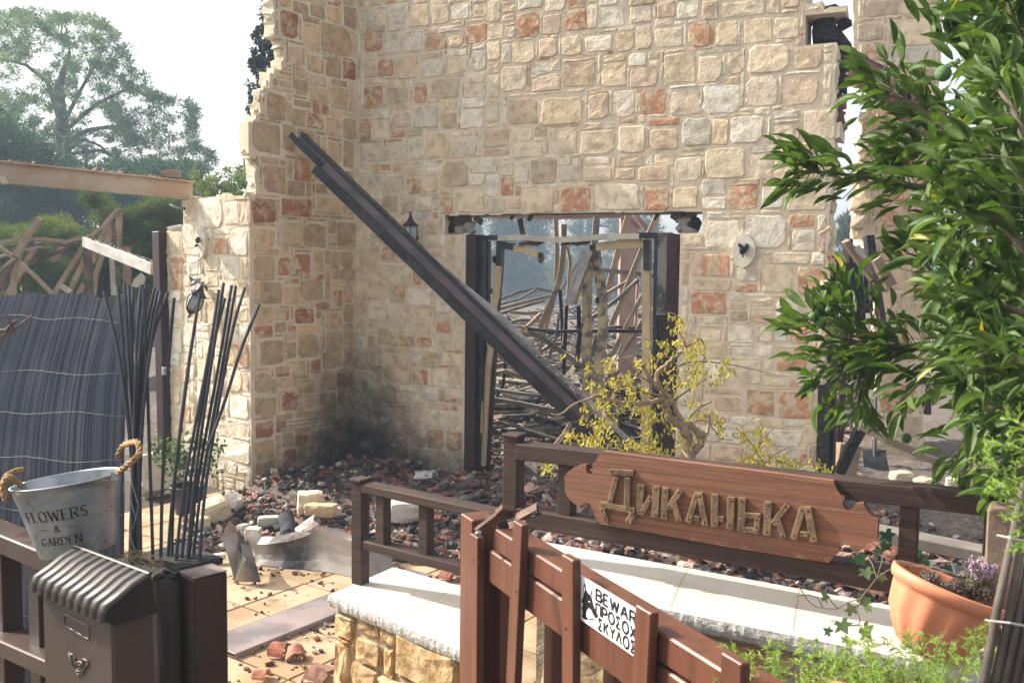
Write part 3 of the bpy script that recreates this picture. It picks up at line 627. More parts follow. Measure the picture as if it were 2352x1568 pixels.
M_wood = mat('dark_stained_wood', (.034,.018,.014), (.06,.033,.025), scale=5, rough=.62, bump=.35, bscale=60, stretch=((0,0,math.radians(-32)),(2.2,.12,.05)), grime=((.22,.17,.14), 5, .66, 1), detail=6)
M_gate = mat('red_brown_wood', (.125,.045,.025), (.09,.033,.019), scale=3, rough=.38, bump=.12, bscale=80, stretch=((0,0,0),(.12,.12,2)), rvar=.1, grime=((.30,.17,.12), 45, .67), spec=.45)
M_post = mat('brown_painted_post', (.050,.028,.021), (.032,.019,.016), scale=5, rough=.42, rvar=.12, grime=((.24,.17,.12), 30, .66), spec=.5)
M_white = mat('white_plaster', (.80,.77,.70), (.72,.68,.60), scale=8, rough=.85, bump=.4, bscale=50)
M_pinkst = mat('primer_pink', (.36,.25,.22), (.30,.20,.175), scale=5, rough=.7, bump=.3)
def prod(name, mats_, parent, pts, w_, t_, up=Vector((0,0,1)), rag=0.0):   # piecewise bar through several points
    mb = MB()
    for a, b in zip(pts[:-1], pts[1:]): mb.bar(a, b, w_, t_, up, rag=rag)
    return mb.build(name, mats_, parent)
def angle_bar(mb, p, q_, w_, th=.006, up=Vector((0,-1,.3)), col=None):     # open C section, lips towards `up`
    p, q_ = Vector(p), Vector(q_); d = (q_-p).normalized(); side = d.cross(up).normalized(); up2 = side.cross(d).normalized()
    mb.bar(p, q_, w_, th, up2, col)
    for s_ in (-1, 1): mb.bar(p+side*s_*(w_/2-th/2)+up2*w_*.25, q_+side*s_*(w_/2-th/2)+up2*w_*.25, th, w_*.5, up2, col)
# ------------------------------------------------------------------ door frame
def Wd(k, x, y, off=0): px, py = q(k, x, y); return MW.hit(px, py, off)
PXM = 7.3/FPX
df = thing('door_frame', MW.pt((u_door0+u_door1)/2, 0), 'burnt double door frame with maroon posts and bent cream studs in the facade opening', 'door frame')
Un = MW.n
def dbar(name, m_, pts, w_px, t=.05, key='Do', off=-.1, rag=0): return prod(name, m_, df, [Wd(key, x, y, off) for x, y in pts], t, w_px*PXM, up=(MW.u) if abs(pts[0][1]-pts[-1][1]) > abs(pts[0][0]-pts[-1][0]) else Vector((0,0,1)), rag=rag)
dbar('post', M_maroon, [(262,275),(240,2590)], 31, .10, off=-.06)
dbar('post', M_maroon, [(2112,270),(2078,2300),(2070,2640)], 23, .10, off=-.06)
dbar('post', M_black, [(355,280),(345,1560),(300,2590)], 12, .08, off=-.1)
dbar('post', M_black, [(402,330),(385,1560),(330,2590)], 9, .05, off=-.16)
dbar('post', M_black, [(1965,270),(1950,1000),(1935,2640)], 11, .07, off=-.1)
dbar('plaster_jamb', mat('smoked_plaster', (.20,.19,.18), (.05,.048,.048), scale=5, rough=.9, bump=.8, bscale=20, c3=(.30,.28,.26), soot=[]), [(2040,260),(2035,1010)], 30, .12, off=-.09, rag=.006)
dbar('plaster_jamb', M_char, [(2035,1010),(2010,2640)], 24, .10, off=-.12)
dbar('head_rail', M_black, [(340,305),(520,300)], 12, .07, off=-.1)
dbar('head_rail', mat('grey_white_paint', (.50,.47,.40), (.40,.38,.32), scale=9, rough=.6, grime=((.05,.05,.05), 7, .62)), [(500,305),(750,300),(1000,322),(1200,318),(1480,292),(1800,288)], 13, .06, off=-.09)
dbar('head_rail', M_black, [(1780,280),(1990,285)], 13, .07, off=-.1)
dbar('stud', M_black, [(515,330),(500,560)], 16, .05, off=-.13)
dbar('stud', M_cream, [(490,560),(475,780),(440,1040),(420,1300)], 15, .05, off=-.13)
dbar('stud', M_cream, [(430,1290),(395,1568),(350,2400)], 14, .05, off=-.13)
dbar('stud', M_maroon, [(530,400),(520,620),(480,1060),(450,1560),(395,2450)], 6, .05, off=-.17)
dbar('stud', M_cream, [(330,1200),(335,1560),(330,2100)], 7, .03, off=-.08)
dbar('brace', M_black, [(500,365),(640,385)], 17, .05, off=-.14)
dbar('brace', M_cream, [(600,385),(740,415),(865,462)], 16, .04, off=-.14)
dbar('brace', M_black, [(845,440),(895,455),(880,530)], 8, .04, off=-.14)
dbar('brace', M_cream, [(1400,385),(1600,365),(1840,355)], 19, .05, off=-.14)
dbar('stud', M_black, [(1870,320),(1868,600)], 15, .06, off=-.12)
dbar('stud', M_cream, [(1855,520),(1862,1000),(1860,1500),(1850,2200)], 19, .05, off=-.14)
dbar('stud', M_cream, [(1935,900),(1930,2200)], 7, .04, off=-.1)
dbar('stud', M_scorch, [(1315,420),(1310,700),(1310,1200),(1312,1568),(1300,2150)], 20, .06, off=-.3)
dbar('stud', M_scorch, [(1380,370),(1400,520),(1435,720),(1450,900),(1455,1100),(1440,1300),(1415,1568),(1390,2100)], 20, .06, off=-.2)
dbar('stud', M_scorch, [(1380,360),(1390,400)], 22, .06, off=-.2)
mb = MB(); angle_bar(mb, Wd('Do',1320,420,-.12), Wd('Do',1140,910,-.05), .07); mb.build('channel', M_galv, df)
dbar('channel', mat('rust_yellow', (.34,.21,.08), (.16,.11,.07), scale=14, rough=.6), [(1345,480),(1270,640),(1190,910)], 12, .03, off=-.16)
dbar('cross_rail', M_black, [(770,1140),(980,1165),(1500,1160),(1830,1165)], 8, .05, off=-.5)
dbar('hinge', M_black, [(455,470),(455,530)], 5, .05, off=-.1); dbar('hinge', M_black, [(1945,535),(1945,600)], 9, .06, off=-.06); dbar('hinge', M_black, [(425,765),(425,820)], 5, .05, off=-.1); dbar('hinge', M_black, [(1408,850),(1408,905)], 6, .05, off=-.17)
# shredded hanging strips and smoked mortar in the lintel slot
mb = MB()
for (x, y, s, k) in ((40,120,.05,0),(110,160,.045,1),(40,215,.06,0),(150,225,.05,2),(230,190,.05,2),(240,235,.04,2),(310,140,.035,1),(180,120,.05,1),(2270,85,.05,1),(2240,150,.06,2),(2180,120,.045,1),(2260,215,.06,2),(2180,225,.04,2),(2130,105,.04,1),(2290,160,.06,0)):
    chunk(mb, Wd('Do', x, y, -.12), s, shade([(.02,.02,.02,1),(.14,.10,.08,1),(.34,.32,.29,1)][k]), ax=(1.1,.9,.8))
tag(mb.build('broken_lintel_mortar', M_block, FAC), kind='stuff')
mb = MB()
for (x, a, b, s) in ((700,120,270,.05),(800,100,115,.08),(620,90,100,.06),(1960,80,95,.09)):
    mb.bar(Wd('Do', x-8, a, -.1), Wd('Do', x+14, b, -.1), .02, s, up=MW.u, rag=.012)
mb.bar(Wd('Do', 20, 100, -.03), Wd('Do', 2280, 66, -.03), .06, .012)
mb.build('lintel_strip', M_black, FAC)
for (x0, x1) in ((700,900),(1080,1340)):
    mb = MB(); n = 9
    for k in range(n): x = x0+(x1-x0)*k/n; mb.bar(Wd('Do', x, 345, -.1), Wd('Do', x+8, 352+rnd.uniform(0,22), -.1), .02, .05, up=MW.u)
    mb.build('torn_strip', mat('burnt_rust', (.06,.035,.025), (.12,.08,.06), scale=30, rough=.8), df)
# charred beam pocket at the facade's top right corner
mb = MB(); chunk(mb, MW.hit(1895,70,-.22), .115, (.02,.02,.022,1), ax=(.75,1.0,1.1), R=Matrix.Rotation(math.radians(-22),3,'Z'))
for (x, y, s) in ((1905,28,.07),(1930,30,.06),(1885,32,.04),(1940,55,.05),(1865,25,.035),(1932,100,.05)): chunk(mb, MW.hit(x, y, -.2), s, shade((.10,.09,.085,1), .5))
mb.build('charred_beam_end', M_char, FAC)
mb = MB()
for k in range(26):
    y = 85+k*9; chunk(mb, MW.hit(1931-k*.7+rnd.uniform(-3,3), y, -.24), rnd.uniform(.02,.05), shade((.03,.028,.028,1) if k < 16 else (.20,.12,.08,1), .4), ax=(.5,2.5,1))
mb.build('charred_edge', M_block, FAC)
jb = [MW.hit(1895,560,-.28), MW.hit(1900,700,-.28)]
mb = MB(); mb.bar(MW.hit(1905,585,-.22), MW.hit(1893,1100,-.22), .05, .14, up=MW.u, rag=.01); mb.build('scorched_side_post', M_maroon, FAC)
mb = MB(); mb.bar(MW.hit(1893,880,-.12), MW.hit(1890,1110,-.12), .28, .07, up=MW.u, rag=.01); mb.build('charred_side', M_char, FAC)
# oval lamp plates
def plate(px, py, rw, rh_, pl, parent, name='oval_lamp_plate'):
    c = pl.hit(px, py, .04); s = (c-CAM).dot(F)/FPX; mb = MB(); n = 28; O = []
    for k in range(n):
        t = 2*math.pi*k/n; rr = 1+.22*max(0, math.cos(t-math.pi/2))**6+.15*max(0, math.cos(t+math.pi/2))**8
        O.append(c+pl.u*(rw*s*math.cos(t)*rr)+Vector((0,0,rh_*s*math.sin(t)*(rr if True else 1))))
    mb.prism(O, pl.n, .035); return c, s, mb.build(name, M_white, parent)
M_platec = mat('plate_stone', (.70,.65,.55), (.62,.56,.46), scale=14, rough=.85, bump=.3)
c, s, o = plate(1707,576,27,33,MW,FAC); o.data.materials[0] = M_platec
mb = MB()
for _ in range(9): chunk(mb, c+MW.n*.02+MW.u*rnd.uniform(-.04,.04)+Vector((0,0,rnd.uniform(-.02,.035))), .02, (1,1,1,1), ax=(1,.6,.9))
mb.bar(c+MW.n*.03+Vector((0,0,.01)), c+MW.n*.05+Vector((.01,0,-.05)), .008, .008); mb.build('melted_lamp_mount', M_black, FAC)
c, s, o = plate(458,556,22,32,EW,ENDW); o.data.materials[0] = M_platec
mb = MB()
for _ in range(7): chunk(mb, c+EW.n*.02+EW.u*rnd.uniform(-.02,.02)+Vector((0,0,rnd.uniform(-.03,.03))), .018, (1,1,1,1), ax=(1,.6,.9))
mb.build('lamp_mount', M_black, ENDW)
# lantern hanging by its wire off the end wall
M_glass = mat('frosted_glass', (.34,.38,.38), (.26,.30,.30), scale=6, rough=.35)
def lantern(name, top, axis, s, label, side=Vector((1,0,0)), full=True):
    az = Vector(axis).normalized(); ax = side-az*side.dot(az); ax.normalize(); ay = az.cross(ax)
    t = thing(name, Vector(top), label, 'lantern'); c = Vector(top)
    one('roof_cap', M_black, t, 'lathe', c, [(0,0),(.006,0),(.012,-.01),(.006,-.02),(.012,-.03),(.02,-.055),(.036,-.085),(.075,-.115),(.08,-.125),(.0,-.125)] if s == 1 else [(a*s, b*s) for a, b in [(0,0),(.006,0),(.012,-.01),(.006,-.02),(.012,-.03),(.02,-.055),(.036,-.085),(.075,-.115),(.08,-.125),(0,-.125)]], n=6, ax=ax, ay=ay, az=az)
    one('glass', M_glass, t, 'lathe', c, [(.052*s,-.127*s),(.066*s,-.18*s),(.058*s,-.24*s),(.034*s,-.27*s)], n=6, ax=ax, ay=ay, az=az)
    for k in range(6):
        a = 2*math.pi*k/6; e = ax*math.cos(a)+ay*math.sin(a)
        one('glazing_bar', M_black, t, 'tube', [c+e*(r*s)-az*(z*s) for r, z in ((.056,.122),(.070,.18),(.062,.24),(.036,.275))], .004*s, 5)
    one('base_finial', M_black, t, 'lathe', c, [(.055*s,-.262*s),(.05*s,-.275*s),(.02*s,-.30*s),(.008*s,-.31*s),(.012*s,-.325*s),(0,-.34*s)], n=6, ax=ax, ay=ay, az=az)
    return t
lt = EW.hit(462,655,.10); t = lantern('hanging_lantern', lt+Vector((.02,0,.03)), (.42,-.1,.9), 1.0, 'black wall lantern dangling askew by its wire on the sunlit end wall')
mb = MB(); a0 = EW.hit(456,570,.03); b0 = EW.hit(452,640,.10); mb.tube([a0, (a0+b0)/2+Vector((.01,0,0)), b0], .0025, 5); mb.build('wire', M_black, t)
one('wall_bracket', M_black, t, 'lathe', EW.hit(440,640,.10)+Vector((0,0,.0)), [(.005,.03),(.01,.0),(.022,-.025),(.05,-.045),(.052,-.05),(0,-.05)], n=16, ax=Vector((.8,0,.6)), ay=Vector((0,1,0)), az=Vector((.75,0,-.66)).normalized()*-1)
one('bracket_arm', M_black, t, 'tube', [EW.hit(444,642,.1), EW.hit(462,650,.1), EW.hit(472,658,.1), EW.hit(476,668,.1)], [.012,.01,.012,.008], 7)
lt2 = MW.hit(943,486,.14); t = lantern('wall_lantern', lt2, (0,0,1), .98, 'black pagoda topped wall lantern half hidden behind the leaning charred girder', side=MW.u)
one('wall_bracket', M_black, t, 'tube', [MW.hit(950,560,.0), MW.hit(960,545,.06), lt2+Vector((0,0,-.30))], .012, 6)
# leaning girder (charred I section) from the side wall down to the threshold
gd = thing('leaning_girder', MW.hit(1380,1010,.12), 'long charred steel girder leaning diagonally across the facade and doorway', 'girder')
M_girder = mat('girder_web', (.14,.09,.10), (.07,.05,.06), scale=3, rough=.38, rvar=.1, spec=.5, grime=((.015,.015,.018), 3, .57))
gp = [WW.hit(683,322,.10), MW.hit(1395,1010,.16)]
dn = (gp[1]-gp[0]).normalized(); gn = (-(gp[0]+gp[1])/2+CAM); gn = (gn-dn*gn.dot(dn)).normalized(); gs = dn.cross(gn)*-1
if gs.z < 0: gs = -gs
L = (gp[1]-gp[0]).length
def gpt(t, a, b): # t along, a across (up-right), b towards the viewer
    a *= .90
    return gp[0]+dn*(L*t)+gs*a+gn*b
def gstrip(name, m_, ab0, ab1, t0, t1, th=.012, n=8, wob=0):
    mb = MB(); vs = []; fs = []
    for k in range(n+1):
        t = t0+(t1-t0)*k/n; o = wob*noise.noise(Vector((t*5, ab0[0]*9, 1)))
        A = gpt(t, ab0[0]+o, ab0[1]); B_ = gpt(t, ab1[0]+o, ab1[1]); nn = (B_-A).cross(dn).normalized()*th
        vs += [A, B_, B_+nn, A+nn]
    for k in range(n):
        for j in range(4): a, b = k*4+j, k*4+(j+1) % 4; fs.append((a, b, b+4, a+4))
    fs += [(3,2,1,0),(n*4,n*4+1,n*4+2,n*4+3)]; mb.add(vs, fs); return mb.build(name, m_, gd)
gstrip('top_flange', M_black, (.075,.06), (.10,-.03), .0, 1.0, wob=.006)
gstrip('web', M_girder, (.085,.0), (-.045,.004), .0, 1.0, wob=.006)
gstrip('web_fold', M_black, (.045,.025), (.078,.03), .0, 1.0)
gstrip('bottom_flange', M_black, (-.04,.07), (-.115,.05), .085, 1.0, wob=.004)
gstrip('flange_edge', M_maroon, (-.045,.002), (-.04,.07), .07, 1.0)
gstrip('torn_end', M_black, (.02,.01), (-.03,.0), -.02, .09, th=.02)
# curled sheet along it
mb = MB(); vs = []; fs = []; pts = [(.40,.07,.085),(.50,.08,.105),(.56,.085,.125),(.60,.075,.14),(.66,.09,.15),(.72,.11,.14),(.80,.11,.125),(.90,.11,.15),(1.0,.10,.14),(1.08,.12,.15)]
for (t, a, b) in pts:
    vs += [gpt(t, a, .02), gpt(t, b, .05), gpt(t, b+.005, .045), gpt(t, a+.005, .012)]
for k in range(len(pts)-1):
    for j in range(4): a, b = k*4+j, k*4+(j+1) % 4; fs.append((a, b, b+4, a+4))
mb.add(vs, fs); mb.build('curled_sheet', mat('ashy_sheet', (.42,.42,.44), (.26,.25,.26), scale=5, rough=.5, grime=((.20,.12,.09), 6, .62)), gd)
# ------------------------------------------------------------------ stone benches (rough white caps on golden rubble walls)
M_cap = mat('white_bench_top', (.60,.565,.49), (.53,.485,.41), scale=3, rough=.8, bump=.3, bscale=50, c3=(.55,.46,.35), grime=((.38,.32,.25), 11, .64))
M_capedge = mat('chiselled_cap_edge', (.50,.485,.465), (.40,.39,.375), scale=20, rough=.9, bump=1.0, bscale=45)
M_gold = mat('golden_stone', (.55,.44,.32), scale=11, rough=.92, bump=1.0, bscale=26, attr=True, ramp=(.4,.65), patch=(.40,.25,.10), grime=((.33,.30,.25), 12, .6))
M_gmort = mat('bench_mortar', (.42,.35,.25), (.30,.24,.17), scale=14, rough=.95, bump=.7)
def bench(name, poly, z, th, label, wallsegs, zb=0.0, seeds=[]):
    c = sum((Vector(p) for p in poly), Vector((0,0)))/len(poly)
    t = thing(name, Vector((c.x, c.y, zb)), label, 'stone bench')
    # cap: top sheet plus chiselled ragged edge band
    N = len(poly); out = []
    for i in range(N):
        a, b = Vector(poly[i]), Vector(poly[(i+1) % N]); n = max(2, int((b-a).length/.012))
        nn = Vector(((b-a).y, -(b-a).x)).normalized()
        for k in range(n):
            p = a+(b-a)*k/n; out.append((p, nn, noise.noise(Vector((p.x*60, p.y*60, 0)))))
    out = [(p, n_, o+rnd.uniform(-.35,.35)) for p, n_, o in out]
    top = [Vector((p.x+n_.x*o*.003, p.y+n_.y*o*.003, z)) for p, n_, o in out]
    mb = MB(); mb.add(top, [tuple(range(len(top)))]); o_ = mb.build('cap', M_cap, t)
    if o_.data.polygons[0].normal.z < 0: o_.data.flip_normals()
    mb = MB(); rows = []
    R = 5
    vs = []; fs = []; n = len(out)
    for r in range(R+1):
        f = r/R
        for p, n_, o in out:
            b = math.sin(f*math.pi)*.005-.004*f
            j = rnd.uniform(-.0011,.0011) if 0 < r else 0; oo = .003*o if r == 0 else b+j+.003*o
            vs.append(Vector((p.x+n_.x*oo, p.y+n_.y*oo, z-th*f+(o*.0025 if r == R else 0)-(.0 if r else 0))))
    for r in range(R):
        for k in range(n): a, b = r*n+k, r*n+(k+1) % n; fs.append((a, a+n, b+n, b))
    vs.append(Vector((c.x, c.y, z-th))); fs += [(R*n+(k+1) % n, R*n+k, len(vs)-1) for k in range(n)]
    mb.add(vs, fs); mb.build('cap_edge', M_capedge, t)
    for si, (pa, pb) in enumerate(wallsegs):
        a, b = Vector(pa), Vector(pb); d = b-a; ang = math.degrees(math.atan2(d.y, d.x)); pl = Plane((a.x, a.y), ang)
        stone_wall(t, pl, (0, d.length), (zb-.05, z-th+.0), lambda u, v: 0 < u < d.length and v < z-th-.003, ([0, d.length], [z-th-.003]), seedlist(pl, seeds) if si == 0 else [], .14, big=2.3, mixp='yyycgbyb', proud=(.012,.03), rough=1.6, body_mat=M_gmort, smat=M_gold, maxparts=120, gap=.022, tone=(.80,.70,.56))
    return t
def inset(a, b, k): a, b = Vector(a), Vector(b); d = (b-a).normalized(); n = Vector((d.y, -d.x)); return (tuple(a-n*k+d*k*.8), tuple(b-n*k-d*k*.8))
FL, BL, BR, FR = G(754,1366,.55), G(904,1302,.55), G(1150,1372,.55), G(1130,1524,.55)
lp = [(v.x, v.y) for v in (FL, FR, BR, BL)]
bench('low_stone_bench', lp, .55, .046, 'lower white topped stone bench with a post standing on it, left of the gate', [inset(lp[0], lp[1], .03), inset(lp[3], lp[0], .03)], seeds=[('N2', [(1290,1190,1410,1295,'c'),(1400,1275,1880,1600,'y'),(1120,1100,1290,1230,'b'),(970,1090,1110,1250,'y'),(975,1265,1080,1600,'c'),(1095,1245,1300,1420,'y'),(1095,1430,1300,1600,'b'),(1315,1305,1390,1530,'y'),(1430,1225,1560,1268,'c'),(1600,1260,1880,1300,'b')])])
zr = .82
a1, a2, a3, a4 = G(1225,1239,zr), G(2240,1425,zr), G(2260,1548,zr), G(1210,1335,zr)
ex = (a2-a1)*.25; rp = [(v.x, v.y) for v in (a4, a3+(a3-a4)*.25, a2+ex, a1)]
bench('high_stone_bench', rp, zr, .05, 'long white topped stone bench in front of the board sign, with rail shadows across it', [inset(rp[0], rp[1], .03)], zb=0)
hb = [o for o in bpy.data.objects if o.name.startswith('high_stone_bench')][0]; lb0 = [o for o in bpy.data.objects if o.name.startswith('low_stone_bench')][0]
def seam(par, z, pts, w_=.0016):
    mb = MB(); pp = [G(x, y, z)+Vector((0,0,.0007)) for x, y in pts]
    for a, b in zip(pp[:-1], pp[1:]):
        n = (b-a).normalized().cross(UPZ_)*w_; mb.add([a-n, b-n, b+n, a+n], [(0,1,2,3)])
    mb.build('hairline_crack', M_seam, par)
UPZ_ = Vector((0,0,1)); M_seam = mat('crack_dirt', (.36,.29,.21), rough=.95)
seam(hb, zr, [(1590,1290),(1578,1310),(1570,1325),(1560,1345),(1550,1368),(1540,1395)]); seam(hb, zr, [(1836,1348),(1832,1380),(1826,1410),(1822,1452)])
seam(lb0, .55, [(1040,1350),(1000,1378),(965,1392),(930,1412)])
# ------------------------------------------------------------------ timber railings
def vpost(name, x, ytop, ybot, z0, wpx, parent, m_=M_wood, ang=-31, hz=None):
    """square post standing at height z0 with its foot at pixel (x, ybot)"""
    g = G(x, ybot, z0); d = (g-CAM).dot(F); s = d/FPX; top = None
    a = math.radians(ang); u = Vector((math.cos(a), math.sin(a), 0)); n = Vector((u.y, -u.x, 0)); w_ = wpx*s/2
    r = ray(x, ytop); t = (g-CAM).to_2d().length/r.to_2d().length; zt = (CAM+r*t).z
    mb = MB(); mb.cbox(Vector((g.x, g.y, (z0+zt)/2)), u*w_, n*w_, Vector((0,0,(zt-z0)/2)), .003); mb.build(name, m_, parent); return g, zt, s
def rail(name, x0, y0, x1, y1, d0, d1, hpx, depth, parent, m_=M_wood, n=14, tmat=None):
    a, b = P(x0, y0, d0), P(x1, y1, d1); h = hpx*(d0+d1)/2/FPX
    mb = MB(); mb.cbar(a, b, depth, h, Vector((0,0,1)), .004); return mb.build(name, m_, parent)
M_railtop = M_wood
lf = thing('low_railing', G(830,1335,.55), 'low dark wooden railing with short balusters standing on the lower white bench', 'railing')
dA = 3.83; dB = 3.42
vpost('post', 828, 1099, 1338, .55, 30, lf)
mb = MB(); gq = P(828, 1100, dA); u31 = Vector((math.cos(math.radians(-36)), math.sin(math.radians(-36)), 0)); n31 = Vector((u31.y,-u31.x,0))
mb.cbox(gq, u31*.033, n31*.036, Vector((0,0,.006)), .002); mb.build('post_cap', M_wood, lf)
rail('top_rail', 842, 1117, 1180, 1190, dA-.01, dB-.02, 22, .075, lf)
rail('lower_rail', 846, 1247, 1180, 1333, dA, dB, 22, .07, lf)
for x, y0, y1, w_ in ((881,1140,1242,26),(980,1160,1268,27),(1075,1182,1290,27)):
    t = (x-828)/(1170-828); d = dA+(dB-dA)*t; a, b = P(x, y0-8, d), P(x, y1+8, d); b.x, b.y = a.x, a.y
    mb = MB(); k = w_*d/FPX/2; mb.cbox((a+b)/2, u31*k, n31*k, Vector((0,0,(a.z-b.z)/2)), .003); mb.build('baluster', M_wood, lf)
sf = thing('sign_railing', P(1720,1320,3.0), 'long dark wooden railing behind the higher bench that carries the carved board', 'railing')
d0, d1 = 3.42, 2.62
def sfd(x): X0, X1 = (1180-1176)/FPX*d0, (2292-1176)/FPX*d1; sl = (d1-d0)/(X1-X0); k = (x-1176)/FPX; return (d0-sl*X0)/(1-sl*k)
SFP = Plane(((1180-1176)/FPX*d0, 0), 0); pa, pb = P(1180,1100,sfd(1180)), P(2290,1200,sfd(2290)); ANG = math.degrees(math.atan2(pb.y-pa.y, pb.x-pa.x)); SFP = Plane((pa.x, pa.y), ANG)
def SP(x, y, off=0): return SFP.hit(x, y, off)
def sbar(name, x0, y0, x1, y1, hpx, dep, off=0, m_=M_wood, ch=.004):
    a, b = SP(x0, y0, off), SP(x1, y1, off); h = hpx*((a-CAM).length+(b-CAM).length)/2/FPX
    mb = MB(); mb.cbar(a, b, dep, h, Vector((0,0,1)), ch); return mb.build(name, m_, sf)
def sbal(name, x, y0, y1, wpx, dep=None, off=0, m_=M_wood):
    a, b = SP(x, y0, off), SP(x, y1, off); k = wpx*(a-CAM).length/FPX/2; b.x, b.y = a.x, a.y
    mb = MB(); mb.cbox((a+b)/2, SFP.u*k, SFP.n*(dep/2 if dep else k), Vector((0,0,(a.z-b.z)/2)), .004); return mb.build(name, m_, sf)
sbar('top_rail', 1196, 1033, 2278, 1156, 40, .08)
sbar('lower_rail', 1196, 1182, 2278, 1368, 44, .075)
sbal('post', 1181, 996, 1420, 38); sbal('post_cap', 1182, 994, 1002, 46)
sbal('baluster', 1304, 1060, 1186, 34); sbal('baluster', 2091, 1150, 1330, 36); sbal('baluster', 1690, 1100, 1270, 36)
sbal('post', 2290, 1122, 1500, 40)
# ------------------------------------------------------------------ carved board sign
M_board = mat('weathered_red_board', (.25,.105,.055), (.17,.07,.04), scale=4, rough=.6, bump=.45, bscale=40, stretch=((0,0,math.radians(ANG)),(3.2,.3,.045)), c3=(.30,.19,.13), grime=((.42,.32,.25), 9, .60, 1), detail=8)
M_letter = mat('weathered_letter_wood', (.21,.13,.07), (.12,.075,.04), scale=12, rough=.7, bump=.6, bscale=60, grime=((.38,.28,.19), 40, .6))
board = thing('board_sign', SP(1655,1290,.06), 'carved reddish wooden board sign with the raised letters ДИКАНЬКА, fixed to the railing', 'sign')
ol = [(1296,1093),(1305,1082),(1318,1073),(1331,1068),(1346,1067),(1345,1075),(1347,1083),(1354,1088),(1360,1085),(1362,1077),(1360,1066),(1369,1056),(1376,1044),(1382,1036)]
ol += [(1500,1052),(1665,1073),(1837,1094),(1914,1104),(1917,1112),(1922,1124),(1930,1135),(1941,1142),(1936,1150),(1935,1158),(1940,1168),(1950,1171),(1959,1166),(1964,1157),(1983,1154),(1988,1165),(1996,1177),(2006,1186),(2017,1190),(2015,1238),(2000,1245),(1985,1254),(1978,1263),(1968,1266),(1958,1266),(1955,1255),(1946,1247),(1934,1247),(1927,1256),(1929,1266),(1920,1270),(1912,1280),(1904,1292)]
ol += [(1800,1276),(1665,1254),(1500,1224),(1380,1203),(1370,1195),(1366,1183),(1362,1172),(1357,1160),(1348,1153),(1340,1155),(1334,1162),(1320,1157),(1308,1147),(1298,1132)]
BO = .062
mb = MB(); mb.prism([SP(x, y, BO) for x, y in ol][::-1], SFP.n, .03); mb.build('board', M_board, board)
def strip(k, x0, y0, x1, y1, wz, parent, off=BO, th=.013, cut=0):
    p, r = q(k, x0, y0), q(k, x1, y1); a, b = SP(p[0], p[1], off), SP(r[0], r[1], off); w_ = wz*ZT[k][2]*(a-CAM).length/FPX*.98
    d = (b-a).normalized(); sd_ = d.cross(SFP.n).normalized()
    mb = MB(); mb.cbox((a+b)/2+SFP.n*(th/2+.0004), d*((b-a).length/2), sd_*w_/2, SFP.n*th/2, .002); o = mb.build('letter_strip', M_letter, parent)
    for t in (.12, .88):
        c = a.lerp(b, t)+SFP.n*(th+.0004); mb = MB(); mb.lathe(c, [(.0001,.0008),(.0028,.0006),(.0032,0)], 8, SFP.u, Vector((0,0,1)), SFP.n); mb.build('screw_head', M_black, parent)
    return o
LET = [('N3', [(1145,62,1316,72,46),(1195,95,1143,288,42),(1275,100,1268,308,46),(1070,290,1328,338,44),(1090,318,1122,412,46),(1312,358,1272,424,44)]),
 ('N3', [(1369,150,1358,368,54),(1478,162,1468,388,56),(1442,235,1375,352,40)]),
 ('N3', [(1541,172,1530,398,52),(1650,192,1560,322,44),(1598,270,1642,412,44)]),
 ('N3', [(1768,208,1702,422,44),(1782,208,1828,446,46),(1742,386,1790,394,36)]),
 ('N3', [(1894,220,1890,454,54)]+[(1918,388,1962,398,42),(2010,238,2002,470,54)]),
 ('N4', [(130,245,120,488,56),(152,366,262,376,40),(238,392,232,466,40),(148,468,250,484,42)]),
 ('N4', [(316,272,305,514,54),(455,292,345,432,42),(378,392,428,528,42)]),
 ('N4', [(562,308,492,542,44),(594,308,640,560,52),(542,498,606,506,38)])]
for i, (k, ss) in enumerate(LET):
    base_o = None
    mbx = MB(); a = ss[0]; p = q(k, a[0], a[1]); 
    em = bpy.data.objects.new('letter', None); C.objects.link(em); em.parent = board; em['_base'] = board['_base']
    for j, (x0, y0, x1, y1, w_) in enumerate(ss): strip(k, x0, y0, x1, y1, w_, em, th=.012+.0006*j)
# ------------------------------------------------------------------ gate
GA = P(1100,1190,2.93); GB = P(1690,1568,0); 
gdir = Vector((math.cos(math.radians(-63)), math.sin(math.radians(-63)), 0)); zt = GA.z
GP = Plane((GA.x, GA.y), -64.5)
def gz(x, y, off=0): return GP.hit(x, y, off)
gt = thing('garden_gate', Vector((GA.x, GA.y, 0)), 'open red brown picket gate with a metal latch, running towards the viewer', 'gate')
zc = GA.z-.005
def gpick(name, x, yt, wpx, off, th, zb=.05, lean=0, wm=None, xb=None):
    a = gz(x, yt, off); d = (a-CAM).dot(F); k = (wm/2 if wm else wpx*d/FPX/2/.50)
    b = Vector((a.x, a.y, zb))
    if xb is not None:
        r = gz(xb, 1568, off); t = (a.z-zb)/max(.05, a.z-r.z); b = Vector((a.x+(r.x-a.x)*t*1.0, a.y+(r.y-a.y)*t, zb))
    ax = (a-b)/2; mb = MB(); mb.cbox((a+b)/2, GP.u*k, GP.n*th/2, ax, .003)
    o = mb.build(name, M_gate, gt); return a, k
gpost = gz(1100,1190,-.03)
mb = MB(); mb.cbox(Vector((gpost.x, gpost.y, GA.z/2-.01)), GP.u*.05, GP.n*.045, Vector((0,0,GA.z/2)), .004); mb.build('gate_post', M_gate, gt)
UPZ = Vector((0,0,1))
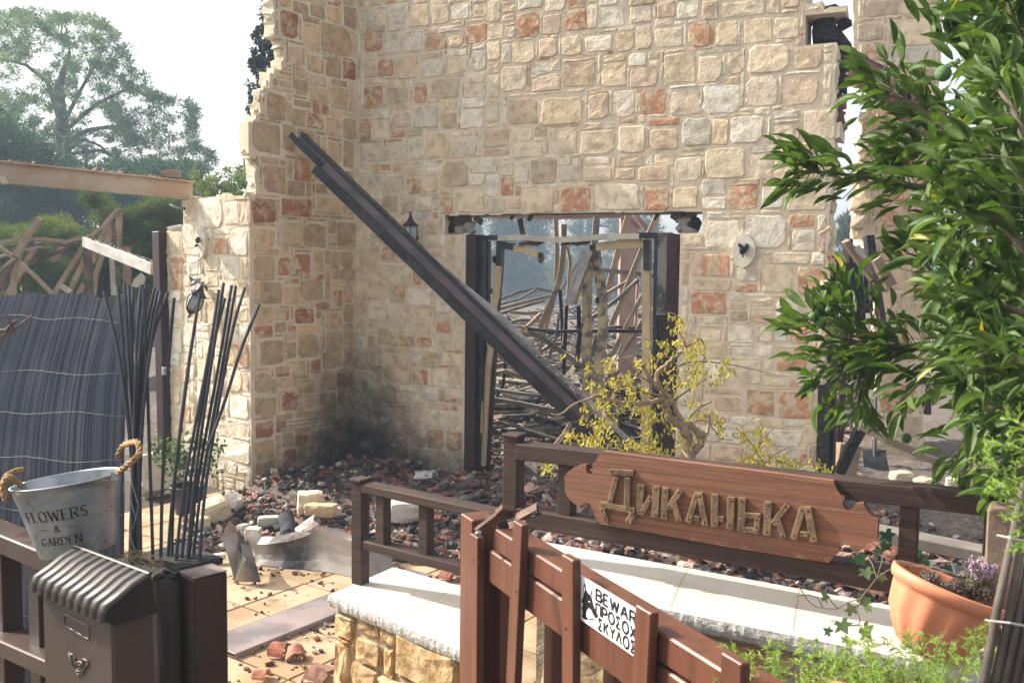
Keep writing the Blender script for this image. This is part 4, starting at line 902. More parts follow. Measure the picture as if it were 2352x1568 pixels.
def grail(name, z0, z1, off0, off1, u0, u1, m_=M_gate):
    mb = MB(); mb.cbox(GP.pt((u0+u1)/2, (z0+z1)/2, (off0+off1)/2), GP.u*(u1-u0)/2, GP.n*(off1-off0)/2, UPZ*(z1-z0)/2, .005); return mb.build(name, m_, gt)
ztp = GA.z
grail('top_cap', ztp-.075, ztp-.005, -.09, -.0065, .10, 1.9)
grail('top_rail', ztp-.19, ztp-.085, -.06, -.008, .06, 1.9)
grail('lower_rail', .12, .22, -.06, -.008, .06, 1.9)
pk = []
for (x, yt, xb) in ((1096,1228,1094),(1197,1199,1180),(1312,1278,1312),(1487,1396,1478),(1690,1508,None),(1960,1700,None)):
    a, k = gpick('picket', x, yt, 0, .012, .024, wm=.062, xb=xb); pk.append((a, k))
    for zz in (ztp-.13,):
        c = GP.pt((a-GP.o).dot(GP.u), zz, .0255); mb = MB(); mb.lathe(c, [(.0001,.001),(.0035,.001),(.004,0)], 8, GP.u, UPZ, GP.n); mb.build('screw_head', M_black, gt)
for (x, yt) in ((1155,1290),(1271,1370),(1410,1460),(1575,1560),(1800,1650)):
    a = gz(x, yt, -.075); u = (a-GP.o).dot(GP.u); mb = MB(); mb.cbox(GP.pt(u, (ztp-.16)/2+.03, -.085), GP.u*.026, GP.n*.026, UPZ*((ztp-.10)/2), .004); mb.build('baluster', M_gate, gt)
# latch: bolt, sliding bar and two angled keepers
M_rustl = mat('worn_latch_paint', (.16,.08,.05), (.10,.055,.04), scale=16, rough=.45, grime=((.28,.20,.12), 20, .6), rvar=.1)
lt_ = gz(1140,1200,.03)
la, lb = P(1097,1222,2.86), P(1152,1180,2.86)
mb = MB(); mb.cbar(la, lb, .014, .042, Vector((0,-.6,.8)), .002); mb.build('latch_bar', M_rustl, gt)
mb = MB(); mb.cbar(lb, P(1168,1165,2.84), .02, .05, Vector((.2,-.6,.7)), .002); mb.build('latch_plate', M_rustl, gt)
mb = MB(); mb.cbar(P(1148,1212,2.84), P(1168,1196,2.84), .006, .03, UPZ, .001); mb.cbar(P(1170,1192,2.84), P(1237,1181,2.80), .05, .006, UPZ, .001); mb.cbar(P(1237,1182,2.80), P(1233,1156,2.80), .05, .006, Vector((1,0,0)), .001); mb.build('latch_keeper', M_black, gt)
mb = MB(); mb.cbar(P(1182,1190,2.82), P(1234,1162,2.80), .045, .004, Vector((0,-.3,1)), .001); mb.build('latch_plate', M_rustl, gt)
mb = MB(); mb.cbar(P(1168,1206,2.80), P(1205,1190,2.80), .05, .004, Vector((0,-.3,1)), .001); mb.build('latch_plate', M_rustl, gt)
mb = MB(); mb.lathe(P(1095,1225,2.82), [(.008,-.012),(.008,0),(.005,.004),(.0001,.006)], 10, GP.u, UPZ, GP.n); mb.build('latch_bolt', M_galv, gt)
# ------------------------------------------------------------------ stroke lettering
def arc(cx, cy, rx, ry, a0, a1, n=10): return [(cx+rx*math.cos(math.radians(a0+(a1-a0)*k/n)), cy+ry*math.sin(math.radians(a0+(a1-a0)*k/n))) for k in range(n+1)]
GL = {
 'B': (.62, [[(0,0),(0,1)], [(0,1),(.32,1)]+arc(.32,.76,.26,.24,90,-90)+[(0,.52)], [(0,.52),(.35,.52)]+arc(.35,.26,.28,.26,90,-90)+[(0,0)]]),
 'E': (.52, [[(0,0),(0,1)], [(0,1),(.5,1)], [(0,.52),(.44,.52)], [(0,0),(.52,0)]]), 'F': (.50, [[(0,0),(0,1)], [(0,1),(.5,1)], [(0,.52),(.42,.52)]]),
 'L': (.5, [[(0,1),(0,0)], [(0,0),(.5,0)]]), 'W': (.95, [[(0,1),(.24,0)], [(.24,0),(.47,.9)], [(.47,.9),(.7,0)], [(.7,0),(.94,1)]]),
 'A': (.7, [[(0,0),(.35,1)], [(.35,1),(.7,0)], [(.13,.32),(.57,.32)]]), 'R': (.62, [[(0,0),(0,1)], [(0,1),(.3,1)]+arc(.3,.74,.28,.26,90,-90)+[(0,.48)], [(.28,.48),(.62,0)]]),
 'P': (.58, [[(0,0),(0,1)], [(0,1),(.3,1)]+arc(.3,.73,.28,.27,90,-90)+[(0,.46)]]), 'Π': (.66, [[(0,0),(0,1)], [(.66,0),(.66,1)], [(0,1),(.66,1)]]),
 'O': (.74, [arc(.37,.5,.37,.5,90,450,18)]), 'Σ': (.58, [[(.56,1),(0,1)], [(0,1),(.34,.5)], [(.34,.5),(0,0)], [(0,0),(.58,0)]]),
 'X': (.64, [[(0,0),(.64,1)], [(0,1),(.64,0)]]), 'H': (.64, [[(0,0),(0,1)], [(.64,0),(.64,1)], [(0,.5),(.64,.5)]]), 'K': (.6, [[(0,0),(0,1)], [(.58,1),(0,.42)], [(.18,.58),(.6,0)]]),
 'Y': (.64, [[(0,1),(.32,.48)], [(.64,1),(.32,.48)], [(.32,.48),(.32,0)]]), 'Λ': (.68, [[(0,0),(.34,1)], [(.34,1),(.68,0)]]),
 'S': (.5, [arc(.25,.75,.23,.25,40,270,10)+arc(.25,.25,.25,.25,90,-140,10)]), 'G': (.72, [arc(.37,.5,.37,.5,45,340,16)+[(.70,.42)], [(.48,.42),(.72,.42)]]),
 'D': (.7, [[(0,0),(0,1)], [(0,1),(.3,1)]+arc(.3,.5,.4,.5,90,-90,12)+[(0,0)]]), 'N': (.7, [[(0,0),(0,1)], [(0,1),(.7,0)], [(.7,0),(.7,1)]]),
 '&': (.7, [[(.7,0),(.2,.68)]+arc(.34,.80,.17,.2,200,-30,8)+[(.16,.42)]+arc(.24,.22,.24,.22,130,330,8)+[(.66,.45)]]), '-': (.6, [[(0,.5),(.6,.5)]]), ' ': (.35, [])}
def lettering(text, h, sw, serif=False, gap=.22, thin=None):
    """flat strokes in (x, y), list of quads; returns (quads, width)"""
    out = []; x = 0
    for ch in text:
        w_, ss = GL[ch]
        for s_ in ss:
            for (a, b) in zip(s_[:-1], s_[1:]):
                a, b = Vector(((x+a[0])*h, a[1]*h)), Vector(((x+b[0])*h, b[1]*h)); d = (b-a)
                if d.length < 1e-6: continue
                d.normalize(); wd = sw
                if thin: wd = sw*(thin+(1-thin)*abs(d.y) if d.x*d.y <= .02 or abs(d.x) < .1 else thin*1.2)
                n = Vector((-d.y, d.x))*wd/2; e = d*(wd*.35 if len(s_) > 2 else (0 if serif else 0)); out.append([a-e-n, b+e-n, b+e+n, a-e+n])
            if serif and len(s_) == 2:
                for p in s_:
                    o = s_[1] if p is s_[0] else s_[0]
                    if p[1] in (0, 1) and abs(p[1]-o[1]) > .7:
                        c = Vector(((x+p[0])*h, p[1]*h)); out.append([c+Vector((-sw*1.15,-sw*.18)), c+Vector((sw*1.15,-sw*.18)), c+Vector((sw*1.15,sw*.18)), c+Vector((-sw*1.15,sw*.18))])
        x += w_+gap
    return out, (x-gap)*h
# beware sign, behind pickets three and four
M_signw = mat('sign_white', (.78,.80,.82), (.74,.76,.79), scale=6, rough=.35, spec=.5); M_ink = mat('sign_black', (.012,.012,.014), rough=.45)
def gu(x, y, off): p = gz(x, y, off); return (p-GP.o).dot(GP.u), p.z
OFFS = .0
uL, vL = gu(1322, 1318, OFFS); uR, vR = gu(1470, 1400, OFFS)
vT = gu(1335,1322,OFFS)[1]; vB = gu(1336,1424,OFFS)[1]
uL = gu(1318,1350,OFFS)[0]; uR = gu(1488,1450,OFFS)[0]
bs = thing('beware_sign', GP.pt((uL+uR)/2, vB, OFFS), 'white BEWARE of the dog sign with Greek text fixed between two gate pickets', 'sign')
mb = MB(); mb.cbox(GP.pt((uL+uR)/2, (vT+vB)/2, OFFS-.0025), GP.u*(uR-uL)/2, GP.n*.0025, UPZ*(vT-vB)/2, .0008); mb.build('plate', M_signw, bs)
H_ = vT-vB; Wd_ = uR-uL
print('sign', Wd_, H_)
k = 0
uvis = gu(1462,1430,OFFS)[0]
for (txt, row, visn, uvx) in (('BEWARE', .80, 5, .385),('ΠPOΣOXH', .49, 6, .385),('ΣKYΛOΣ', .19, 6, .43)):
    hh = H_*.235; quads, wd = lettering(txt, hh, hh*.23, gap=.26); vis = lettering(txt[:visn], hh, hh*.23, gap=.26)[1]
    ua = uL+(uvis-uL)*uvx; sc_ = (uvis-.002-ua)/vis; mb = MB()
    for qd in quads:
        k += 1; mb.add([GP.pt(ua+p.x*sc_, vB+H_*row-hh*.5+p.y, OFFS+.0004+.00002*(k % 9)) for p in qd], [(0,1,2,3)])
    mb.build('lettering', M_ink, bs)
mb = MB(); zz = vB+H_*.655; ua = uL+(uvis-uL)*.385; mb.add([GP.pt(ua, zz, OFFS+.0004), GP.pt(uR-.004, zz, OFFS+.0004), GP.pt(uR-.004, zz+.0015, OFFS+.0004), GP.pt(ua, zz+.0015, OFFS+.0004)], [(0,1,2,3)]); mb.build('ruled_line', M_ink, bs)
def dogpt(x, y, o): # drawing box taken from the photo crop
    px, py = q('N3', x, y); p = gz(px, py, OFFS+o); return p
dog = [(935,985),(945,960),(950,935),(948,905),(952,868),(960,850),(966,875),(970,905),(985,930),(998,938),(1010,965),(1018,1000),(1028,1035),(1045,1070),(1055,1085),(1050,1100),(1035,1105),(1020,1080),(1005,1050),(990,1030),(975,1045),(968,1070),(972,1095),(985,1110),(975,1118),(955,1110),(938,1095),(945,1060),(938,1030),(948,1005)]
ear = [(1002,930),(1007,905),(1009,885),(1014,910),(1012,945),(1007,955)]
jaw = [(985,1112),(1000,1106),(1020,1112),(1040,1108),(1030,1118),(1008,1120)]
for pl_ in (dog, ear, jaw):
    mb = MB(); mb.add([dogpt(x, y, .0006) for x, y in pl_][::-1], [tuple(range(len(pl_)))]); mb.build('dog_silhouette', M_ink, bs)
mb = MB(); mb.add([dogpt(x, y, .0009) for x, y in [(955,885),(959,875),(962,895),(958,925),(953,910)]], [(0,1,2,3,4)]); mb.build('dog_highlight', M_signw, bs); mb = MB(); mb.add([dogpt(x, y, .0009) for x, y in [(985,985),(995,982),(998,990),(988,993)]], [(0,1,2,3)]); mb.build('dog_highlight', M_signw, bs); mb = MB(); mb.add([dogpt(x, y, .0009) for x, y in [(995,1045),(1008,1050),(1015,1075),(1002,1078),(994,1060)]], [(0,1,2,3,4)]); mb.build('dog_highlight', M_signw, bs)
# ------------------------------------------------------------------ left fence, post, pillar, mailbox
LF = math.radians(-39.5); lu = Vector((math.cos(LF), math.sin(LF), 0)); ln_ = Vector((lu.y, -lu.x, 0))
lfn = thing('left_fence', P(40,1560,2.7), 'dark brown wooden fence rails at the lower left in front of the reed screen', 'fence')
LPp = Plane((P(40,1230,2.7).x, P(40,1230,2.7).y), -39.5)
def lbar(name, y0, y1, h, x1=112, dep=.10, off=0):
    a = LPp.hit(-90, y0-90*.41-(0), off); b = LPp.hit(x1, y1+(x1)*.41*0, off); mb = MB(); mb.cbar(a, b, dep, h, UPZ, .004); return mb.build(name, M_post, lfn)
lbar('top_rail', 1228, 1258, .058, 105, .085)
mb = MB(); mb.cbar(LPp.hit(-60,1205), LPp.hit(235,1325), .085, .058, UPZ, .004)
for o in [o for o in bpy.data.objects if o.name.startswith('top_rail') and o.parent == lfn]: bpy.data.objects.remove(o)
mb.build('top_rail', M_post, lfn)
mb = MB(); mb.cbar(LPp.hit(-60,1435), LPp.hit(235,1562), .10, .05, UPZ, .004); mb.build('lower_rail', M_post, lfn)
for x in (14, 98):
    a, b = LPp.hit(x, 1240 if x < 50 else 1275, -.02), LPp.hit(x, 1700, -.02); mb = MB(); b.x, b.y = a.x, a.y; mb.cbox((a+b)/2, lu*.035, ln_*.03, (a-b)/2, .003); mb.build('upright', M_post, lfn)
# pillar block with flat dark top carrying the sticks
pil = P(352,1290,2.64); pil_z = pil.z
pb_ = thing('gate_pillar', Vector((pil.x, pil.y, 0)), 'square dark pillar with a flat top behind the mailbox', 'pillar')
c = Vector((pil.x, pil.y, 0))+ln_*-.05
mb = MB(); mb.cbox(c+UPZ*(pil_z/2-.012), lu*.10, ln_*.10, UPZ*(pil_z/2-.012), .005); mb.build('shaft', M_post, pb_)
mb = MB(); mb.cbox(c+UPZ*(pil_z-.011), lu*.11, ln_*.11, UPZ*.011, .004); mb.build('top_slab', M_char, pb_)
# burnt round log post and square steel post
mb = MB(); a = P(387,1322,2.42); mb.tube([Vector((a.x,a.y,-.02)), Vector((a.x,a.y,a.z*.6)), a], [.037,.036,.035], 14)
M_log = mat('charred_log', (.028,.02,.018), (.07,.045,.035), scale=9, rough=.6, bump=.9, bscale=40, stretch=((0,0,0),(1,1,9)))
lg = thing('round_burnt_post', Vector((a.x,a.y,0)), 'round charred log post between the mailbox and the square brown post', 'post'); mb.build('log', M_log, lg, smooth=True)
mb = MB()
for _ in range(14): t = rnd.uniform(0, 6.28); chunk(mb, a+Vector((.025*math.cos(t), .025*math.sin(t), rnd.uniform(-.004,.004))), .01, (1,1,1,1), ax=(1.2,1,.6))
tag(mb.build('splintered_top', M_char, lg), kind='stuff')
a = P(467,1311,2.42); am = math.radians(-44); ux = Vector((math.cos(am), math.sin(am), 0)); uy = Vector((ux.y,-ux.x,0))
sp_ = thing('square_post', Vector((a.x,a.y,0)), 'square brown metal post with a worn flat cap, right of the round burnt post', 'post')
kx, ky = .041, .047
mb = MB(); mb.cbox(Vector((a.x,a.y,a.z/2-.002)), ux*kx, uy*ky, UPZ*(a.z/2-.002), .003); mb.build('shaft', M_post, sp_)
mb = MB(); mb.cbox(Vector((a.x,a.y,a.z)), ux*(kx+.001), uy*(ky+.001), UPZ*.002, .0015); mb.build('cap', mat('pale_post_cap', (.20,.17,.16), (.10,.06,.045), scale=14, rough=.4, rvar=.12), sp_)  # cap in a paler mottled tone than the shaft
# mailbox
M_mail = mat('mailbox_brown', (.066,.046,.037), (.05,.035,.028), scale=4, rough=.45, bump=.08, bscale=90, grime=((.17,.13,.10), 30, .67), spec=.5)
M_mroof = mat('mailbox_roof', (.020,.015,.013), (.03,.023,.02), scale=7, rough=.36, rvar=.1, spec=.32, grime=((.12,.11,.10), 26, .70))
MP = Plane((P(180,1400,2.15).x, P(180,1400,2.15).y), -37)
mu0, mvT = MP.uv(96, 1348); mu1, _ = MP.uv(257, 1420); mvT = MP.uv(180,1385)[1]
mW = mu1-mu0; print('mailbox width', mW, 'top', mvT)
mx = thing('mailbox', MP.pt((mu0+mu1)/2, mvT-.42, 0), 'brown letter box with a ribbed tile look roof and embossed post horn, below the bucket', 'mailbox')
MD = .105
body = [MP.pt(mu0, mvT+.0, 0), MP.pt(mu1, mvT+.0, 0)]
mb = MB(); mb.cbox(MP.pt((mu0+mu1)/2, mvT-.24, -MD/2), MP.u*mW/2, MP.n*MD/2, UPZ*.24, .006); mb.build('box', M_mail, mx)
zE = mvT+.005; 
def roofprof(k): # (off, z) from ridge to skirt bottom
    return [(-MD*.86, zE+.072), (-MD*.48, zE+.058), (-.02, zE+.040), (.012, zE+.024), (.020, zE+.012), (.021, zE-.004)][k]
nr = 10; vs = []; fs = []; NC = nr*8; ov = .012
for k in range(6):
    off, z = roofprof(k)
    for i in range(NC+1):
        t = i/NC; rr = abs(math.sin(math.pi*(t*nr)))**.6; dn_ = (.55, 1) if k < 4 else (1, .15)
        o2 = off+(.002*rr if k < 3 else .0055*rr); z2 = z+(.0065*rr if k < 4 else 0)
        if k == 5: z2 -= .006*rr
        vs.append(MP.pt(mu0-ov+(mW+2*ov)*t, z2, o2))
for k in range(5):
    for i in range(NC): a_ = k*(NC+1)+i; fs.append((a_, a_+NC+1, a_+NC+2, a_+1))
mb = MB(); mb.add(vs, fs); mb.build('ribbed_roof', M_mroof, mx, smooth=True)
for uu in (mu0-ov, mu1+ov):
    mb = MB(); pts = [MP.pt(uu, z, o) for o, z in [roofprof(k) for k in range(6)]]+[MP.pt(uu, zE-.02, 0), MP.pt(uu, zE-.02, -MD)]
    mb.prism(pts if uu > mu0 else pts[::-1], MP.u*(1 if uu > mu0 else -1), .004); mb.build('roof_end', M_mroof, mx)
mb = MB(); mb.cbar(MP.pt(mu0-ov, zE+.076, -MD*.86), MP.pt(mu1+ov, zE+.076, -MD*.86), .012, .008, UPZ, .003); mb.build('ridge', M_mroof, mx)
def uvq(k, x, y): px, py = q(k, x, y); return MP.uv(px, py)
pl4 = [uvq('N1', *p) for p in ((410,1125),(570,1205),(572,1292),(415,1200))]
def edge_loop(pts, r, name, off=.0):
    mb = MB(); P3 = [MP.pt(u, v, off) for u, v in pts]; mb.tube(P3+[P3[0], P3[1]], r, 6, cap=False); mb.build(name, M_mail, mx, smooth=True)
def rounded(pts, r=.2, n=4):
    o = []; 
    for i in range(len(pts)):
        a, b, c = [Vector(pts[j % len(pts)]) for j in (i-1, i, i+1)]
        p1, p2 = b+(a-b)*r, b+(c-b)*r
        for k in range(n+1): t = k/n; o.append(tuple(p1*(1-t)**2+b*2*t*(1-t)+p2*t*t))
    return o
edge_loop(rounded(pl4, .14), .0022, 'name_plate_rim')
def emb(pts, r=.003): mb = MB(); mb.tube([MP.pt(*uvq('N1', x, y), .0005) for x, y in pts], r, 6); return mb.build('post_horn', M_mail, mx, smooth=True)
emb([(508+26*math.cos(t/4.0), 1462+30*math.sin(t/4.0)) for t in range(0, 26)], .0032); emb([(508+11*math.cos(t/3.0), 1462+13*math.sin(t/3.0)) for t in range(0, 19)], .003)
emb([(442,1375),(480,1395)],.003); emb([(442,1375),(462,1440),(480,1490),(505,1515),(530,1500),(552,1465),(570,1435)],.0034); emb([(480,1395),(488,1425)],.003); emb([(535,1412),(570,1435)],.003); emb([(535,1412),(530,1450)],.003)
# ------------------------------------------------------------------ bucket
M_zinc = mat('galvanised_zinc', (.40,.42,.44), (.27,.30,.33), scale=13, rough=.36, metal=.7, bump=.05, bscale=50, grime=((.15,.16,.19), 30, .58), rvar=.1)
M_rope = mat('jute_rope', (.42,.27,.13), (.26,.16,.08), scale=60, rough=.9, bump=.8, bscale=120)
dBk = 2.47; bc = P(181,1262,dBk); sB = dBk/FPX
az = Vector((-.065,0,1)).normalized(); axx = Vector((.93,-.37,.20)).normalized(); axx = (axx-az*axx.dot(az)).normalized(); az = (az+Vector((0,0,0))).normalized()
tl = math.radians(8.5); az = (Vector((-math.sin(tl),0,math.cos(tl)))).normalized(); axx = Vector((math.cos(tl),0,math.sin(tl))); ayy = az.cross(axx)
rx_t, rx_b, hB = 120*sB, 86*sB, 163*sB
bk = thing('zinc_bucket', bc, 'zinc planter bucket with rope handles lettered FLOWERS & GARDEN, standing on the left fence', 'bucket')
OV = .78
def bprof(z): return rx_b+(rx_t-rx_b)*(z/hB)
mb = MB(); prof = [(.0001,.004),(bprof(0),.0),(bprof(0)+.001,.006)]+[(bprof(hB*k/10), hB*k/10) for k in range(1, 11)]+[(bprof(hB)+.004,hB+.001),(bprof(hB)+.004,hB+.005),(bprof(hB)-.001,hB+.005)]+[(bprof(hB*k/10)-.002, hB*k/10) for k in range(10, 0, -1)]+[(.0001,.012)]
mb.lathe(bc, prof, 48, axx, ayy*OV, az); mb.build('pail', M_zinc, bk, smooth=True)
def bsurf(theta, z, e=.0012):  # theta 0 = towards the viewer
    r = bprof(z)+e; return bc+axx*(r*math.sin(theta))-ayy*(r*OV*math.cos(theta))+az*z
tc = -.02
for (txt, hh, zc, sw) in (('FLOWERS', .0275, hB*.63, .0040),('&', .017, hB*.44, .0028),('GARDEN', .020, hB*.26, .0031)):
    quads, wd = lettering(txt, hh, sw, serif=True, gap=.27, thin=.42); mb = MB()
    for j, qd in enumerate(quads): mb.add([bsurf(tc+.03+(p.x-wd/2)/bprof(zc)*1.02, zc+p.y-hh/2+.0, .0012+.00003*(j % 8)) for p in qd], [(0,1,2,3)])
    mb.build('lettering', M_ink, bk)
for sg in (-1, 1):
    mb = MB(); t0 = tc+.03+sg*.33; mb.add([bsurf(t0-.09, hB*.44-.001), bsurf(t0+.09, hB*.44-.001), bsurf(t0+.09, hB*.44+.0005), bsurf(t0-.09, hB*.44+.0005)], [(0,1,2,3)]); mb.build('dash', M_ink, bk)
def rope(pts, parent, r=.0072):
    # three twisted strands
    pts = [Vector(p) for p in pts]; N = 60; pp = []
    for k in range(N+1):
        t = k/N*(len(pts)-1); i = min(int(t), len(pts)-2); f = t-i
        p0, p1, p2, p3 = pts[max(i-1,0)], pts[i], pts[i+1], pts[min(i+2,len(pts)-1)]
        pp.append(.5*((2*p1)+(p2-p0)*f+(2*p0-5*p1+4*p2-p3)*f*f+(3*p1-p0-3*p2+p3)*f**3))
    for s_ in range(3):
        mb = MB(); o = []
        for k, p in enumerate(pp):
            d = (pp[min(k+1,N)]-pp[max(k-1,0)]).normalized(); a = d.orthogonal().normalized() if abs(d.y) > .9 else d.cross(Vector((0,1,0))).normalized(); b = d.cross(a); t = k*.62+s_*2.094
            o.append(p+a*math.cos(t)*r*.62+b*math.sin(t)*r*.62)
        mb.tube(o, r*.62, 7); mb.build('strand', M_rope, parent, smooth=True)
def emp(name, parent): e = bpy.data.objects.new(name, None); C.objects.link(e); e.parent = parent; e['_base'] = parent['_base']; return e
hr = emp('rope_handle', bk); rope([P(56,1122,2.44), P(40,1108,2.40), P(20,1096,2.38), P(8,1118,2.38), P(14,1145,2.38), P(8,1128,2.42), P(12,1098,2.50), P(30,1084,2.56), P(54,1078,2.60)], hr)
hr = emp('rope_handle', bk); rope([P(266,1088,2.44), P(285,1074,2.38), P(305,1058,2.36), P(320,1040,2.38), P(316,1016,2.42), P(300,1016,2.5), P(282,1024,2.62), P(270,1048,2.66)], hr)
for (x0, y0, x1, y1) in ((50,1110,62,1134),(264,1082,263,1104)):
    mb = MB(); mb.cbar(P(x0,y0,2.42), P(x1,y1,2.42), .022, .004, Vector((0,-1,0)), .001); mb.build('handle_strap', M_zinc, bk)
# ------------------------------------------------------------------ loose grey plastic sticks
M_stick = mat('grey_plastic_cane', (.036,.041,.052), (.05,.055,.067), scale=8, rough=.5, bump=.05, spec=.4, rvar=.08)
SK = [((685,185),(788,640),(850,1100),(915,1700)),((778,160),(812,560),(858,1040),(880,1600)),((823,135),(845,560),(880,1100),(910,1700)),((850,155),(868,500),(885,1000),(895,1620)),((880,180),(872,520),(876,1000),(884,1620)),((932,150),(905,500),(888,900),(872,1600)),((950,172),(970,700),(985,1200),(1005,1720)),((965,155),(930,560),(895,960),(866,1620)),((1020,172),(950,560),(905,960),(900,1640)),((1040,190),(975,560),(905,960),(888,1660)),((1065,195),(1000,520),(915,940),(922,1660)),((1108,200),(985,600),(925,960),(930,1680)),
      ((1150,235),(1110,720),(1080,1200),(1066,1740)),((1320,205),(1255,620),(1180,1150),(1120,1740)),((1288,420),(1235,740),(1165,1150),(1140,1740)),((1445,180),(1380,600),(1270,1100),(1180,1750)),((1477,135),(1400,640),(1320,1150),(1250,1760)),((1485,235),(1375,700),(1300,1150),(1215,1750)),((1530,150),(1450,640),(1350,1150),(1260,1760)),((1557,155),(1475,640),(1375,1150),(1290,1770)),((1617,165),(1520,520),(1400,1080),(1330,1770)),((1712,275),(1590,580),(1490,900),(1380,1200))]
sg = 'loose grey plastic canes standing on the pillar'
where = ['first from the left, leaning left','second from the left of the left bunch','tallest of the left bunch','fourth from the left in the left bunch','short straight one in the middle of the left bunch','one leaning slightly right in the left bunch','front one crossing the left bunch down to the gap','one hidden behind the front cane of the left bunch','one leaning right behind the left bunch','one of the right leaning canes of the left bunch','next to outermost right leaning cane of the left bunch','outermost right leaning cane of the left bunch','lone one between the two bunches','leftmost of the right bunch, in front of the hanging lantern','short one just behind the leftmost of the right bunch','third from the left of the right bunch','tallest of the right bunch','short one in the middle of the right bunch','sixth from the left of the right bunch','thick looking one right of the centre of the right bunch','second from the right in the right bunch','one leaning furthest right, apart from the rest']
for i, pts in enumerate(SK):
    mb = MB(); dd = 2.62+.012*(i % 5)+(.04 if i > 12 else 0); pp = []
    if i < 21:
        (xa, ya), (xb, yb) = pts[2], pts[3]; xe = xb+(xb-xa)/(yb-ya)*(1985-yb)*.55; pts = (pts[0], pts[1], (pts[2][0]*.5+xb*.5, ya*.5+yb*.5), (xe, 1985+rnd.uniform(-15,15)))
    for j, p in enumerate(pts):
        x, y = q('M1', *p); pp.append(P(x, y, dd+.10*(1-j/3)))
    # smooth
    sm = []
    for k in range(13):
        t = k/12*3; a_ = min(int(t), 2); f = t-a_; p0, p1, p2, p3 = pp[max(a_-1,0)], pp[a_], pp[a_+1], pp[min(a_+2,3)]
        sm.append(.5*((2*p1)+(p2-p0)*f+(2*p0-5*p1+4*p2-p3)*f*f+(3*p1-p0-3*p2+p3)*f**3))
    mb.tube(sm, .0051, 8); solo(mb, 'plastic_cane', M_stick, 'grey cane, '+where[i], 'cane', group=sg, smooth=False)
# thin wires and dry grass round their feet
mb = MB()
M_wire = mat('wire', (.50,.49,.47), rough=.4, metal=.6)
M_straw = mat('dry_straw', (.42,.33,.16), (.30,.22,.11), scale=20, rough=.8)
for _ in range(14):
    x0, y0 = rnd.uniform(245,330), rnd.uniform(1275,1290); pts = [P(x0, y0, 2.5), P(x0+rnd.uniform(10,40), y0-rnd.uniform(5,20), 2.45), P(x0+rnd.uniform(45,80), y0+rnd.uniform(-8,12), 2.42), P(x0+rnd.uniform(70,110), y0+rnd.uniform(8,34), 2.40)]
    mb.tube(pts, .0009, 4)
tag(mb.build('dry_grass_blades', M_straw, None), kind='stuff', label='dry straw blades caught at the feet of the grey canes')
for pts in ([(286,1040),(292,1080),(283,1120),(300,1150),(312,1190),(298,1230),(310,1262)],[(275,1062),(300,1100),(318,1160),(306,1210)]):
    mb = MB(); mb.tube([P(x, y, 2.44) for x, y in pts], .0007, 4); solo(mb, 'loose_wire', M_wire, 'thin curled wire hanging down the left bunch of canes' if pts[0][0] == 286 else 'shorter thin wire looped by the right rope handle of the bucket', 'wire')
# ------------------------------------------------------------------ reed screen
M_reed = mat('grey_plastic_reed', (.085,.096,.120), (.105,.116,.142), scale=6, rough=.6, spec=.25, grime=((.16,.14,.12), 14, .66))
M_reed2 = mat('dark_plastic_reed', (.045,.052,.068), (.06,.067,.082), scale=6, rough=.6, spec=.25); M_reed3 = mat('pale_plastic_reed', (.12,.13,.15), (.15,.155,.17), scale=6, rough=.7, spec=.2)  # darker and paler reed tones, mixed at random so single stripes show
scn = thing('reed_screen', P(120,1568,3.6), 'rolled out dark grey plastic reed screen bound with white wires, leaning at the left', 'fence screen')
def rd(s, t):      # s 0..1 left to right, t 0 top .. 1 bottom
    xt = -60+390*s; yt = 671+3*math.sin(s*9)+10*s-2.5*math.sin(s*23)
    ctl = [(xt, yt), (xt-45-20*(1-s)+10*s, 850), (xt-80-30*(1-s)+35*s, 1010), (xt-100-30*(1-s)+55*s, 1230), (xt-115-30*(1-s)+62*s, 1600)]
    u = t*4; i = min(int(u), 3); f = u-i; f = f; a, b = ctl[i], ctl[i+1]; p0, p3 = ctl[max(i-1,0)], ctl[min(i+2,4)]
    c = [.5*((2*a[k])+(b[k]-p0[k])*f+(2*p0[k]-5*a[k]+4*b[k]-p3[k])*f*f+(3*a[k]-p0[k]-3*b[k]+p3[k])*f**3) for k in (0,1)]
    d = 3.42-.22*t+.03*math.sin(s*6.2)*(1-t*.5)-.12*s
    return P(c[0], c[1], d)
NRD = 128
for i in range(NRD):
    s_ = (i+.5)/NRD; j = rnd.uniform(-.003,.003); mb = MB(); o = rnd.uniform(-.004,.008)
    pts = [rd(s_+j*.3, max(0, t+o*(1-t))) for t in [k/9 for k in range(10)]]; 
    mb.tube(pts, [ .0046-.0008*k/9 for k in range(10)], 6, cap=True); mb.build('reed', (M_reed, M_reed2, M_reed3)[rnd.choice((0,0,1,2))], scn)
for (ys) in (.085,.245,.395,.545,.68,.86):
    mb = MB(); pts = [rd(k/60, ys+.006*math.sin(k*.21+ys*20)+.02*(k/60))+Vector((0,-.010,.0))+Vector((0,0,rnd.uniform(-.0015,.0015))) for k in range(61)]; mb.tube(pts, .0008, 5); mb.build('binding_wire', mat('binding_wire', (.30,.30,.29), rough=.7), scn)
mb = MB(); M_twig = mat('dry_twig', (.17,.12,.10), (.10,.07,.06), scale=20, rough=.8)
for pts in ([(-10,778),(20,765),(45,748),(75,722)],[(10,765),(25,745),(40,735)],[(-10,760),(15,758),(35,768)],[(30,762),(22,740),(12,722)]): mb.tube([P(x, y, 3.1) for x, y in pts], [.007,.005,.004,.002][:len(pts)], 6)
solo(mb, 'bare_twig', M_twig, 'bare dry branched twig crossing the reed screen at the left edge', 'twig')
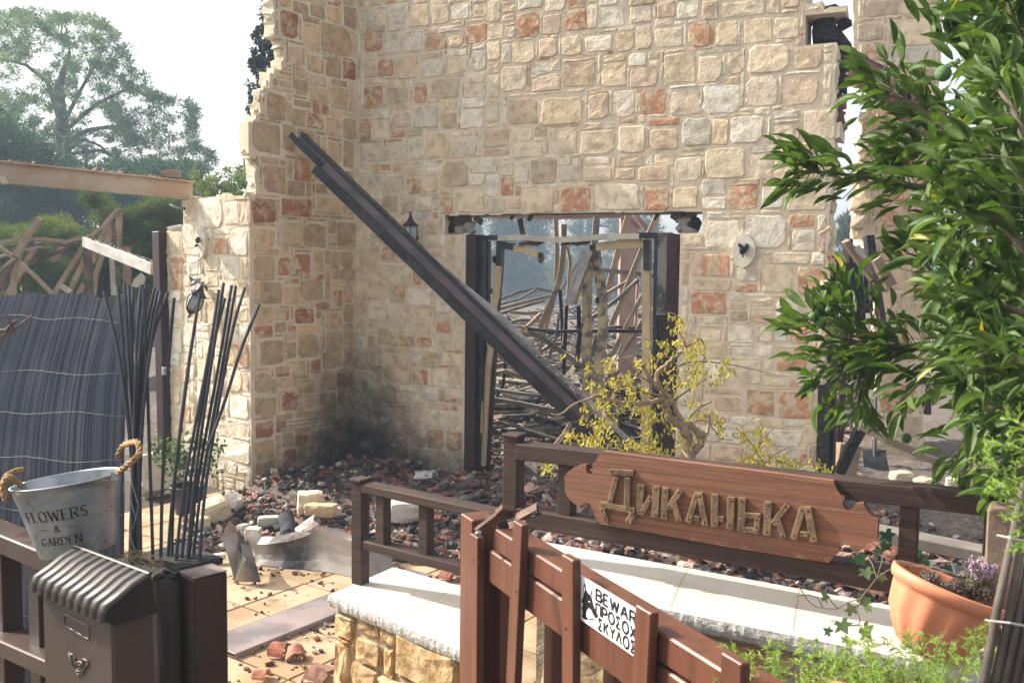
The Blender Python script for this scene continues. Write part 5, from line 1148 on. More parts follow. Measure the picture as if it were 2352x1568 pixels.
# ------------------------------------------------------------------ sheet metal, board, misc on the patio
mbd = MB(); zB = .02
qa = [G(521,1442,zB), G(812,1341,zB), G(770,1416,zB), G(525,1520,zB)]
lb_ = [G(505,1448,.02), G(940,1292,.02)]; wv = (G(770,1416,.02)-G(808,1341,.02))
ctr0, ctr1 = (G(500,1449,.025)+G(505,1528,.025))/2, (G(940,1293,.025)+G(975,1330,.025))/2
fb = thing('lying_channel', (ctr0+ctr1)/2-Vector((0,0,.02)), 'wide scorched brown metal channel lying flat across the patio beside the low bench', 'metal channel')
M_chan = mat('scorched_channel', (.30,.24,.235), (.17,.15,.155), scale=3.5, rough=.42, metal=.1, grime=((.30,.13,.09), 5, .58), rvar=.12, bump=.1)
wch = (G(700,1378,.03)-G(712,1440,.03)).length
mb = MB(); mb.cbar(ctr0, ctr1, .25, .006, UPZ, .002); mb.build('web', M_chan, fb)
dch = (ctr1-ctr0).normalized(); sch = dch.cross(UPZ).normalized()
for s_ in (-1, 1):
    mb = MB(); mb.cbar(ctr0+sch*s_*.127-UPZ*.010, ctr1+sch*s_*.127-UPZ*.010, .004, .026, UPZ, .001); mb.build('lip', M_chan, fb)
# bent flashing
M_flash = mat('flashing_sheet', (.40,.36,.32), (.28,.25,.225), scale=3, rough=.45, metal=.2, soot=[(tuple(G(652,1290,.08)), (.27,.5,.3), 1.2)], grime=((.24,.18,.13), 8, .62), rvar=.1)
FPc = P(628,1275,6.0)
fl = thing('bent_flashing', G(690,1330,0), 'crumpled pale and sooty sheet metal flashing on the patio in front of the rubble', 'sheet metal')
def FLp(x, y, z=None, dd=0):  # Fl crop coordinates, y measured to a point at ground distance of row yb
    px, py = q('Fl', x, y); return px, py
def fp(x, y, xb, yb, back=0):     # point seen at (x,y) standing above ground spot seen at (xb,yb)
    px, py = q('Fl', x, y); bx, by = q('Fl', xb, yb); g = G(bx, by, 0.004); d = (g-CAM).dot(F)+back; return P(px, py, d)
main = [((885,845),(1010,1075)),((985,905),(1020,1080)),((1090,905),(1150,1095)),((1280,880),(1290,1110)),((1430,835),(1450,1120)),((1590,745),(1600,1135)),((1680,800),(1700,1150)),((1860,870),(1900,1190)),((2000,900),(2060,1215)),((2250,960),(2290,1130))]
vs = []; fs = []
for (t, b) in main:
    T, Bm = fp(*t, *b), fp(b[0], b[1], *b); 
    for k in range(5):
        f = k/4; p = Bm.lerp(T, f); bulge = math.sin(f*math.pi)*.025; vs.append(p+Vector((0,bulge*.9,0))+Vector((0,.05*f,0)))
n5 = 5
for i in range(len(main)-1):
    for k in range(4): a_ = i*5+k; fs.append((a_, a_+5, a_+6, a_+1))
mb = MB(); mb.add(vs, fs); o = mb.build('folded_panel', M_flash, fl, smooth=False)
# upper lip folding back
vs = []; fs = []
for i, (t, b) in enumerate(main):
    T = fp(*t, *b)+Vector((0,.05,0)); w_ = [.06,.05,.05,.10,.09,.03,.10,.10,.08,.05][i]; vs += [T, T+Vector((.02,w_,.035*(1 if i in (0,1,2,3) else -.02)))]
for i in range(len(main)-1): fs.append((2*i, 2*i+2, 2*i+3, 2*i+1))
mb = MB(); mb.add(vs, fs); mb.build('top_lip', M_flash, fl)
flap = [fp(750,650,800,1235,.0), fp(672,830,800,1235,-.02), fp(720,960,800,1235,-.03), fp(798,1235,800,1235,-.03), fp(880,1080,1040,1240,-.06), fp(900,1020,1040,1240,-.07), fp(835,930,1000,1200,-.04), fp(825,760,1000,1200,.03)]
mb = MB(); mb.add(flap, [(0,1,7),(1,2,6,7),(2,3,4,5,6)]); mb.build('bent_flap', M_flash, fl)
mb = MB(); mb.add([fp(798,1235,800,1235,-.03), fp(1045,1240,1045,1240,-.02), fp(960,930,1045,1200,.03), fp(850,860,1045,1200,.03), fp(880,1080,1040,1240,-.06)], [(0,1,2,4),(4,2,3)]); mb.build('folded_foot', M_flash, fl)
mb = MB(); mb.add([fp(825,760,1000,1200,.03), fp(850,1020,1040,1240,-.03), fp(960,930,1045,1200,.03), fp(885,850,1010,1090,.02), fp(835,740,1010,1090,.05)], [(0,1,2,3,4)]); mb.build('dark_fold', M_black, fl)
# items by the end wall
mb = MB(); mb.cbox(EW.hit(399,826,.006), EW.u*.022, EW.n*.006, UPZ*.032, .002); sw = solo(mb, 'switch_plate', mat('switch_white', (.75,.75,.73), rough=.4), 'small white light switch on the sunlit end wall between the cane bunches', 'switch')
for dx in (-.006,.006):
    mbk = MB(); mbk.cbox(EW.hit(399,826,.013)+EW.u*dx, EW.u*.004, EW.n*.002, UPZ*.01, .001); k_ = mbk.build('rocker', M_galv, None); k_.parent = sw; k_.location = -sw.location
mb = MB(); a_, b_ = EW.hit(368,532,.03), EW.hit(385,1130,.03); b_.x, b_.y = a_.x+.03, a_.y-.02; b_.z = 0
mb.cbar(a_, b_, .11, .10, EW.n, .004); solo(mb, 'dark_door_post', M_maroon, 'tall dark maroon post at the left edge of the sunlit end wall', 'post', base=Vector((b_.x,b_.y,0)))
mb = MB(); a_, b_ = EW.hit(362,540,-.03), EW.hit(362,640,-.03); mb.cbar(a_, b_, .03, .05, EW.n, .003); mb2 = mb.build('cream_strip', M_cream, None); tag(mb2, 'short cream painted strip on the left side of the dark post', 'metal strip')
mb = MB(); mb.cbox(EW.hit(378,852,.10), EW.u*.018, EW.n*.02, UPZ*.035, .003); solo(mb, 'grey_junction_box', mat('box_grey', (.22,.23,.25), rough=.5), 'small grey junction box on the dark maroon post', 'box')
# ------------------------------------------------------------------ foliage tools
npr = np.random.default_rng(5)
def sprays(clumps, per, leaf, spread, flat=.6, elong=1.0, cols=None, tri=False, droop=0.0):
    """clumps: list of (x,y,z,r). returns verts, quads, colours of small leaf blades in each clump's volume"""
    cl = np.array(clumps); N = len(cl)*per
    c = np.repeat(cl[:, :3], per, 0); r = np.repeat(cl[:, 3], per)
    d = npr.normal(size=(N, 3)); d /= np.linalg.norm(d, axis=1)[:, None]; rad = (npr.random(N)**.45)*r
    p = c+d*rad[:, None]*np.array([1, 1, flat])
    a = npr.normal(size=(N, 3))+d*1.2; a[:, 2] -= droop; a /= np.linalg.norm(a, axis=1)[:, None]
    b = np.cross(a, npr.normal(size=(N, 3))); b /= np.linalg.norm(b, axis=1)[:, None]
    L = leaf[0]*(.6+.8*npr.random(N))[:, None]*elong; W = leaf[1]*(.7+.6*npr.random(N))[:, None]
    v = np.stack([p-b*W*.5, p+a*L*.5-b*W*.4*0+b*W*.0-a*0, p+a*L, p+a*L*.5+b*W*.5], 1)
    v[:, 0] = p; v[:, 1] = p+a*L*.45-b*W*.5; v[:, 3] = p+a*L*.45+b*W*.5
    q_ = np.arange(N*4).reshape(N, 4)
    k = np.repeat(npr.random(len(cl)), per)*.6+npr.random(N)*.4
    cc = np.array(cols[0])[None, :]*(1-k[:, None])+np.array(cols[1])[None, :]*k[:, None]
    cc = np.concatenate([cc, np.ones((N, 1))], 1)
    return v.reshape(-1, 3), q_, np.repeat(cc, 4, 0)
M_leafbg = mat('pine_needles', (1,1,1), scale=3, rough=.75, attr=True, trans=.3, spec=.2)
M_bark = mat('pine_bark', (.10,.07,.055), (.06,.045,.038), scale=9, rough=.9, bump=.8, bscale=12)
def treecrown(root, clumps, per, leaf, cols, name='crown', mat_=None, **k):
    v, f, c = sprays(clumps, per, leaf, 1, cols=cols, **k); return npmesh(name, v, f, mat_ or M_leafbg, root, c)
def polyclumps(poly, holes, d0, d1, n, rpx, edge=0):
    out = []; xs = [p[0] for p in poly]; ys = [p[1] for p in poly]; tries = 0
    while len(out) < n and tries < n*60:
        tries += 1; x, y = rnd.uniform(min(xs), max(xs)), rnd.uniform(min(ys), max(ys))
        if not inpoly((x, y), poly): continue
        if any(((x-h[0])/h[2])**2+((y-h[1])/h[3])**2 < 1 for h in holes): continue
        d = rnd.uniform(d0, d1); p = P(x, y, d); out.append((p.x, p.y, p.z, rnd.uniform(*rpx)*d/FPX))
    return out
def limb(mb, pts, r0, r1, d): 
    pp = [P(x, y, d+(dz[0] if dz else 0)) for x, y, *dz in pts]; n = len(pp); mb.tube(pp, [r0+(r1-r0)*k/(n-1) for k in range(n)], 7)
PG = ((.055,.10,.065),(.16,.21,.12));  # needle greens lightened, some of the haze put into their colour
# big stone pine, left
def grounded(x, d): p = P(x, 660, d); return Vector((p.x, p.y, -.05))
t = thing('pine_tree', grounded(135,30.5), 'tall broad crowned pine tree filling the upper left behind the steel beam', 'pine tree')
mb = MB(); b0 = grounded(130,30.5)
mb.tube([b0, P(138,560,30.5), P(150,420,30.5), P(145,300,30.5), P(135,200,31), P(160,120,32)], [.36,.32,.27,.22,.14,.06], 10)
limb(mb, [(150,330),(200,300),(260,290),(330,320)], 0.108, 0.032, 30.5); limb(mb, [(150,350),(190,320),(230,335),(280,380)], 0.076, 0.022, 30)
limb(mb, [(145,300),(110,190),(60,150),(20,140)], 0.108, 0.032, 31); limb(mb, [(150,400),(90,360),(40,350)], 0.086, 0.022, 30.5); limb(mb, [(150,300),(220,240),(300,200),(350,230)], 0.086, 0.022, 32); limb(mb, [(152,270),(200,180),(240,110)], 0.076, 0.022, 31)
limb(mb, [(150,355),(230,345),(330,400),(400,420)], 0.065, 0.016, 30.5)
mb.build('trunk', M_bark, t)
polyL = [(-60,40),(0,28),(60,32),(90,22),(130,42),(190,30),(240,60),(290,110),(296,165),(330,175),(340,205),(390,232),(440,240),(456,262),(440,300),(448,325),(488,365),(470,395),(440,380),(400,400),(360,440),(300,430),(250,410),(180,380),(120,400),(60,420),(-60,430)]
holes = [(92,140,22,14),(60,170,16,16),(190,150,14,12),(130,270,13,12),(225,290,20,12),(190,262,10,10),(245,75,12,10),(322,265,13,10),(385,255,16,10),(300,120,14,22),(410,300,18,9),(270,335,18,9),(30,230,14,10),(160,205,8,14),(340,345,16,8),(240,225,10,8)]
cl = polyclumps(polyL, holes, 28, 34, 620, (6, 13))
treecrown(t, cl, 85, (.22,.024), PG, flat=.55)
edge = []
for i in range(len(polyL)-1):
    (x0,y0),(x1,y1) = polyL[i], polyL[i+1]
    for k in range(max(1, int(math.hypot(x1-x0,y1-y0)/11))): f = rnd.random(); d = rnd.uniform(29,33); p = P(x0+(x1-x0)*f+rnd.uniform(-7,7), y0+(y1-y0)*f+rnd.uniform(-6,6), d); edge.append((p.x,p.y,p.z,rnd.uniform(5,10)*d/FPX))
treecrown(t, edge, 60, (.22,.03), PG, flat=.6)
# second pine left edge, behind
t = thing('pine_tree', grounded(-60,24), 'darker pine reaching in from the left edge beneath the big pine', 'pine tree')
mb = MB(); mb.tube([grounded(-60,24), P(-60,300,24)], [.3,.15], 8); mb.build('trunk', M_bark, t)
treecrown(t, polyclumps([(-120,200),(-20,240),(90,330),(230,400),(250,520),(230,640),(-120,640)], [], 22, 26, 420, (14,26)), 110, (.22,.04), ((.02,.05,.03),(.05,.09,.045)))
# far pines behind the timber frames
t = thing('pine_tree', grounded(330,27), 'hazy blue green pine standing behind the collapsed timber frames', 'pine tree')
mb = MB(); mb.tube([grounded(140,26), P(140,470,26)], [.42,.38], 8); mb.tube([grounded(330,27), P(330,430,27)], [.3,.15], 8); mb.build('trunk', M_bark, t)
treecrown(t, polyclumps([(220,380),(450,380),(470,480),(440,700),(200,700),(180,540)], [(215,520,30,34),(180,590,30,12),(95,560,40,6)], 24, 29, 420, (14,26)), 110, (.24,.04), ((.02,.05,.035),(.05,.09,.055)))
# cypress-like feathery shrubs in front
def shrub(px, d, poly, n, label, cols, leaf=(.09,.012), per=150, name='juniper_bush', cat='bush', r=(10,20), holes=[], **k):
    b = grounded(px, d); t = thing(name, b, label, cat); mb = MB()
    for _ in range(5): mb.tube([b+Vector((rnd.uniform(-.2,.2),0,0)), P(px+rnd.uniform(-40,40), sum(p[1] for p in poly)/len(poly)+rnd.uniform(-20,20), d)], [.05,.015], 6)
    mb.build('stem', M_bark, t); treecrown(t, polyclumps(poly, holes, d-.7, d+.7, n, r), per, leaf, cols, name='foliage', **k); return t
JG = ((.05,.085,.02),(.16,.19,.05))
shrub(60, 13.5, [(-50,520),(30,528),(80,515),(110,500),(140,470),(150,500),(185,520),(200,545),(240,560),(200,660),(150,700),(-50,700)], 260, 'yellowish green juniper bush at the left edge behind the timber frames', JG)
shrub(250, 14, [(180,560),(215,520),(240,545),(300,560),(350,600),(370,680),(200,700)], 170, 'green juniper bush seen between the bent timbers', ((.03,.06,.02),(.10,.13,.04)))
shrub(380, 13, [(195,440),(240,460),(290,500),(330,470),(420,450),(425,520),(395,530),(372,560),(360,690),(290,700),(270,600),(250,540)], 300, 'dark feathery cypress bush left of the low sunlit wall', ((.03,.06,.022),(.10,.13,.045)), flat=.8, droop=.6)
shrub(500, 15, [(440,400),(470,372),(480,400),(500,410),(520,380),(535,410),(560,385),(570,395),(575,460),(440,470)], 90, 'light leafy shrub rising above the low sunlit wall', ((.06,.10,.03),(.16,.20,.06)), leaf=(.06,.025), per=45, name='leafy_shrub', r=(6,12))
shrub(590, 19, [(520,430),(560,350),(572,300),(580,200),(600,215),(610,440)], 30, 'sparse pale twiggy shrub just behind the broken side wall', ((.09,.12,.05),(.20,.22,.10)), leaf=(.06,.025), per=30, name='leafy_shrub', r=(6,12))
# scorched cypress behind the side wall
b = grounded(620,12); t = thing('scorched_cypress', b, 'blackened blue grey cypress sticking up behind the broken side wall', 'cypress tree'); mb = MB(); mb.tube([b, P(625,-80,12)], [.12,.03], 7); mb.build('trunk', M_bark, t)
treecrown(t, polyclumps([(610,-80),(603,60),(586,70),(584,110),(576,150),(568,185),(574,215),(572,265),(590,275),(600,300),(660,300),(660,-80)], [(596,45,7,9)], 11.5, 12.5, 300, (4,9)), 60, (.05,.02), ((.010,.016,.022),(.03,.04,.055)), droop=.4)
# pines seen through the doorway, part of the haze put into bluish needle colours
for i, (px, d, poly, trunks, lab, n) in enumerate((
    (1160,62,[(1050,470),(1130,470),(1230,480),(1250,520),(1240,570),(1260,620),(1250,690),(1040,700)],[(1170,1170)],'smoky blue pine seen through the left half of the doorway',230),
    (1370,70,[(1240,480),(1280,470),(1320,490),(1350,500),(1360,560),(1330,640),(1360,700),(1240,700),(1250,600)],[(1327,1330),(1347,1352)],'bare trunked pine in the smoke at the middle of the doorway',90),
    (1450,60,[(1390,470),(1480,470),(1520,500),(1520,700),(1370,700),(1390,600)],[(1420,1424),(1500,1503)],'smoky pine seen through the right half of the doorway',110))):
    b = grounded(px, d); t = thing('pine_tree', b, lab, 'pine tree'); mb = MB()
    for (xa, xb) in trunks: mb.tube([grounded(xa, d), P(xb, 560, d), P(xb+6, 400, d)], [.36,.3,.17], 7)
    for _ in range(7):
        y = rnd.uniform(480,600); mb.tube([P(px, y, d), P(px+rnd.uniform(-45,45), y+rnd.uniform(-16,20), d), P(px+rnd.uniform(-80,80), y+rnd.uniform(-20,30), d)], [.11,.07,.03], 5)
    mb.build('trunk', M_bark, t); treecrown(t, polyclumps(poly, [(1290,540,30,30),(1375,540,12,40),(1300,500,20,14)], d-4, d+4, n, (7,16)), 90, (.5,.06), ((.03,.055,.065),(.07,.10,.10)))  # pale bluish needles carry smoke haze in their colour
# far woods closing the horizon
cl = []
for k in range(900):
    x = rnd.uniform(-150, 150); y = rnd.uniform(84, 104); h = 1.2+1.6*abs(noise.noise(Vector((x*.07, 1, 0))))+.8*rnd.random()
    cl.append((x, y, rnd.uniform(.2, h), rnd.uniform(.8, 1.6)))
v, f, c = sprays(cl, 60, (1.1,.3), 1, cols=((.02,.045,.025),(.05,.08,.04))); tag(npmesh('far_woods', v, f, M_leafbg, None, c), kind='stuff', label='hazy line of distant woods')
shrub(1958, 30, [(1925,505),(1940,490),(1960,488),(1985,495),(1990,620),(1925,620)], 60, 'grey blue hazy tree seen in the gap between the facade and the chimney wall', ((.03,.05,.04),(.06,.08,.05)), leaf=(.2,.04), per=80, name='hazy_tree', cat='tree', r=(8,14))
# ------------------------------------------------------------------ steel beam over the left, bent timber frames
def PL(x, y, d): a, b = q('Le', x, y); return P(a, b, d)
M_oldbeam = mat('heat_stained_beam', (.36,.27,.20), (.44,.37,.30), scale=1.6, rough=.75, c3=(.40,.22,.12), grime=((.18,.15,.13), 5, .63), bump=.3, bscale=30)
ib = thing('steel_beam', PL(1000,480,7.8)-UPZ*.0, 'horizontal heat stained steel I beam crossing the left side to the end of the low wall', 'beam')
pa, pb2 = PL(-400,190,6.6), PL(2010,425,8.1); dd_ = (pb2-pa).normalized(); hB2 = .150
bn = dd_.cross(UPZ).normalized(); up_ = bn.cross(dd_)
mb = MB(); mb.bar(pa, pb2, .014, hB2, UPZ); mb.build('web', M_oldbeam, ib)
mb = MB(); mb.cbar(pa+up_*hB2/2, pb2+up_*hB2/2, .10, .013, UPZ, .003); mb.build('top_flange', M_oldbeam, ib)
mb = MB(); mb.cbar(pa-up_*hB2/2, pb2-up_*hB2/2, .10, .013, UPZ, .003); mb.build('bottom_flange', M_oldbeam, ib)
mb = MB(); 
for x in range(40, 1900, 34):
    p = pa.lerp(pb2, (x+400)/2410); 
    if rnd.random() < .7: chunk(mb, p+up_*(hB2/2+.012)+bn*rnd.uniform(-.03,.04), rnd.uniform(.006,.022), shade(rnd.choice([(.33,.27,.22,1),(.25,.14,.10,1),(.15,.12,.10,1)]), .2), ax=(1.6,1,.5))
tag(mb.build('beam_debris', M_rub, None), kind='stuff', label='crumbs of mortar and tile lying along the steel beam')
mb = MB(); chunk(mb, PL(1800,262,7.95), .066, (.30,.24,.20,1), ax=(1.25,.7,.62), R=Matrix.Rotation(-.1,3,'Y')); solo(mb, 'concrete_lump', M_block, 'brownish concrete lump sitting on the right end of the steel beam', 'concrete lump')
mb = MB(); chunk(mb, PL(38,318,6.7), .034, (.55,.50,.42,1), ax=(1,.6,.9)); solo(mb, 'pale_stone', M_block, 'round pale stone stuck against the steel beam at the left edge', 'stone')
mb = MB()
for x, s in ((1790,.03),(1840,.035),(1880,.025)): chunk(mb, PL(x,815,7.4), s, (.5,.5,.5,1), ax=(1.4,.8,.5))
solo(mb, 'white_mortar_scraps', M_white, 'white crumbled mortar scraps on the lower step of the sunlit wall end', 'mortar scraps')
mb = MB(); mb.tube([PL(1780,575,8.0), PL(1850,605,7.9), PL(1930,612,7.8)], .012, 6); solo(mb, 'bent_strap', M_black, 'short bent black metal strap under the right end of the steel beam', 'metal strap')
M_tim = mat('grey_brown_timber', (.24,.17,.115), (.33,.26,.19), scale=4, rough=.85, bump=.4, bscale=40, grime=((.05,.045,.045), 6, .62))
M_timd = mat('scorched_timber', (.06,.045,.038), (.14,.10,.075), scale=6, rough=.85, bump=.5, bscale=40)
M_pale = mat('pale_grey_timber', (.40,.39,.36), (.30,.28,.25), scale=5, rough=.8, bump=.3)
tf = thing('collapsed_roof_frame', grounded(150, 11), 'collapsed and warped timber roof frame above the reed screen at the left', 'roof frame')
def tm(pts, wz, m_, d=11, th=.05, name='timber'):
    pp = [PL(x, y, d) for x, y in pts]; w_ = wz*.21975*d/FPX; mb = MB()
    for a, b in zip(pp[:-1], pp[1:]): mb.bar(a, b, th, w_, Vector((0,-1,0)).cross((b-a)) if False else UPZ if abs((b-a).z) < abs((b-a).x) else Vector((1,0,0)).cross(Vector((0,1,0)))*0+Vector((1,0,0)))
    # for near-vertical pieces `up`=X so width runs across the view
    mb.build(name, m_, tf)
tm([(-40,965),(200,935),(440,930),(700,960),(850,925),(960,895),(1080,800),(1160,700),(1230,620)], 34, M_tim)
tm([(-40,1025),(200,1000),(440,985),(680,1000),(830,965)], 26, M_timd)
tm([(1100,790),(1180,700),(1285,655)], 24, M_tim, 11.1)
tm([(0,1110),(180,1060),(430,1010)], 26, M_pale, 11.1)
tm([(425,715),(330,830),(260,950),(190,1060),(170,1110)], 62, M_tim, 10.2, name='warped_plank')
tm([(165,1110),(60,1300),(-20,1480)], 50, M_timd, 10.2); tm([(190,1110),(150,1300),(120,1560)], 52, M_tim, 10.3); tm([(150,1130),(20,1240),(-40,1290)], 22, M_tim, 10.1)
tm([(400,970),(310,1120),(200,1300),(60,1560)], 55, M_tim, 11.2); tm([(-20,1000),(180,1150),(400,1350),(560,1520)], 32, M_tim, 10.5)
tm([(300,1185),(480,1110),(700,1040)], 42, M_timd, 11.2); tm([(540,1160),(600,1090),(690,980)], 48, M_tim, 11.4)
tm([(880,990),(800,1130),(680,1320),(560,1520)], 44, M_tim, 11.1); tm([(920,1060),(830,1260),(720,1500)], 44, M_tim, 11.6)
tm([(1130,790),(1040,980),(960,1180)], 52, M_tim, 11.5); tm([(1190,760),(1080,1080),(1000,1300),(980,1520)], 40, M_tim, 11.3)
tm([(915,950),(920,1200),(935,1560)], 78, M_timd, 10.8, name='upright'); tm([(1180,760),(1215,1100),(1235,1420)], 26, M_timd, 11.1); tm([(1250,680),(1230,1040)], 58, M_tim, 11.8)
tm([(1330,1010),(1330,1450)], 72, mat('pink_brown_post', (.26,.15,.12), (.20,.12,.10), scale=4, rough=.8), 12, name='upright'); tm([(1180,1130),(1200,1520)], 60, M_pale, 11.6, name='upright')
tm([(640,1420),(740,1490)], 46, M_pale, 10.8, name='pale_board'); tm([(880,1400),(800,1560)], 50, M_tim, 11.3)
mb = MB(); mb.cbar(PL(905,962,9.9), PL(1625,1245,8.4), .09, .105, UPZ, .004); solo(mb, 'pale_rafter', M_pale, 'straight pale grey rafter sloping down to the dark maroon post', 'rafter')
mb = MB()
for k in range(24):
    t = k/24; p = PL(905,962,9.9).lerp(PL(1625,1245,8.4), t); chunk(mb, p+UPZ*.06+Vector((0,rnd.uniform(-.02,.03),0)), rnd.uniform(.01,.02), shade((.14,.12,.11,1), .3), ax=(1.5,1,.4))
tag(mb.build('rafter_debris', M_rub, None), kind='stuff', label='blackened crumbs along the pale rafter')
mb = MB(); mb.prism([PL(1370,1420,10), PL(1400,1350,10), PL(1470,1285,10), PL(1510,1330,10), PL(1500,1400,10), PL(1420,1440,10)], Vector((0,-1,0)), .03); solo(mb, 'broken_bird_house', M_pale, 'small pale broken gable shaped box behind the cane tops', 'broken box')
# ------------------------------------------------------------------ wreckage inside the house, seen through the doorway
def PD(x, y, d): a, b = q('Do', x, y); return P(a, b, d)
M_stl = mat('dusty_steel_stud', (.34,.27,.19), (.24,.20,.16), scale=4, rough=.55, grime=((.05,.05,.055), 5, .58))
M_stlg = mat('grey_steel_stud', (.26,.25,.24), (.14,.135,.13), scale=5, rough=.5, grime=((.04,.04,.045), 6, .58))
wr = thing('collapsed_steel_frame', Vector((.6, 11, 0)), 'tangle of bent steel roof studs heaped inside the house, seen through the doorway', 'steel frame')
def st(pts, wz, m_, d, name='steel_stud'):
    if name == 'steel_stud' and min(p[0] for p in pts) < 620: d += .55
    elif name == 'steel_stud' and d < 8.5: d += .2
    dl = d if isinstance(d, (list, tuple)) else [d]*len(pts); pp = [PD(x, y, k) for (x, y), k in zip(pts, dl)]; w_ = wz*.249*dl[0]/FPX; mb = MB()
    for a, b in zip(pp[:-1], pp[1:]):
        v_ = abs((b-a).z) > abs((b-a).x)
        mb.bar(a, b, .05, w_, Vector((1,0,0)) if v_ else UPZ)
        e = Vector((1,0,0)) if v_ else UPZ
        mb.bar(a+e*w_*.42+Vector((0,-.035,0)), b+e*w_*.42+Vector((0,-.035,0)), .02, w_*.16, e)
    mb.build(name, m_, wr)
for pts, w_, m_, d in (
 ([(1020,110),(1035,400),(1025,700)],40,M_stl,9.2), ([(1098,180),(1095,400),(1075,600),(1040,740),(1010,820)],50,M_stl,8.8), ([(1010,820),(960,950),(890,1100),(860,1240)],55,M_stl,8.6),
 ([(1130,380),(1155,520),(1140,760),(1120,1000),(1090,1300)],28,M_stl,8.9), ([(1400,110),(1385,280),(1360,560),(1330,700)],60,M_stlg,10), ([(1690,100),(1600,420),(1540,640),(1480,880)],55,M_stl,9.8),
 ([(1960,90),(1850,330),(1730,620),(1640,860),(1530,1110)],48,M_stl,9.2), ([(1760,100),(1830,190),(1880,250)],44,M_pinkst,10.5), ([(1700,130),(1800,220)],40,M_pinkst,10.6),
 ([(1420,600),(1640,620),(1930,655)],40,M_stlg,9.5), ([(1250,500),(1130,690),(1080,780)],20,M_stl,9.2), ([(1690,700),(1500,810),(1380,870)],30,M_stl,9.4), ([(1780,690),(1600,860),(1370,1030),(1200,1130)],36,M_stlg,9.0),
 ([(1900,700),(1800,870),(1670,1120),(1540,1380)],38,M_stl,8.7), ([(1860,1000),(1760,1180),(1640,1370)],36,M_stl,8.6), ([(510,870),(690,800),(840,770),(1000,800)],26,M_stlg,12), ([(500,920),(680,870),(840,780)],24,M_stlg,11.6),
 ([(500,960),(720,900),(970,840)],34,M_stl,11), ([(490,1010),(640,960),(920,880)],26,M_stlg,10.5), ([(600,990),(760,1000),(900,985)],30,M_stl,10), ([(530,1100),(700,1060),(880,1060)],28,M_stlg,9.6),
 ([(890,1000),(760,1120),(650,1230)],34,M_stl,8.9), ([(930,930),(890,1100),(760,1350)],20,M_stl,8.8), ([(1000,900),(940,1100),(860,1380)],32,M_stl,8.7), ([(1050,1000),(1030,1200),(960,1400)],24,M_stlg,8.8),
 ([(760,1150),(900,1230),(1060,1340),(1280,1500)],46,M_stlg,8.4), ([(450,1350),(560,1440),(700,1540)],34,M_stl,8.3), ([(440,1490),(620,1450),(760,1420)],44,M_stl,8.5), ([(440,1560),(560,1530),(720,1590)],36,M_stl,8.3), ([(880,1350),(1000,1280),(1150,1270)],34,M_stl,9),
 ([(1500,1130),(1600,1125),(1830,1140)],30,M_stlg,8.8), ([(1780,700),(1770,900),(1760,1100)],24,M_pinkst,9.6), ([(1640,1140),(1560,1370)],40,M_stl,9.2), ([(1400,1200),(1350,1400)],44,M_stlg,9.0),
 ([(460,1700),(640,1730),(900,1760),(1260,1830)],30,M_stlg,8.3), ([(450,1790),(700,1830),(1040,1900)],40,M_stlg,8.1), ([(470,2010),(700,1960),(1060,1880)],50,M_stl,8.1), ([(440,2110),(700,2060),(1000,2000)],34,M_stlg,8.2), ([(460,1850),(600,1840),(800,1860)],26,M_stl,8.4),
 ([(880,1560),(1000,1640),(1250,1660)],36,M_stlg,8.3), ([(1250,1850),(1100,2110),(960,2280)],34,M_stl,8.0), ([(1000,1620),(1200,1800),(1420,1960),(1700,2090)],30,M_stl,8.3), ([(860,1700),(1300,1900),(1800,1990)],30,M_stlg,8.6),
 ([(1230,930),(1240,1200),(1210,1500)],38,M_black,8.8), ([(1060,780),(1080,1100),(1090,1500)],30,M_black,9.0), ([(1120,930),(1110,1200),(1095,1560)],28,M_black,8.7), ([(410,1900),(540,1650),(560,1420)],26,M_black,8.4), ([(1480,830),(1420,920),(1370,1000)],26,M_stlg,9.3)):
    st(pts, w_, m_, d)
M_pcol = M_pinkst
mb = MB(); a, b = PD(1700,120,11.5), PD(1690,1110,11.5); b.x, b.y = a.x, a.y; b.z = 0; mb.cbox((a+b)/2, Vector((.115,0,0)), Vector((0,.1,0)), (a-b)/2, .006); solo(mb, 'pink_column', M_pinkst, 'square pinkish steel column standing in the smoke inside the ruined house', 'column', base=Vector((a.x,a.y,0)))
st([(440,112),(1000,118),(1480,112),(1720,100)], 28, mat('pink_tie_beam', (.40,.26,.25), (.30,.22,.22), scale=4, rough=.7), 11.4, 'tie_beam')
# random smaller members deeper inside
mb = MB()
for _ in range(1500):
    y = 8.3+15*rnd.random()**1.3; x = rnd.uniform(-1.6, 2.8)*y/9+.35; z = rnd.uniform(.0, .4)+.035*(y-8)+.5*max(0, noise.noise(Vector((x*.5,y*.4,4)))); a_ = rnd.uniform(0, 6.28); L_ = rnd.uniform(.25, 1.1)
    dv = Vector((math.cos(a_), math.sin(a_), rnd.gauss(0, .22))).normalized()*L_
    if max((Vector((x,y,0))-MW.o).dot(MW.n), (Vector((x+dv.x,y+dv.y,0))-MW.o).dot(MW.n)) > -.45: continue
    mb.bar((x,y,z), Vector((x,y,z))+dv, rnd.uniform(.03,.07), rnd.uniform(.008,.03), Vector((rnd.gauss(0,.3),rnd.gauss(0,.3),1)), shade(rnd.choice([(.22,.18,.13,1),(.10,.09,.085,1),(.04,.04,.04,1),(.04,.035,.03,1),(.30,.26,.20,1)]), .2))
tag(mb.build('steel_stud_litter', M_rub, None), kind='stuff', label='dense litter of small bent steel studs on the floor inside the house')
mb = MB()
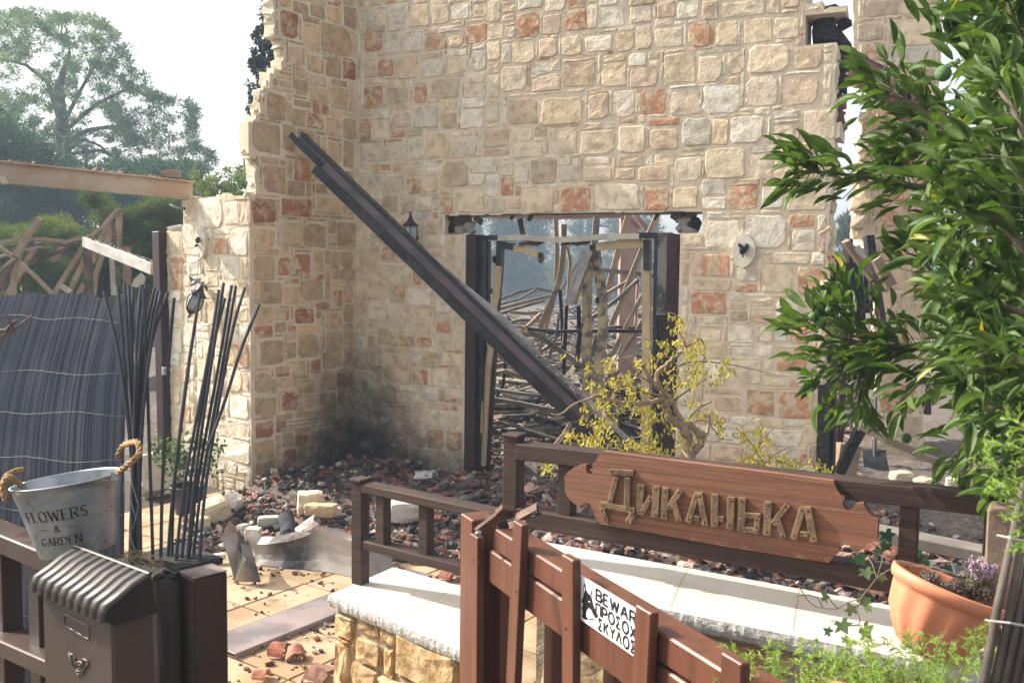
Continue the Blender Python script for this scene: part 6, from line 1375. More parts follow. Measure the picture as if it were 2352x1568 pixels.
for _ in range(8000):
    y = 7.0+16*rnd.random()**1.7; x = rnd.uniform(-1.8, 3.0)*max(y,8)/8
    if (Vector((x,y,0))-MW.o).dot(MW.n) > -.38: continue
    z = (.10+.25*max(0, noise.noise(Vector((x*1.3,y*1.3,9)))+.3))*rnd.random()+.02*(y-7); s = rnd.uniform(.01,.05)
    if rnd.random() < .35: shard(mb, (x,y,z), rnd.uniform(.04,.11), shade(rnd.choice(RC)+(1,), .2))
    else: chunk(mb, (x,y,z), s, shade(rnd.choice(GC)+(1,), .2), ax=(1.2,.9,.4))
tag(mb.build('plaster_rubble', M_rub, None), kind='stuff', label='grey plaster and tile rubble covering the floor inside the house')
V = []; n = 60
for j in range(n+1):
    for i in range(n+1):
        x, y = -7+18*i/n, 7+24*j/n; ins = (Vector((x,y,0))-MW.o).dot(MW.n) < -.35
        V.append((x, y, (.06+.16*max(0, noise.noise(Vector((x*1.3,y*1.3,9)))+.3)+.018*(y-7)+rnd.uniform(-.015,.015)) if ins else -.06))
tag(npmesh('ash_bed', np.array(V), np.array([(j*(n+1)+i, j*(n+1)+i+1, (j+1)*(n+1)+i+1, (j+1)*(n+1)+i) for j in range(n) for i in range(n)]), M_grit), kind='stuff', label='ash and grit covering the floor inside the house')
# low grey heaps further off
cl = []
# ------------------------------------------------------------------ right side: roof fragment, burnt rafters, shovel
def PF(x, y, d): a, b = q('Ff', x, y); return P(a, b, d)
rf = thing('roof_fragment', PF(700,400,8.4), 'pinkish brown broken roof slab sloping down between the facade and the chimney wall', 'roof fragment')
mb = MB(); mb.prism([PF(525,235,8.2), PF(600,300,8.2), PF(760,370,8.2), PF(905,470,8.3), PF(1060,640,8.4), PF(1060,730,8.4), PF(880,560,8.3), PF(700,420,8.2), PF(515,300,8.2)], Vector((0,-1,0)), .5); mb.build('slab', mat('pink_slab', (.30,.17,.155), (.24,.14,.125), scale=5, rough=.8, bump=.4), rf)
mb = MB()
for k in range(70):
    t = rnd.random(); x, y = 515+380*t, 320+230*t+rnd.uniform(-20,85*(1-t)+20); chunk(mb, PF(x, y, 8.25+rnd.uniform(0,.3)), rnd.uniform(.02,.06), shade(rnd.choice([(.10,.05,.035,1),(.05,.04,.035,1),(.28,.13,.08,1),(.35,.22,.14,1),(.03,.03,.03,1)]), .3), ax=(1.6,1,.5))
tag(mb.build('broken_tile_edge', M_block, rf), kind='stuff')
br = thing('burnt_rafters', PF(640,1500,7.9), 'charred splintered rafters hanging and leaning right of the facade', 'burnt timber')
def bt(pts, wz, m_, key='Ff', d=7.8, rag=.012, th=.06, name='rafter'):
    pp = []
    for (x, y) in pts: a, b = q(key, x, y); pp.append(P(a, b, d))
    w_ = wz*ZT[key][2]*d/FPX; mb = MB()
    for a, b in zip(pp[:-1], pp[1:]): mb.bar(a, b, th, w_, Vector((1,0,0)) if abs((b-a).z) > abs((b-a).x) else UPZ, rag=rag)
    mb.build(name, m_, br)
bt([(515,1250),(518,1568)], 22, M_maroon); bt([(500,1260),(600,1400),(640,1460)], 34, M_tim, d=7.6); bt([(545,1290),(620,1400),(720,1520)], 40, M_pale, d=7.6); bt([(625,1230),(640,1400),(650,1568)], 44, M_char, d=7.9)
bt([(60+600,1360),(740,1500)], 60, M_tim, d=7.5)
bt([(700,0),(720,200),(740,400)], 46, M_char, 'H'); bt([(760,0),(770,200),(780,330)], 40, M_char, 'H', d=8); bt([(820,80),(860,300),(900,560)], 46, M_timd, 'H', d=7.6); bt([(640,0),(630,400),(600,1000),(560,1380)], 44, M_maroon, 'H', d=7.7); bt([(690,60),(680,400)], 40, M_char, 'H'); bt([(740,250),(745,500),(700,900),(680,1100)], 30, M_char, 'H', d=7.9)
bt([(735,1085),(680,1200),(590,1390)], 62, M_char, 'H', d=7.0, name='charred_brace'); bt([(735,1085),(900,1170),(1100,1260),(1500,1420),(1700,1490)], 44, M_tim, 'H', d=6.6, rag=.008, name='fallen_rafter')
bt([(720,950),(735,1000),(700,1100)], 40, M_tim, 'H', d=7.2); bt([(1165,800),(1170,1000)], 40, M_maroon, 'H', d=9.2, name='far_post')
bt([(640,1190),(610,1420)], 130, mat('stone_stub', (.34,.24,.16), (.25,.18,.13), scale=7, rough=.9, bump=.6), 'H', d=7.6, th=.15, name='masonry_stub')
sh = thing('shovel', G(2015,1075,.0), 'black square bladed shovel leaning on the chimney wall behind the sign rail', 'shovel')
def PR(x, y, d): a, b = q('Ri', x, y); return P(a, b, d)
mb = MB(); mb.prism([PR(560,670,8.2), PR(768,672,8.2), PR(782,760,8.1), PR(805,870,8.0), PR(580,885,8.0), PR(572,770,8.1)], Vector((0,-1,.1)), .012); mb.build('blade', M_black, sh)
mb = MB(); mb.tube([PR(665,790,8.12), PR(668,640,8.2), PR(672,420,8.35), PR(676,200,8.5)], [.014,.018,.016,.016], 8); mb.build('handle', M_black, sh)
mb = MB(); a, b = SP(1920,1203,-1.2), SP(2290,1278,-1.2); mb.cbar(a, b, .12, .05, UPZ, .004); mb.cbar(a+UPZ*.02-SFP.n*-.04, b+UPZ*.02-SFP.n*-.04, .01, .01, UPZ, .001); solo(mb, 'ribbed_grey_slat', mat('olive_grey', (.19,.17,.14), (.14,.125,.105), scale=5, rough=.7), 'grey ribbed slat lying behind the right end of the sign railing', 'slat')
# fallen garden lantern behind the bench
c = P(1829,1322,3.25); lantern('fallen_lantern', c+Vector((.10,.02,.02)), (1,.15,-.10), .62, 'small glass garden lantern lying on its side below the board sign', side=Vector((0,1,0)))
# plant pot behind the canes
mb = MB(); c = G(432,1178,0); pp_ = thing('black_plant_pot', c, 'black pot with a small leafy plant behind the right bunch of canes', 'potted plant')
mb.lathe(c, [(.09,0),(.13,.2),(.14,.2),(.14,.22),(.12,.22),(.11,.16)], 18); mb.build('pot', M_black, pp_, smooth=True)
cl = [(c.x+rnd.uniform(-.2,.2), c.y+rnd.uniform(-.1,.1), .25+rnd.uniform(0,.32), .09) for _ in range(24)]
treecrown(pp_, cl, 16, (.05,.03), ((.03,.07,.03),(.10,.16,.06)), name='foliage')
# ------------------------------------------------------------------ leaf meshes shared between copies
M_leaf = mat('citrus_leaf', (.040,.085,.017), (.098,.155,.036), scale=16, rough=.5, trans=.30, spec=.25, c3=(.17,.205,.065), ramp=(.35,.65))
M_leafy = mat('yellowing_leaf', (.20,.22,.03), (.30,.24,.03), scale=14, rough=.4, trans=.3, spec=.4)
def leafmesh(name, L, W, curl, fold, m_, n=5, wave=.0):
    vs = []; fs = []
    for i in range(n+1):
        t = i/n; w_ = W*math.sin(math.pi*min(1, t*.92+.04))**.8*(1 if t < .97 else .1); z = -curl*L*t*t; x = L*(t-.12*curl*t*t)
        wv = wave*math.sin(t*9)
        vs += [(x, -w_/2, z+fold*w_*.5+wv*W), (x, 0, z), (x, w_/2, z+fold*w_*.5-wv*W)]
    for i in range(n):
        a = i*3; fs += [(a, a+3, a+4, a+1), (a+1, a+4, a+5, a+2)]
    me = bpy.data.meshes.new(name); me.from_pydata(vs, [], fs); me.materials.append(m_); me.polygons.foreach_set('use_smooth', [True]*len(me.polygons)); me.update(); return me
def place(me_list, mats_, parent, name, nmax, base):
    """the first nmax become parts sharing mesh data, the rest one joined stuff part"""
    restV = {}; 
    for i, (M, mi) in enumerate(mats_):
        if i < nmax:
            o = bpy.data.objects.new(name, me_list[mi]); C.objects.link(o); o.parent = parent; o.matrix_local = Matrix.Translation(-Vector(base)) @ M
        else: restV.setdefault(me_list[mi].materials[0].name, []).append((M, mi))
    cache = [(np.array([v.co[:] for v in me.vertices]), np.array([p.vertices[:] for p in me.polygons])) for me in me_list]
    for mn, lst in restV.items():
        V = []; Fq = []; b = 0
        for M, mi in lst:
            co, fq = cache[mi]; A = np.array(M); V.append(co @ A[:3,:3].T + A[:3,3]); Fq.append(fq+b); b += len(co)
        o = npmesh('foliage', np.concatenate(V), np.concatenate(Fq), bpy.data.materials[mn], parent); o['kind'] = 'stuff'; o.data.polygons.foreach_set('use_smooth', [True]*len(o.data.polygons))
def orient(p, d, up, s):
    d = Vector(d).normalized(); up = Vector(up); y = up.cross(d)
    if y.length < .05: y = d.orthogonal()
    y.normalize(); z = d.cross(y); M = Matrix((d*s, y*s, z*s)).transposed().to_4x4(); M.translation = p; return M
LV = [leafmesh('citrus_leaf', .086, .0245, c*.6, f+.3, M_leaf, wave=w_) for c, f, w_ in ((.15,.5,.02),(.4,.7,.04),(.7,.9,.05),(.25,1.1,.03),(.55,.5,.08),(.1,.8,.0),(.9,.9,.05))]+[leafmesh('citrus_leaf', .075, .020, .6, 1.0, M_leafy, wave=.05)]
ot = thing('orange_tree', Vector((2.15, 2.35, 0)), 'citrus tree with green unripe fruit reaching in from the right edge', 'citrus tree')
TB = ot['_base']
M_twigg = mat('green_twig', (.10,.13,.05), (.08,.07,.045), scale=20, rough=.7)
M_tbark = mat('citrus_bark', (.13,.10,.075), (.09,.07,.055), scale=20, rough=.85, bump=.5)
mb = MB(); trunk = [(2.15,2.35,0),(2.10,2.35,.6),(2.0,2.3,1.1),(1.9,2.25,1.6),(1.85,2.3,2.2),(1.9,2.4,2.8)]; mb.tube(trunk, [.06,.05,.045,.035,.025,.012], 8); mb.build('trunk', M_tbark, ot, smooth=True)
BRN = [ # (points in photo px with depth), leaf count, tip leaf size
 [(2400,620,2.6),(2260,520,2.6),(2120,430,2.7),(1980,405,2.75),(1880,395,2.8),(1822,392,2.8)],
 [(2400,560,2.5),(2240,420,2.5),(2150,340,2.6),(2110,330,2.65),(2070,345,2.7)],
 [(2400,480,2.4),(2260,330,2.4),(2130,260,2.5),(2060,215,2.55),(2020,190,2.6)],
 [(2400,420,2.3),(2300,250,2.3),(2230,160,2.35),(2200,110,2.4),(2200,70,2.4)],
 [(2420,380,2.2),(2340,180,2.2),(2300,80,2.25),(2270,20,2.3)],
 [(2420,300,2.1),(2380,150,2.1),(2330,50,2.1),(2300,-40,2.1)],
 [(2400,760,2.5),(2260,700,2.55),(2170,660,2.6),(2120,600,2.7),(2110,560,2.7)],
 [(2400,820,2.6),(2240,800,2.7),(2100,800,2.75),(1990,790,2.8),(1910,770,2.85),(1860,730,2.85)],
 [(2100,800,2.75),(2000,830,2.8),(1930,850,2.8),(1870,870,2.8)],
 [(1990,790,2.8),(1960,720,2.8),(1935,680,2.8),(1925,650,2.8)],
 [(2060,805,2.75),(2000,840,2.75),(1975,900,2.75),(1965,940,2.75)],
 [(2400,700,2.3),(2300,640,2.3),(2200,560,2.35),(2160,540,2.4)],
 [(2420,900,2.4),(2300,860,2.4),(2190,860,2.5),(2110,880,2.6),(2060,930,2.6)],
 [(2420,980,2.3),(2330,940,2.3),(2240,930,2.4),(2190,945,2.5)],
 [(2400,660,2.0),(2340,560,2.0),(2270,480,2.05),(2210,460,2.1)],
 [(2420,560,1.9),(2360,440,1.9),(2300,360,1.95),(2260,330,2.0)],
 [(2420,480,1.8),(2370,340,1.8),(2320,240,1.85),(2280,190,1.9)],
 [(2420,760,2.0),(2350,720,2.0),(2280,690,2.05),(2220,700,2.1)],
 [(2420,860,1.9),(2350,830,1.9),(2290,800,1.95),(2240,820,2.0)],

 [(2400,900,2.8),(2280,980,2.8),(2220,1020,2.8),(2180,1060,2.8)],
 [(2420,760,1.45),(2390,780,1.45),(2350,790,1.5)]]
rp_ = random.Random(11); LM = []; twigs = MB(); brs = []
for bi, b in enumerate(BRN):
    pts = [P(x, y, d) for x, y, d in b]; n = len(pts); mb = MB(); mb.tube(pts, [.011-.008*k/(n-1) for k in range(n)], 6); mb.build('branch', M_tbark if bi % 3 else M_twigg, ot, smooth=True)
    Ltot = sum((pts[i+1]-pts[i]).length for i in range(n-1)); nl = int(Ltot*215)
    if bi in (12,13,19): nl = int(nl*.32)
    for _ in range(nl):
        t = rp_.random()**.8*(n-1); i = min(int(t), n-2); p = pts[i].lerp(pts[i+1], t-i); d = (pts[i+1]-pts[i]).normalized()
        side = Vector((rp_.gauss(0,1), rp_.gauss(0,1), rp_.gauss(.15,.9))); side = (side-d*side.dot(d)).normalized()
        tl_ = rp_.uniform(.0,.095)*(1 if rp_.random() < .75 else 1.4); tp = p+(d*.6+side).normalized()*tl_
        if tl_ > .05 and rp_.random() < .45: twigs.tube([p, tp], [.0022,.0012], 4)
        ld = (d*rp_.uniform(.5,1.3)+side*rp_.uniform(.3,.9)+Vector((0,0,rp_.uniform(-.35,.6)))).normalized()
        LM.append((orient(tp, ld, Vector((rp_.gauss(0,.9), rp_.gauss(0,.9), 1)), rp_.uniform(.5,1.2)*min(1, (tp-CAM).length/2.6)), 7 if rp_.random() < .025 else rp_.randrange(7)))
for _ in range(550):
    x, y = rp_.uniform(2180,2420), rp_.uniform(640,1160)
    if x < 2180+ (y-640)*.12: continue
    p = P(x, y, rp_.uniform(2.1,3.0)); LM.append((orient(p, Vector((rp_.gauss(-.4,.7), rp_.gauss(-.1,.7), rp_.gauss(-.2,.6))), Vector((rp_.gauss(0,.6), rp_.gauss(0,.6), 1)), rp_.uniform(.6,1.15)), rp_.randrange(7)))
# inner mass
for _ in range(1900):
    x, y = rp_.uniform(2080,2420), rp_.uniform(-40,1010)
    if not inpoly((x, y), [(2260,-60),(2420,-60),(2420,1010),(2250,960),(2180,900),(2160,780),(2150,600),(2150,480),(2130,430),(2150,330),(2220,220),(2260,80)]): continue
    p = P(x, y, rp_.uniform(2.0,3.0)); ld = Vector((rp_.gauss(-.5,.7), rp_.gauss(-.1,.7), rp_.gauss(.1,.6))); LM.append((orient(p, ld, Vector((rp_.gauss(0,.5), rp_.gauss(0,.5), 1)), rp_.uniform(.7,1.25)), 7 if rp_.random() < .03 else rp_.randrange(7)))
tag(twigs.build('fine_twigs', M_twigg, ot), kind='stuff')
LM.sort(key=lambda a: -(a[0].to_scale().x/(a[0].translation-CAM).length) if abs((a[0].translation-CAM).normalized().dot(CR)) < .52 else 0)
place(LV, LM, ot, 'leaf', 300, TB)
M_fruit = mat('green_citrus', (.045,.12,.03), (.07,.16,.045), scale=14, rough=.45, bump=.5, bscale=300, spec=.5)
for (k, x, y, r) in (('Ff',232,890,20),('Ff',705,405,30),('Ff',685,440,24),('Ff',325,840,22),('H',525,310,28),('H',415,355,30),('H',470,400,34),('H',1030,1158,35),('Ff',1010,385,42),('Ff',1380,250,45),('H',1450,390,40),('H',1000,330,22)):
    px, py = q(k, x, y); d = 2.78 if px < 2130 else 2.1; c = P(px, py, d); rr = r*ZT[k][2]*d/FPX; mb = MB()
    mb.lathe(c, [(.0001+rr*math.sin(math.pi*j/10), rr*-math.cos(math.pi*j/10)) for j in range(11)], 14); mb.build('green_fruit', M_fruit, ot, smooth=True)
# ------------------------------------------------------------------ withered little tree with yellow leaves
M_tb2 = mat('gnarled_bark', (.34,.25,.165), (.22,.16,.11), scale=14, rough=.9, bump=.9, bscale=40)
M_twb = mat('brown_twig', (.17,.10,.07), (.24,.17,.12), scale=30, rough=.85)
M_dry = mat('wilted_yellow_leaf', (.50,.39,.065), (.36,.33,.07), scale=22, rough=.6, trans=.35, c3=(.40,.22,.04))
M_dry2 = mat('wilted_green_leaf', (.26,.27,.05), (.42,.37,.06), scale=22, rough=.6, trans=.3)
DL = [leafmesh('wilted_leaf', .036, .013, c, f, m_, n=4, wave=w_) for c, f, m_, w_ in ((.5,1.2,M_dry,.1),(.9,1.6,M_dry,.15),(.3,.8,M_dry,.1),(.7,1.4,M_dry2,.12),(1.1,1.0,M_dry,.2),(.4,1.8,M_dry2,.1))]
yt = thing('withered_tree', G(1570,1300,0), 'small gnarled tree with wilted yellow leaves standing behind the board sign', 'small tree'); YB = yt['_base']
YD = (Vector(YB)-CAM).dot(F)
def cc(x, y, dd=0): px, py = q('Cc', x, y); return P(px, py, YD+dd)
def limb2(pts, r0, r1, dd=None, m_=None, name='branch', parent=yt):
    n = len(pts); pp = [cc(x, y, (dd or 0)*k/max(1,n-1)) for k, (x, y) in enumerate(pts)]; mb = MB(); sm = []
    for k in range((n-1)*4+1):
        t = k/4; a_ = min(int(t), n-2); f = t-a_; p0, p1, p2, p3 = pp[max(a_-1,0)], pp[a_], pp[a_+1], pp[min(a_+2,n-1)]
        sm.append(.5*((2*p1)+(p2-p0)*f+(2*p0-5*p1+4*p2-p3)*f*f+(3*p1-p0-3*p2+p3)*f**3)+Vector((rnd.uniform(-1,1),rnd.uniform(-1,1),rnd.uniform(-1,1)))*r1*.5)
    N = len(sm); mb.tube(sm, [(r0+(r1-r0)*k/(N-1))*(1+rnd.uniform(-.08,.12)) for k in range(N)], 8 if r0 > .01 else 5); mb.build(name, m_ or M_tb2, parent, smooth=True); return sm
B_ = []
s1 = cc(1262,1330)
mb = MB(); mb.tube([Vector(YB), Vector(YB).lerp(s1, .5)+Vector((.03,0,0)), s1], [.06,.045,.038], 10); mb.build('trunk', M_tb2, yt, smooth=True)
mb = MB(); mb.tube([P(1655,1305,YD), P(1625,1290,YD), P(1600,1265,YD)], [.03,.035,.05], 8); mb.build('root', M_tb2, yt, smooth=True)
limb2([(1262,1330),(1240,1220),(1225,1130),(1190,1070),(1110,1010),(1090,960),(1130,900)], .036, .024, name='trunk')
limb2([(1255,1260),(1300,1225),(1335,1160),(1300,1110),(1240,1065),(1215,1080)], .028, .02, name='trunk')
limb2([(1215,1060),(1170,990),(1150,930),(1130,890)], .018, .014)
limb2([(1130,890),(1080,860),(1050,800),(1035,730),(1090,680),(1160,620),(1215,575)], .020, .012, .1)
limb2([(1060,840),(1000,790),(955,700),(930,670)], .019, .011, -.1)
limb2([(1090,895),(980,925),(860,930),(740,910),(640,880),(590,900),(500,930),(400,1000),(340,1000)], .017, .004, -.3)
limb2([(740,910),(760,850),(810,800)], .012, .004); limb2([(980,925),(1000,860),(960,820)], .008, .003)
limb2([(1080,880),(960,860),(900,820),(870,790)], .009, .004, -.2, M_twb)
limb2([(1335,1165),(1375,1100),(1385,1010)], .016, .007, .1); limb2([(1240,1040),(1310,960),(1400,920)], .010, .006, .1)
limb2([(1385,1070),(1440,1130),(1480,1165),(1540,1170)], .004, .002, .1, M_twb); limb2([(1160,900),(1260,830),(1400,745)], .008, .003, .15, M_twb)
LB = [limb2([(1160,690),(1240,660),(1350,655),(1500,668),(1650,700),(1820,735)], .007, .002, .1, M_twb),
 limb2([(1215,575),(1215,520),(1180,450),(1200,380),(1150,340),(1110,330)], .009, .003, .1, M_twb), limb2([(1180,600),(1090,540),(1010,515),(930,495)], .006, .002, 0, M_twb),
 limb2([(1215,575),(1270,530),(1330,510),(1350,560)], .007, .003, .1, M_twb), limb2([(840,820),(740,740),(640,740),(600,680),(560,650),(500,600),(400,575)], .006, .002, -.2, M_twb),
 limb2([(740,910),(680,960),(600,1000),(540,1040),(430,1060)], .006, .002, -.2, M_twb), limb2([(1060,1040),(1100,1090),(1140,1150),(1180,1190)], .006, .003, .1, M_twb), limb2([(1240,1070),(1330,1040),(1430,1080)], .005, .002, .1, M_twb),
 limb2([(1000,790),(940,760),(870,700),(860,640)], .006, .002, -.2, M_twb), limb2([(750,860),(700,780),(680,700),(730,640)], .006, .002, -.2, M_twb), limb2([(660,960),(700,1010),(690,1070),(640,1100)], .005, .002, -.2, M_twb),
 limb2([(1150,640),(1070,620),(1020,680),(980,640)], .006, .002, -.1, M_twb), limb2([(1180,700),(1160,760),(1110,800),(1130,860)], .006, .002, .1, M_twb), limb2([(900,840),(860,820),(830,780),(800,700)], .006, .002, -.2, M_twb)]
LMY = []; 
def leafclump(x, y, rx, ry, n, dd=.12, D=YD):
    for _ in range(n):
        a_ = rnd.gauss(0, .45), rnd.gauss(0, .45); px, py = q('Cc', x+a_[0]*rx, y+a_[1]*ry); p = P(px, py, D+rnd.gauss(0, dd))
        LMY.append((orient(p, Vector((rnd.gauss(0,.35), rnd.gauss(0,.35), -1)), Vector((rnd.gauss(0,1), rnd.gauss(0,1), .2)), rnd.uniform(.6,1.2)), rnd.randrange(6)))
for (x, y, rx, ry, n) in ((1140,345,40,25,10),(1200,400,60,50,34),(1170,450,50,40,14),(990,515,60,20,10),(1100,540,70,60,26),(1250,560,80,60,40),(1320,540,60,70,48),(1060,600,60,50,22),(1180,520,60,40,18),(1000,650,50,70,22),(915,660,40,70,36),(715,680,70,70,46),(1300,640,90,60,44),(1260,700,80,70,30),(1120,680,60,80,24),(1470,690,60,70,40),(1430,770,70,60,44),(1500,640,30,40,14),(1320,700,60,60,30),(580,690,30,40,16),(405,610,25,30,6),(510,630,15,25,4),(830,760,60,70,46),(600,790,40,60,20),(660,860,70,70,46),(750,800,80,50,30),(870,830,40,80,36),(940,830,60,60,26),(1120,790,60,50,28),(1200,790,60,50,26),(1260,800,50,40,20),(1160,860,50,40,16),(560,960,40,50,18),(670,930,90,60,46),(790,940,80,50,34),(860,900,60,50,24),(930,960,90,60,44),(1010,980,90,70,54),(960,1040,70,60,30),(1290,930,70,50,24),(1250,880,40,60,14),(1290,1010,60,50,22),(1370,980,60,40,20),(1440,1020,50,70,34),(1470,1100,40,60,22),(1130,1080,50,70,20),(620,1060,70,60,30),(690,1060,80,60,44),(740,1030,60,50,20),(540,1040,20,40,8),(640,1120,60,40,18),(1200,1180,50,70,30),(1290,1150,40,50,16),(480,1130,60,60,34),(580,1180,80,60,56),(660,1190,60,70,44),(880,1190,90,50,60),(980,1120,60,70,44),(1020,1190,60,70,40),(960,1230,80,40,40),(1100,1250,60,50,34),(430,1170,30,40,10),(760,1180,70,50,26),(1300,760,40,60,14),(1765,730,18,35,6)):
    leafclump(x, y, rx, ry, max(2, int(n*.78)))
for (x, y, rx, ry, n) in ((320,1310,60,50,26),(310,1360,50,30,14),(570,1340,60,40,20)): leafclump(x, y, rx, ry, n)
LMY.sort(key=lambda a: -a[0].to_scale().x); place(DL, LMY, yt, 'leaf', 300, YB)
# second withered shrub on the right
y2 = thing('withered_shrub', G(1640,1240,0), 'low withered yellow shrub against the facade, right of the small tree', 'shrub')
y2['_base'] = y2['_base']; LMY = []
for pts in ([(1750,1370),(1745,1330),(1690,1250),(1640,1170),(1590,1120)],[(1690,1250),(1720,1160),(1730,1080)],[(1745,1330),(1820,1260),(1940,1210)],[(1820,1300),(1900,1330),(1980,1360)],[(1745,1335),(1650,1330),(1530,1340)],[(1690,1240),(1760,1140),(1810,1095)],[(2000,1300),(1940,1340),(1880,1370)],[(2100,1340),(2040,1330),(1980,1350)]):
    limb2(pts, .006, .002, 0, M_twb, parent=y2)
for (x, y, rx, ry, n) in ((1595,1130,50,60,26),(1620,1170,40,30,10),(1720,1100,35,60,28),(1755,1160,40,40,16),(1690,1200,60,40,24),(1710,1260,60,50,34),(1640,1300,90,40,40),(1790,1290,60,50,22),(1860,1290,60,40,26),(1900,1340,60,40,36),(1960,1310,40,30,14),(1960,1370,50,30,20),(1550,1330,40,30,12),(2080,1340,60,50,30),(2150,1380,60,50,30),(2000,1370,50,30,20)): leafclump(x, y, rx, ry, n)
place(DL, LMY, y2, 'leaf', 300, y2['_base'])
mb = MB(); 
# ------------------------------------------------------------------ terracotta bowl
M_terra = mat('terracotta_plastic', (.60,.235,.125), (.56,.21,.11), scale=3, rough=.5, spec=.4, bump=.05)
DS = 1.125; dP = 2.22*DS; sP = dP/FPX; pc = P(2183,1352,dP); tl = math.radians(-19); paz = Vector((math.sin(-tl)*1.0, 0, math.cos(tl))).normalized(); pax = Vector((math.cos(tl),0,math.sin(tl))); pay = paz.cross(pax)
pot = thing('terracotta_bowl', P(2190,1500,2.28*DS), 'fluted terracotta bowl with pine cones and lavender on the right end of the high bench', 'flower pot')
Rr = 128*sP
def flute(t, i): return 1+.035*math.cos(t*11)*(1 if 0 < i < 8 else 0)
pr = [(.0001,-.191),(.062,-.189),(.084,-.174),(.110,-.135),(.133,-.09),(Rr*.93,-.035),(Rr*.96,-.022),(Rr*1.02,-.018),(Rr*1.05,-.004),(Rr*1.05,.010),(Rr*1.0,.014),(Rr*.95,.006),(Rr*.91,-.02),(Rr*.85,-.06)]
vs = MB(); vs.lathe(pc, pr, 88, pax, pay*.9, paz, fl=lambda t, i: 1+(.03*math.cos(t*11) if 1 < i < 6 else 0)); vs.build('bowl', M_terra, pot, smooth=True)
M_soilp = mat('pot_soil', (.05,.035,.028), (.09,.07,.05), scale=60, rough=.95, bump=1, bscale=90)
mb = MB(); mb.lathe(pc, [(.0001,-.045),(Rr*.87,-.05)], 30, pax, pay*.9, paz); mb.build('soil', M_soilp, pot)
M_cone = mat('pine_cone', (.15,.115,.09), (.085,.062,.05), scale=40, rough=.8, bump=.4)
for i, (x, y, r, op) in enumerate(((1455,840,80,0),(1560,935,88,1),(1655,870,58,0),(1740,900,66,1),(1840,930,74,1),(1690,985,66,1),(1820,1020,62,1))):
    px, py = q('N4', x, y); d = dP-.02+.03*(i % 2); c = P(px, py, d); rr = r*.3226*d/FPX
    pcn = thing('pine_cone', c-Vector((0,0,rr*.6)), ['closed grey pine cone nearest the left lip of the bowl','open dark pine cone at the front of the bowl','small closed grey pine cone at the middle of the bowl','open pine cone under the lavender','open dark pine cone at the right side of the bowl','small open pine cone low at the front of the bowl','lowest pine cone at the front right of the bowl'][i], 'pine cone', 'pine cones in the terracotta bowl')
    ax_ = Vector((rnd.gauss(0,.5), -.6, .7)).normalized(); o1 = ax_.orthogonal().normalized(); o2 = ax_.cross(o1)
    mb = MB()
    for k in range(64):
        f = k/63; ph = k*2.39996; th_ = f*2.5+.12; dr = ax_*math.cos(th_)+(o1*math.cos(ph)+o2*math.sin(ph))*math.sin(th_)
        tip = c+dr*rr*(.95+.1*op); sd2 = dr.cross(ax_); sd2 = sd2.normalized() if sd2.length > .05 else o1; up3 = sd2.cross(dr).normalized()
        w_ = rr*.2; base_ = c+dr*rr*.45-up3*rr*.1; lift = up3*rr*(.12+.1*op)
        mb.add([base_, tip-sd2*w_+lift*.2, tip+lift, tip+sd2*w_+lift*.2, tip-lift*.5+dr*rr*.03], [(0,1,2),(0,2,3),(1,4,2),(2,4,3),(0,4,1),(0,3,4)])
    mb.build('scales', M_cone, pcn); mb = MB(); mb.lathe(c-ax_*0, [(.0001,-rr*.6),(rr*.5,-rr*.3),(rr*.55,0),(rr*.45,rr*.4),(.0001,rr*.7)], 8, o1, o2, ax_); mb.build('core', M_cone, pcn)
M_lav = mat('dried_lavender', (.34,.25,.31), (.24,.18,.20), scale=40, rough=.9); M_gst = mat('grey_green_stem', (.22,.22,.12), (.15,.15,.08), scale=20, rough=.8)
lv = thing('lavender', P(2290,1340,2.2*DS), 'bunch of dried purple lavender stuck in the terracotta bowl', 'lavender'); mb = MB(); ms = MB()
for k in range(20):
    x, y = rnd.uniform(1740,1935), rnd.uniform(660,760)+max(0, (1800-rnd.uniform(1750,1800)))*0; x0 = 1800+(x-1840)*.35; 
    if x > 1850: y += 40
    b_ = P(*q('N4', x0, 930), 2.2*DS); tp = P(*q('N4', x, y), 2.2*DS+rnd.uniform(-.05,.05)); ms.tube([b_, tp], .0011, 4)
    dv = tp-b_
    for j in range(26):
        c_ = tp-dv*(.40*j/26)+Vector((rnd.gauss(0,.0035),rnd.gauss(0,.0035),0)); chunk(mb, c_, .0028, (1,1,1,1), ax=(.8,.8,1.4))
tag(ms.build('stems', M_gst, lv), kind='stuff'); tag(mb.build('flowers', M_lav, lv), kind='stuff'); ms2 = MB()
for k in range(60): 
    b_ = P(*q('N4', rnd.uniform(1720,1900), rnd.uniform(850,900)), 2.2*DS); ms2.tube([b_, b_+Vector((rnd.gauss(0,.02), rnd.gauss(0,.02), rnd.uniform(.01,.04)))], [.0012,.0004], 4)
tag(ms2.build('leaves', M_gst, lv), kind='stuff')
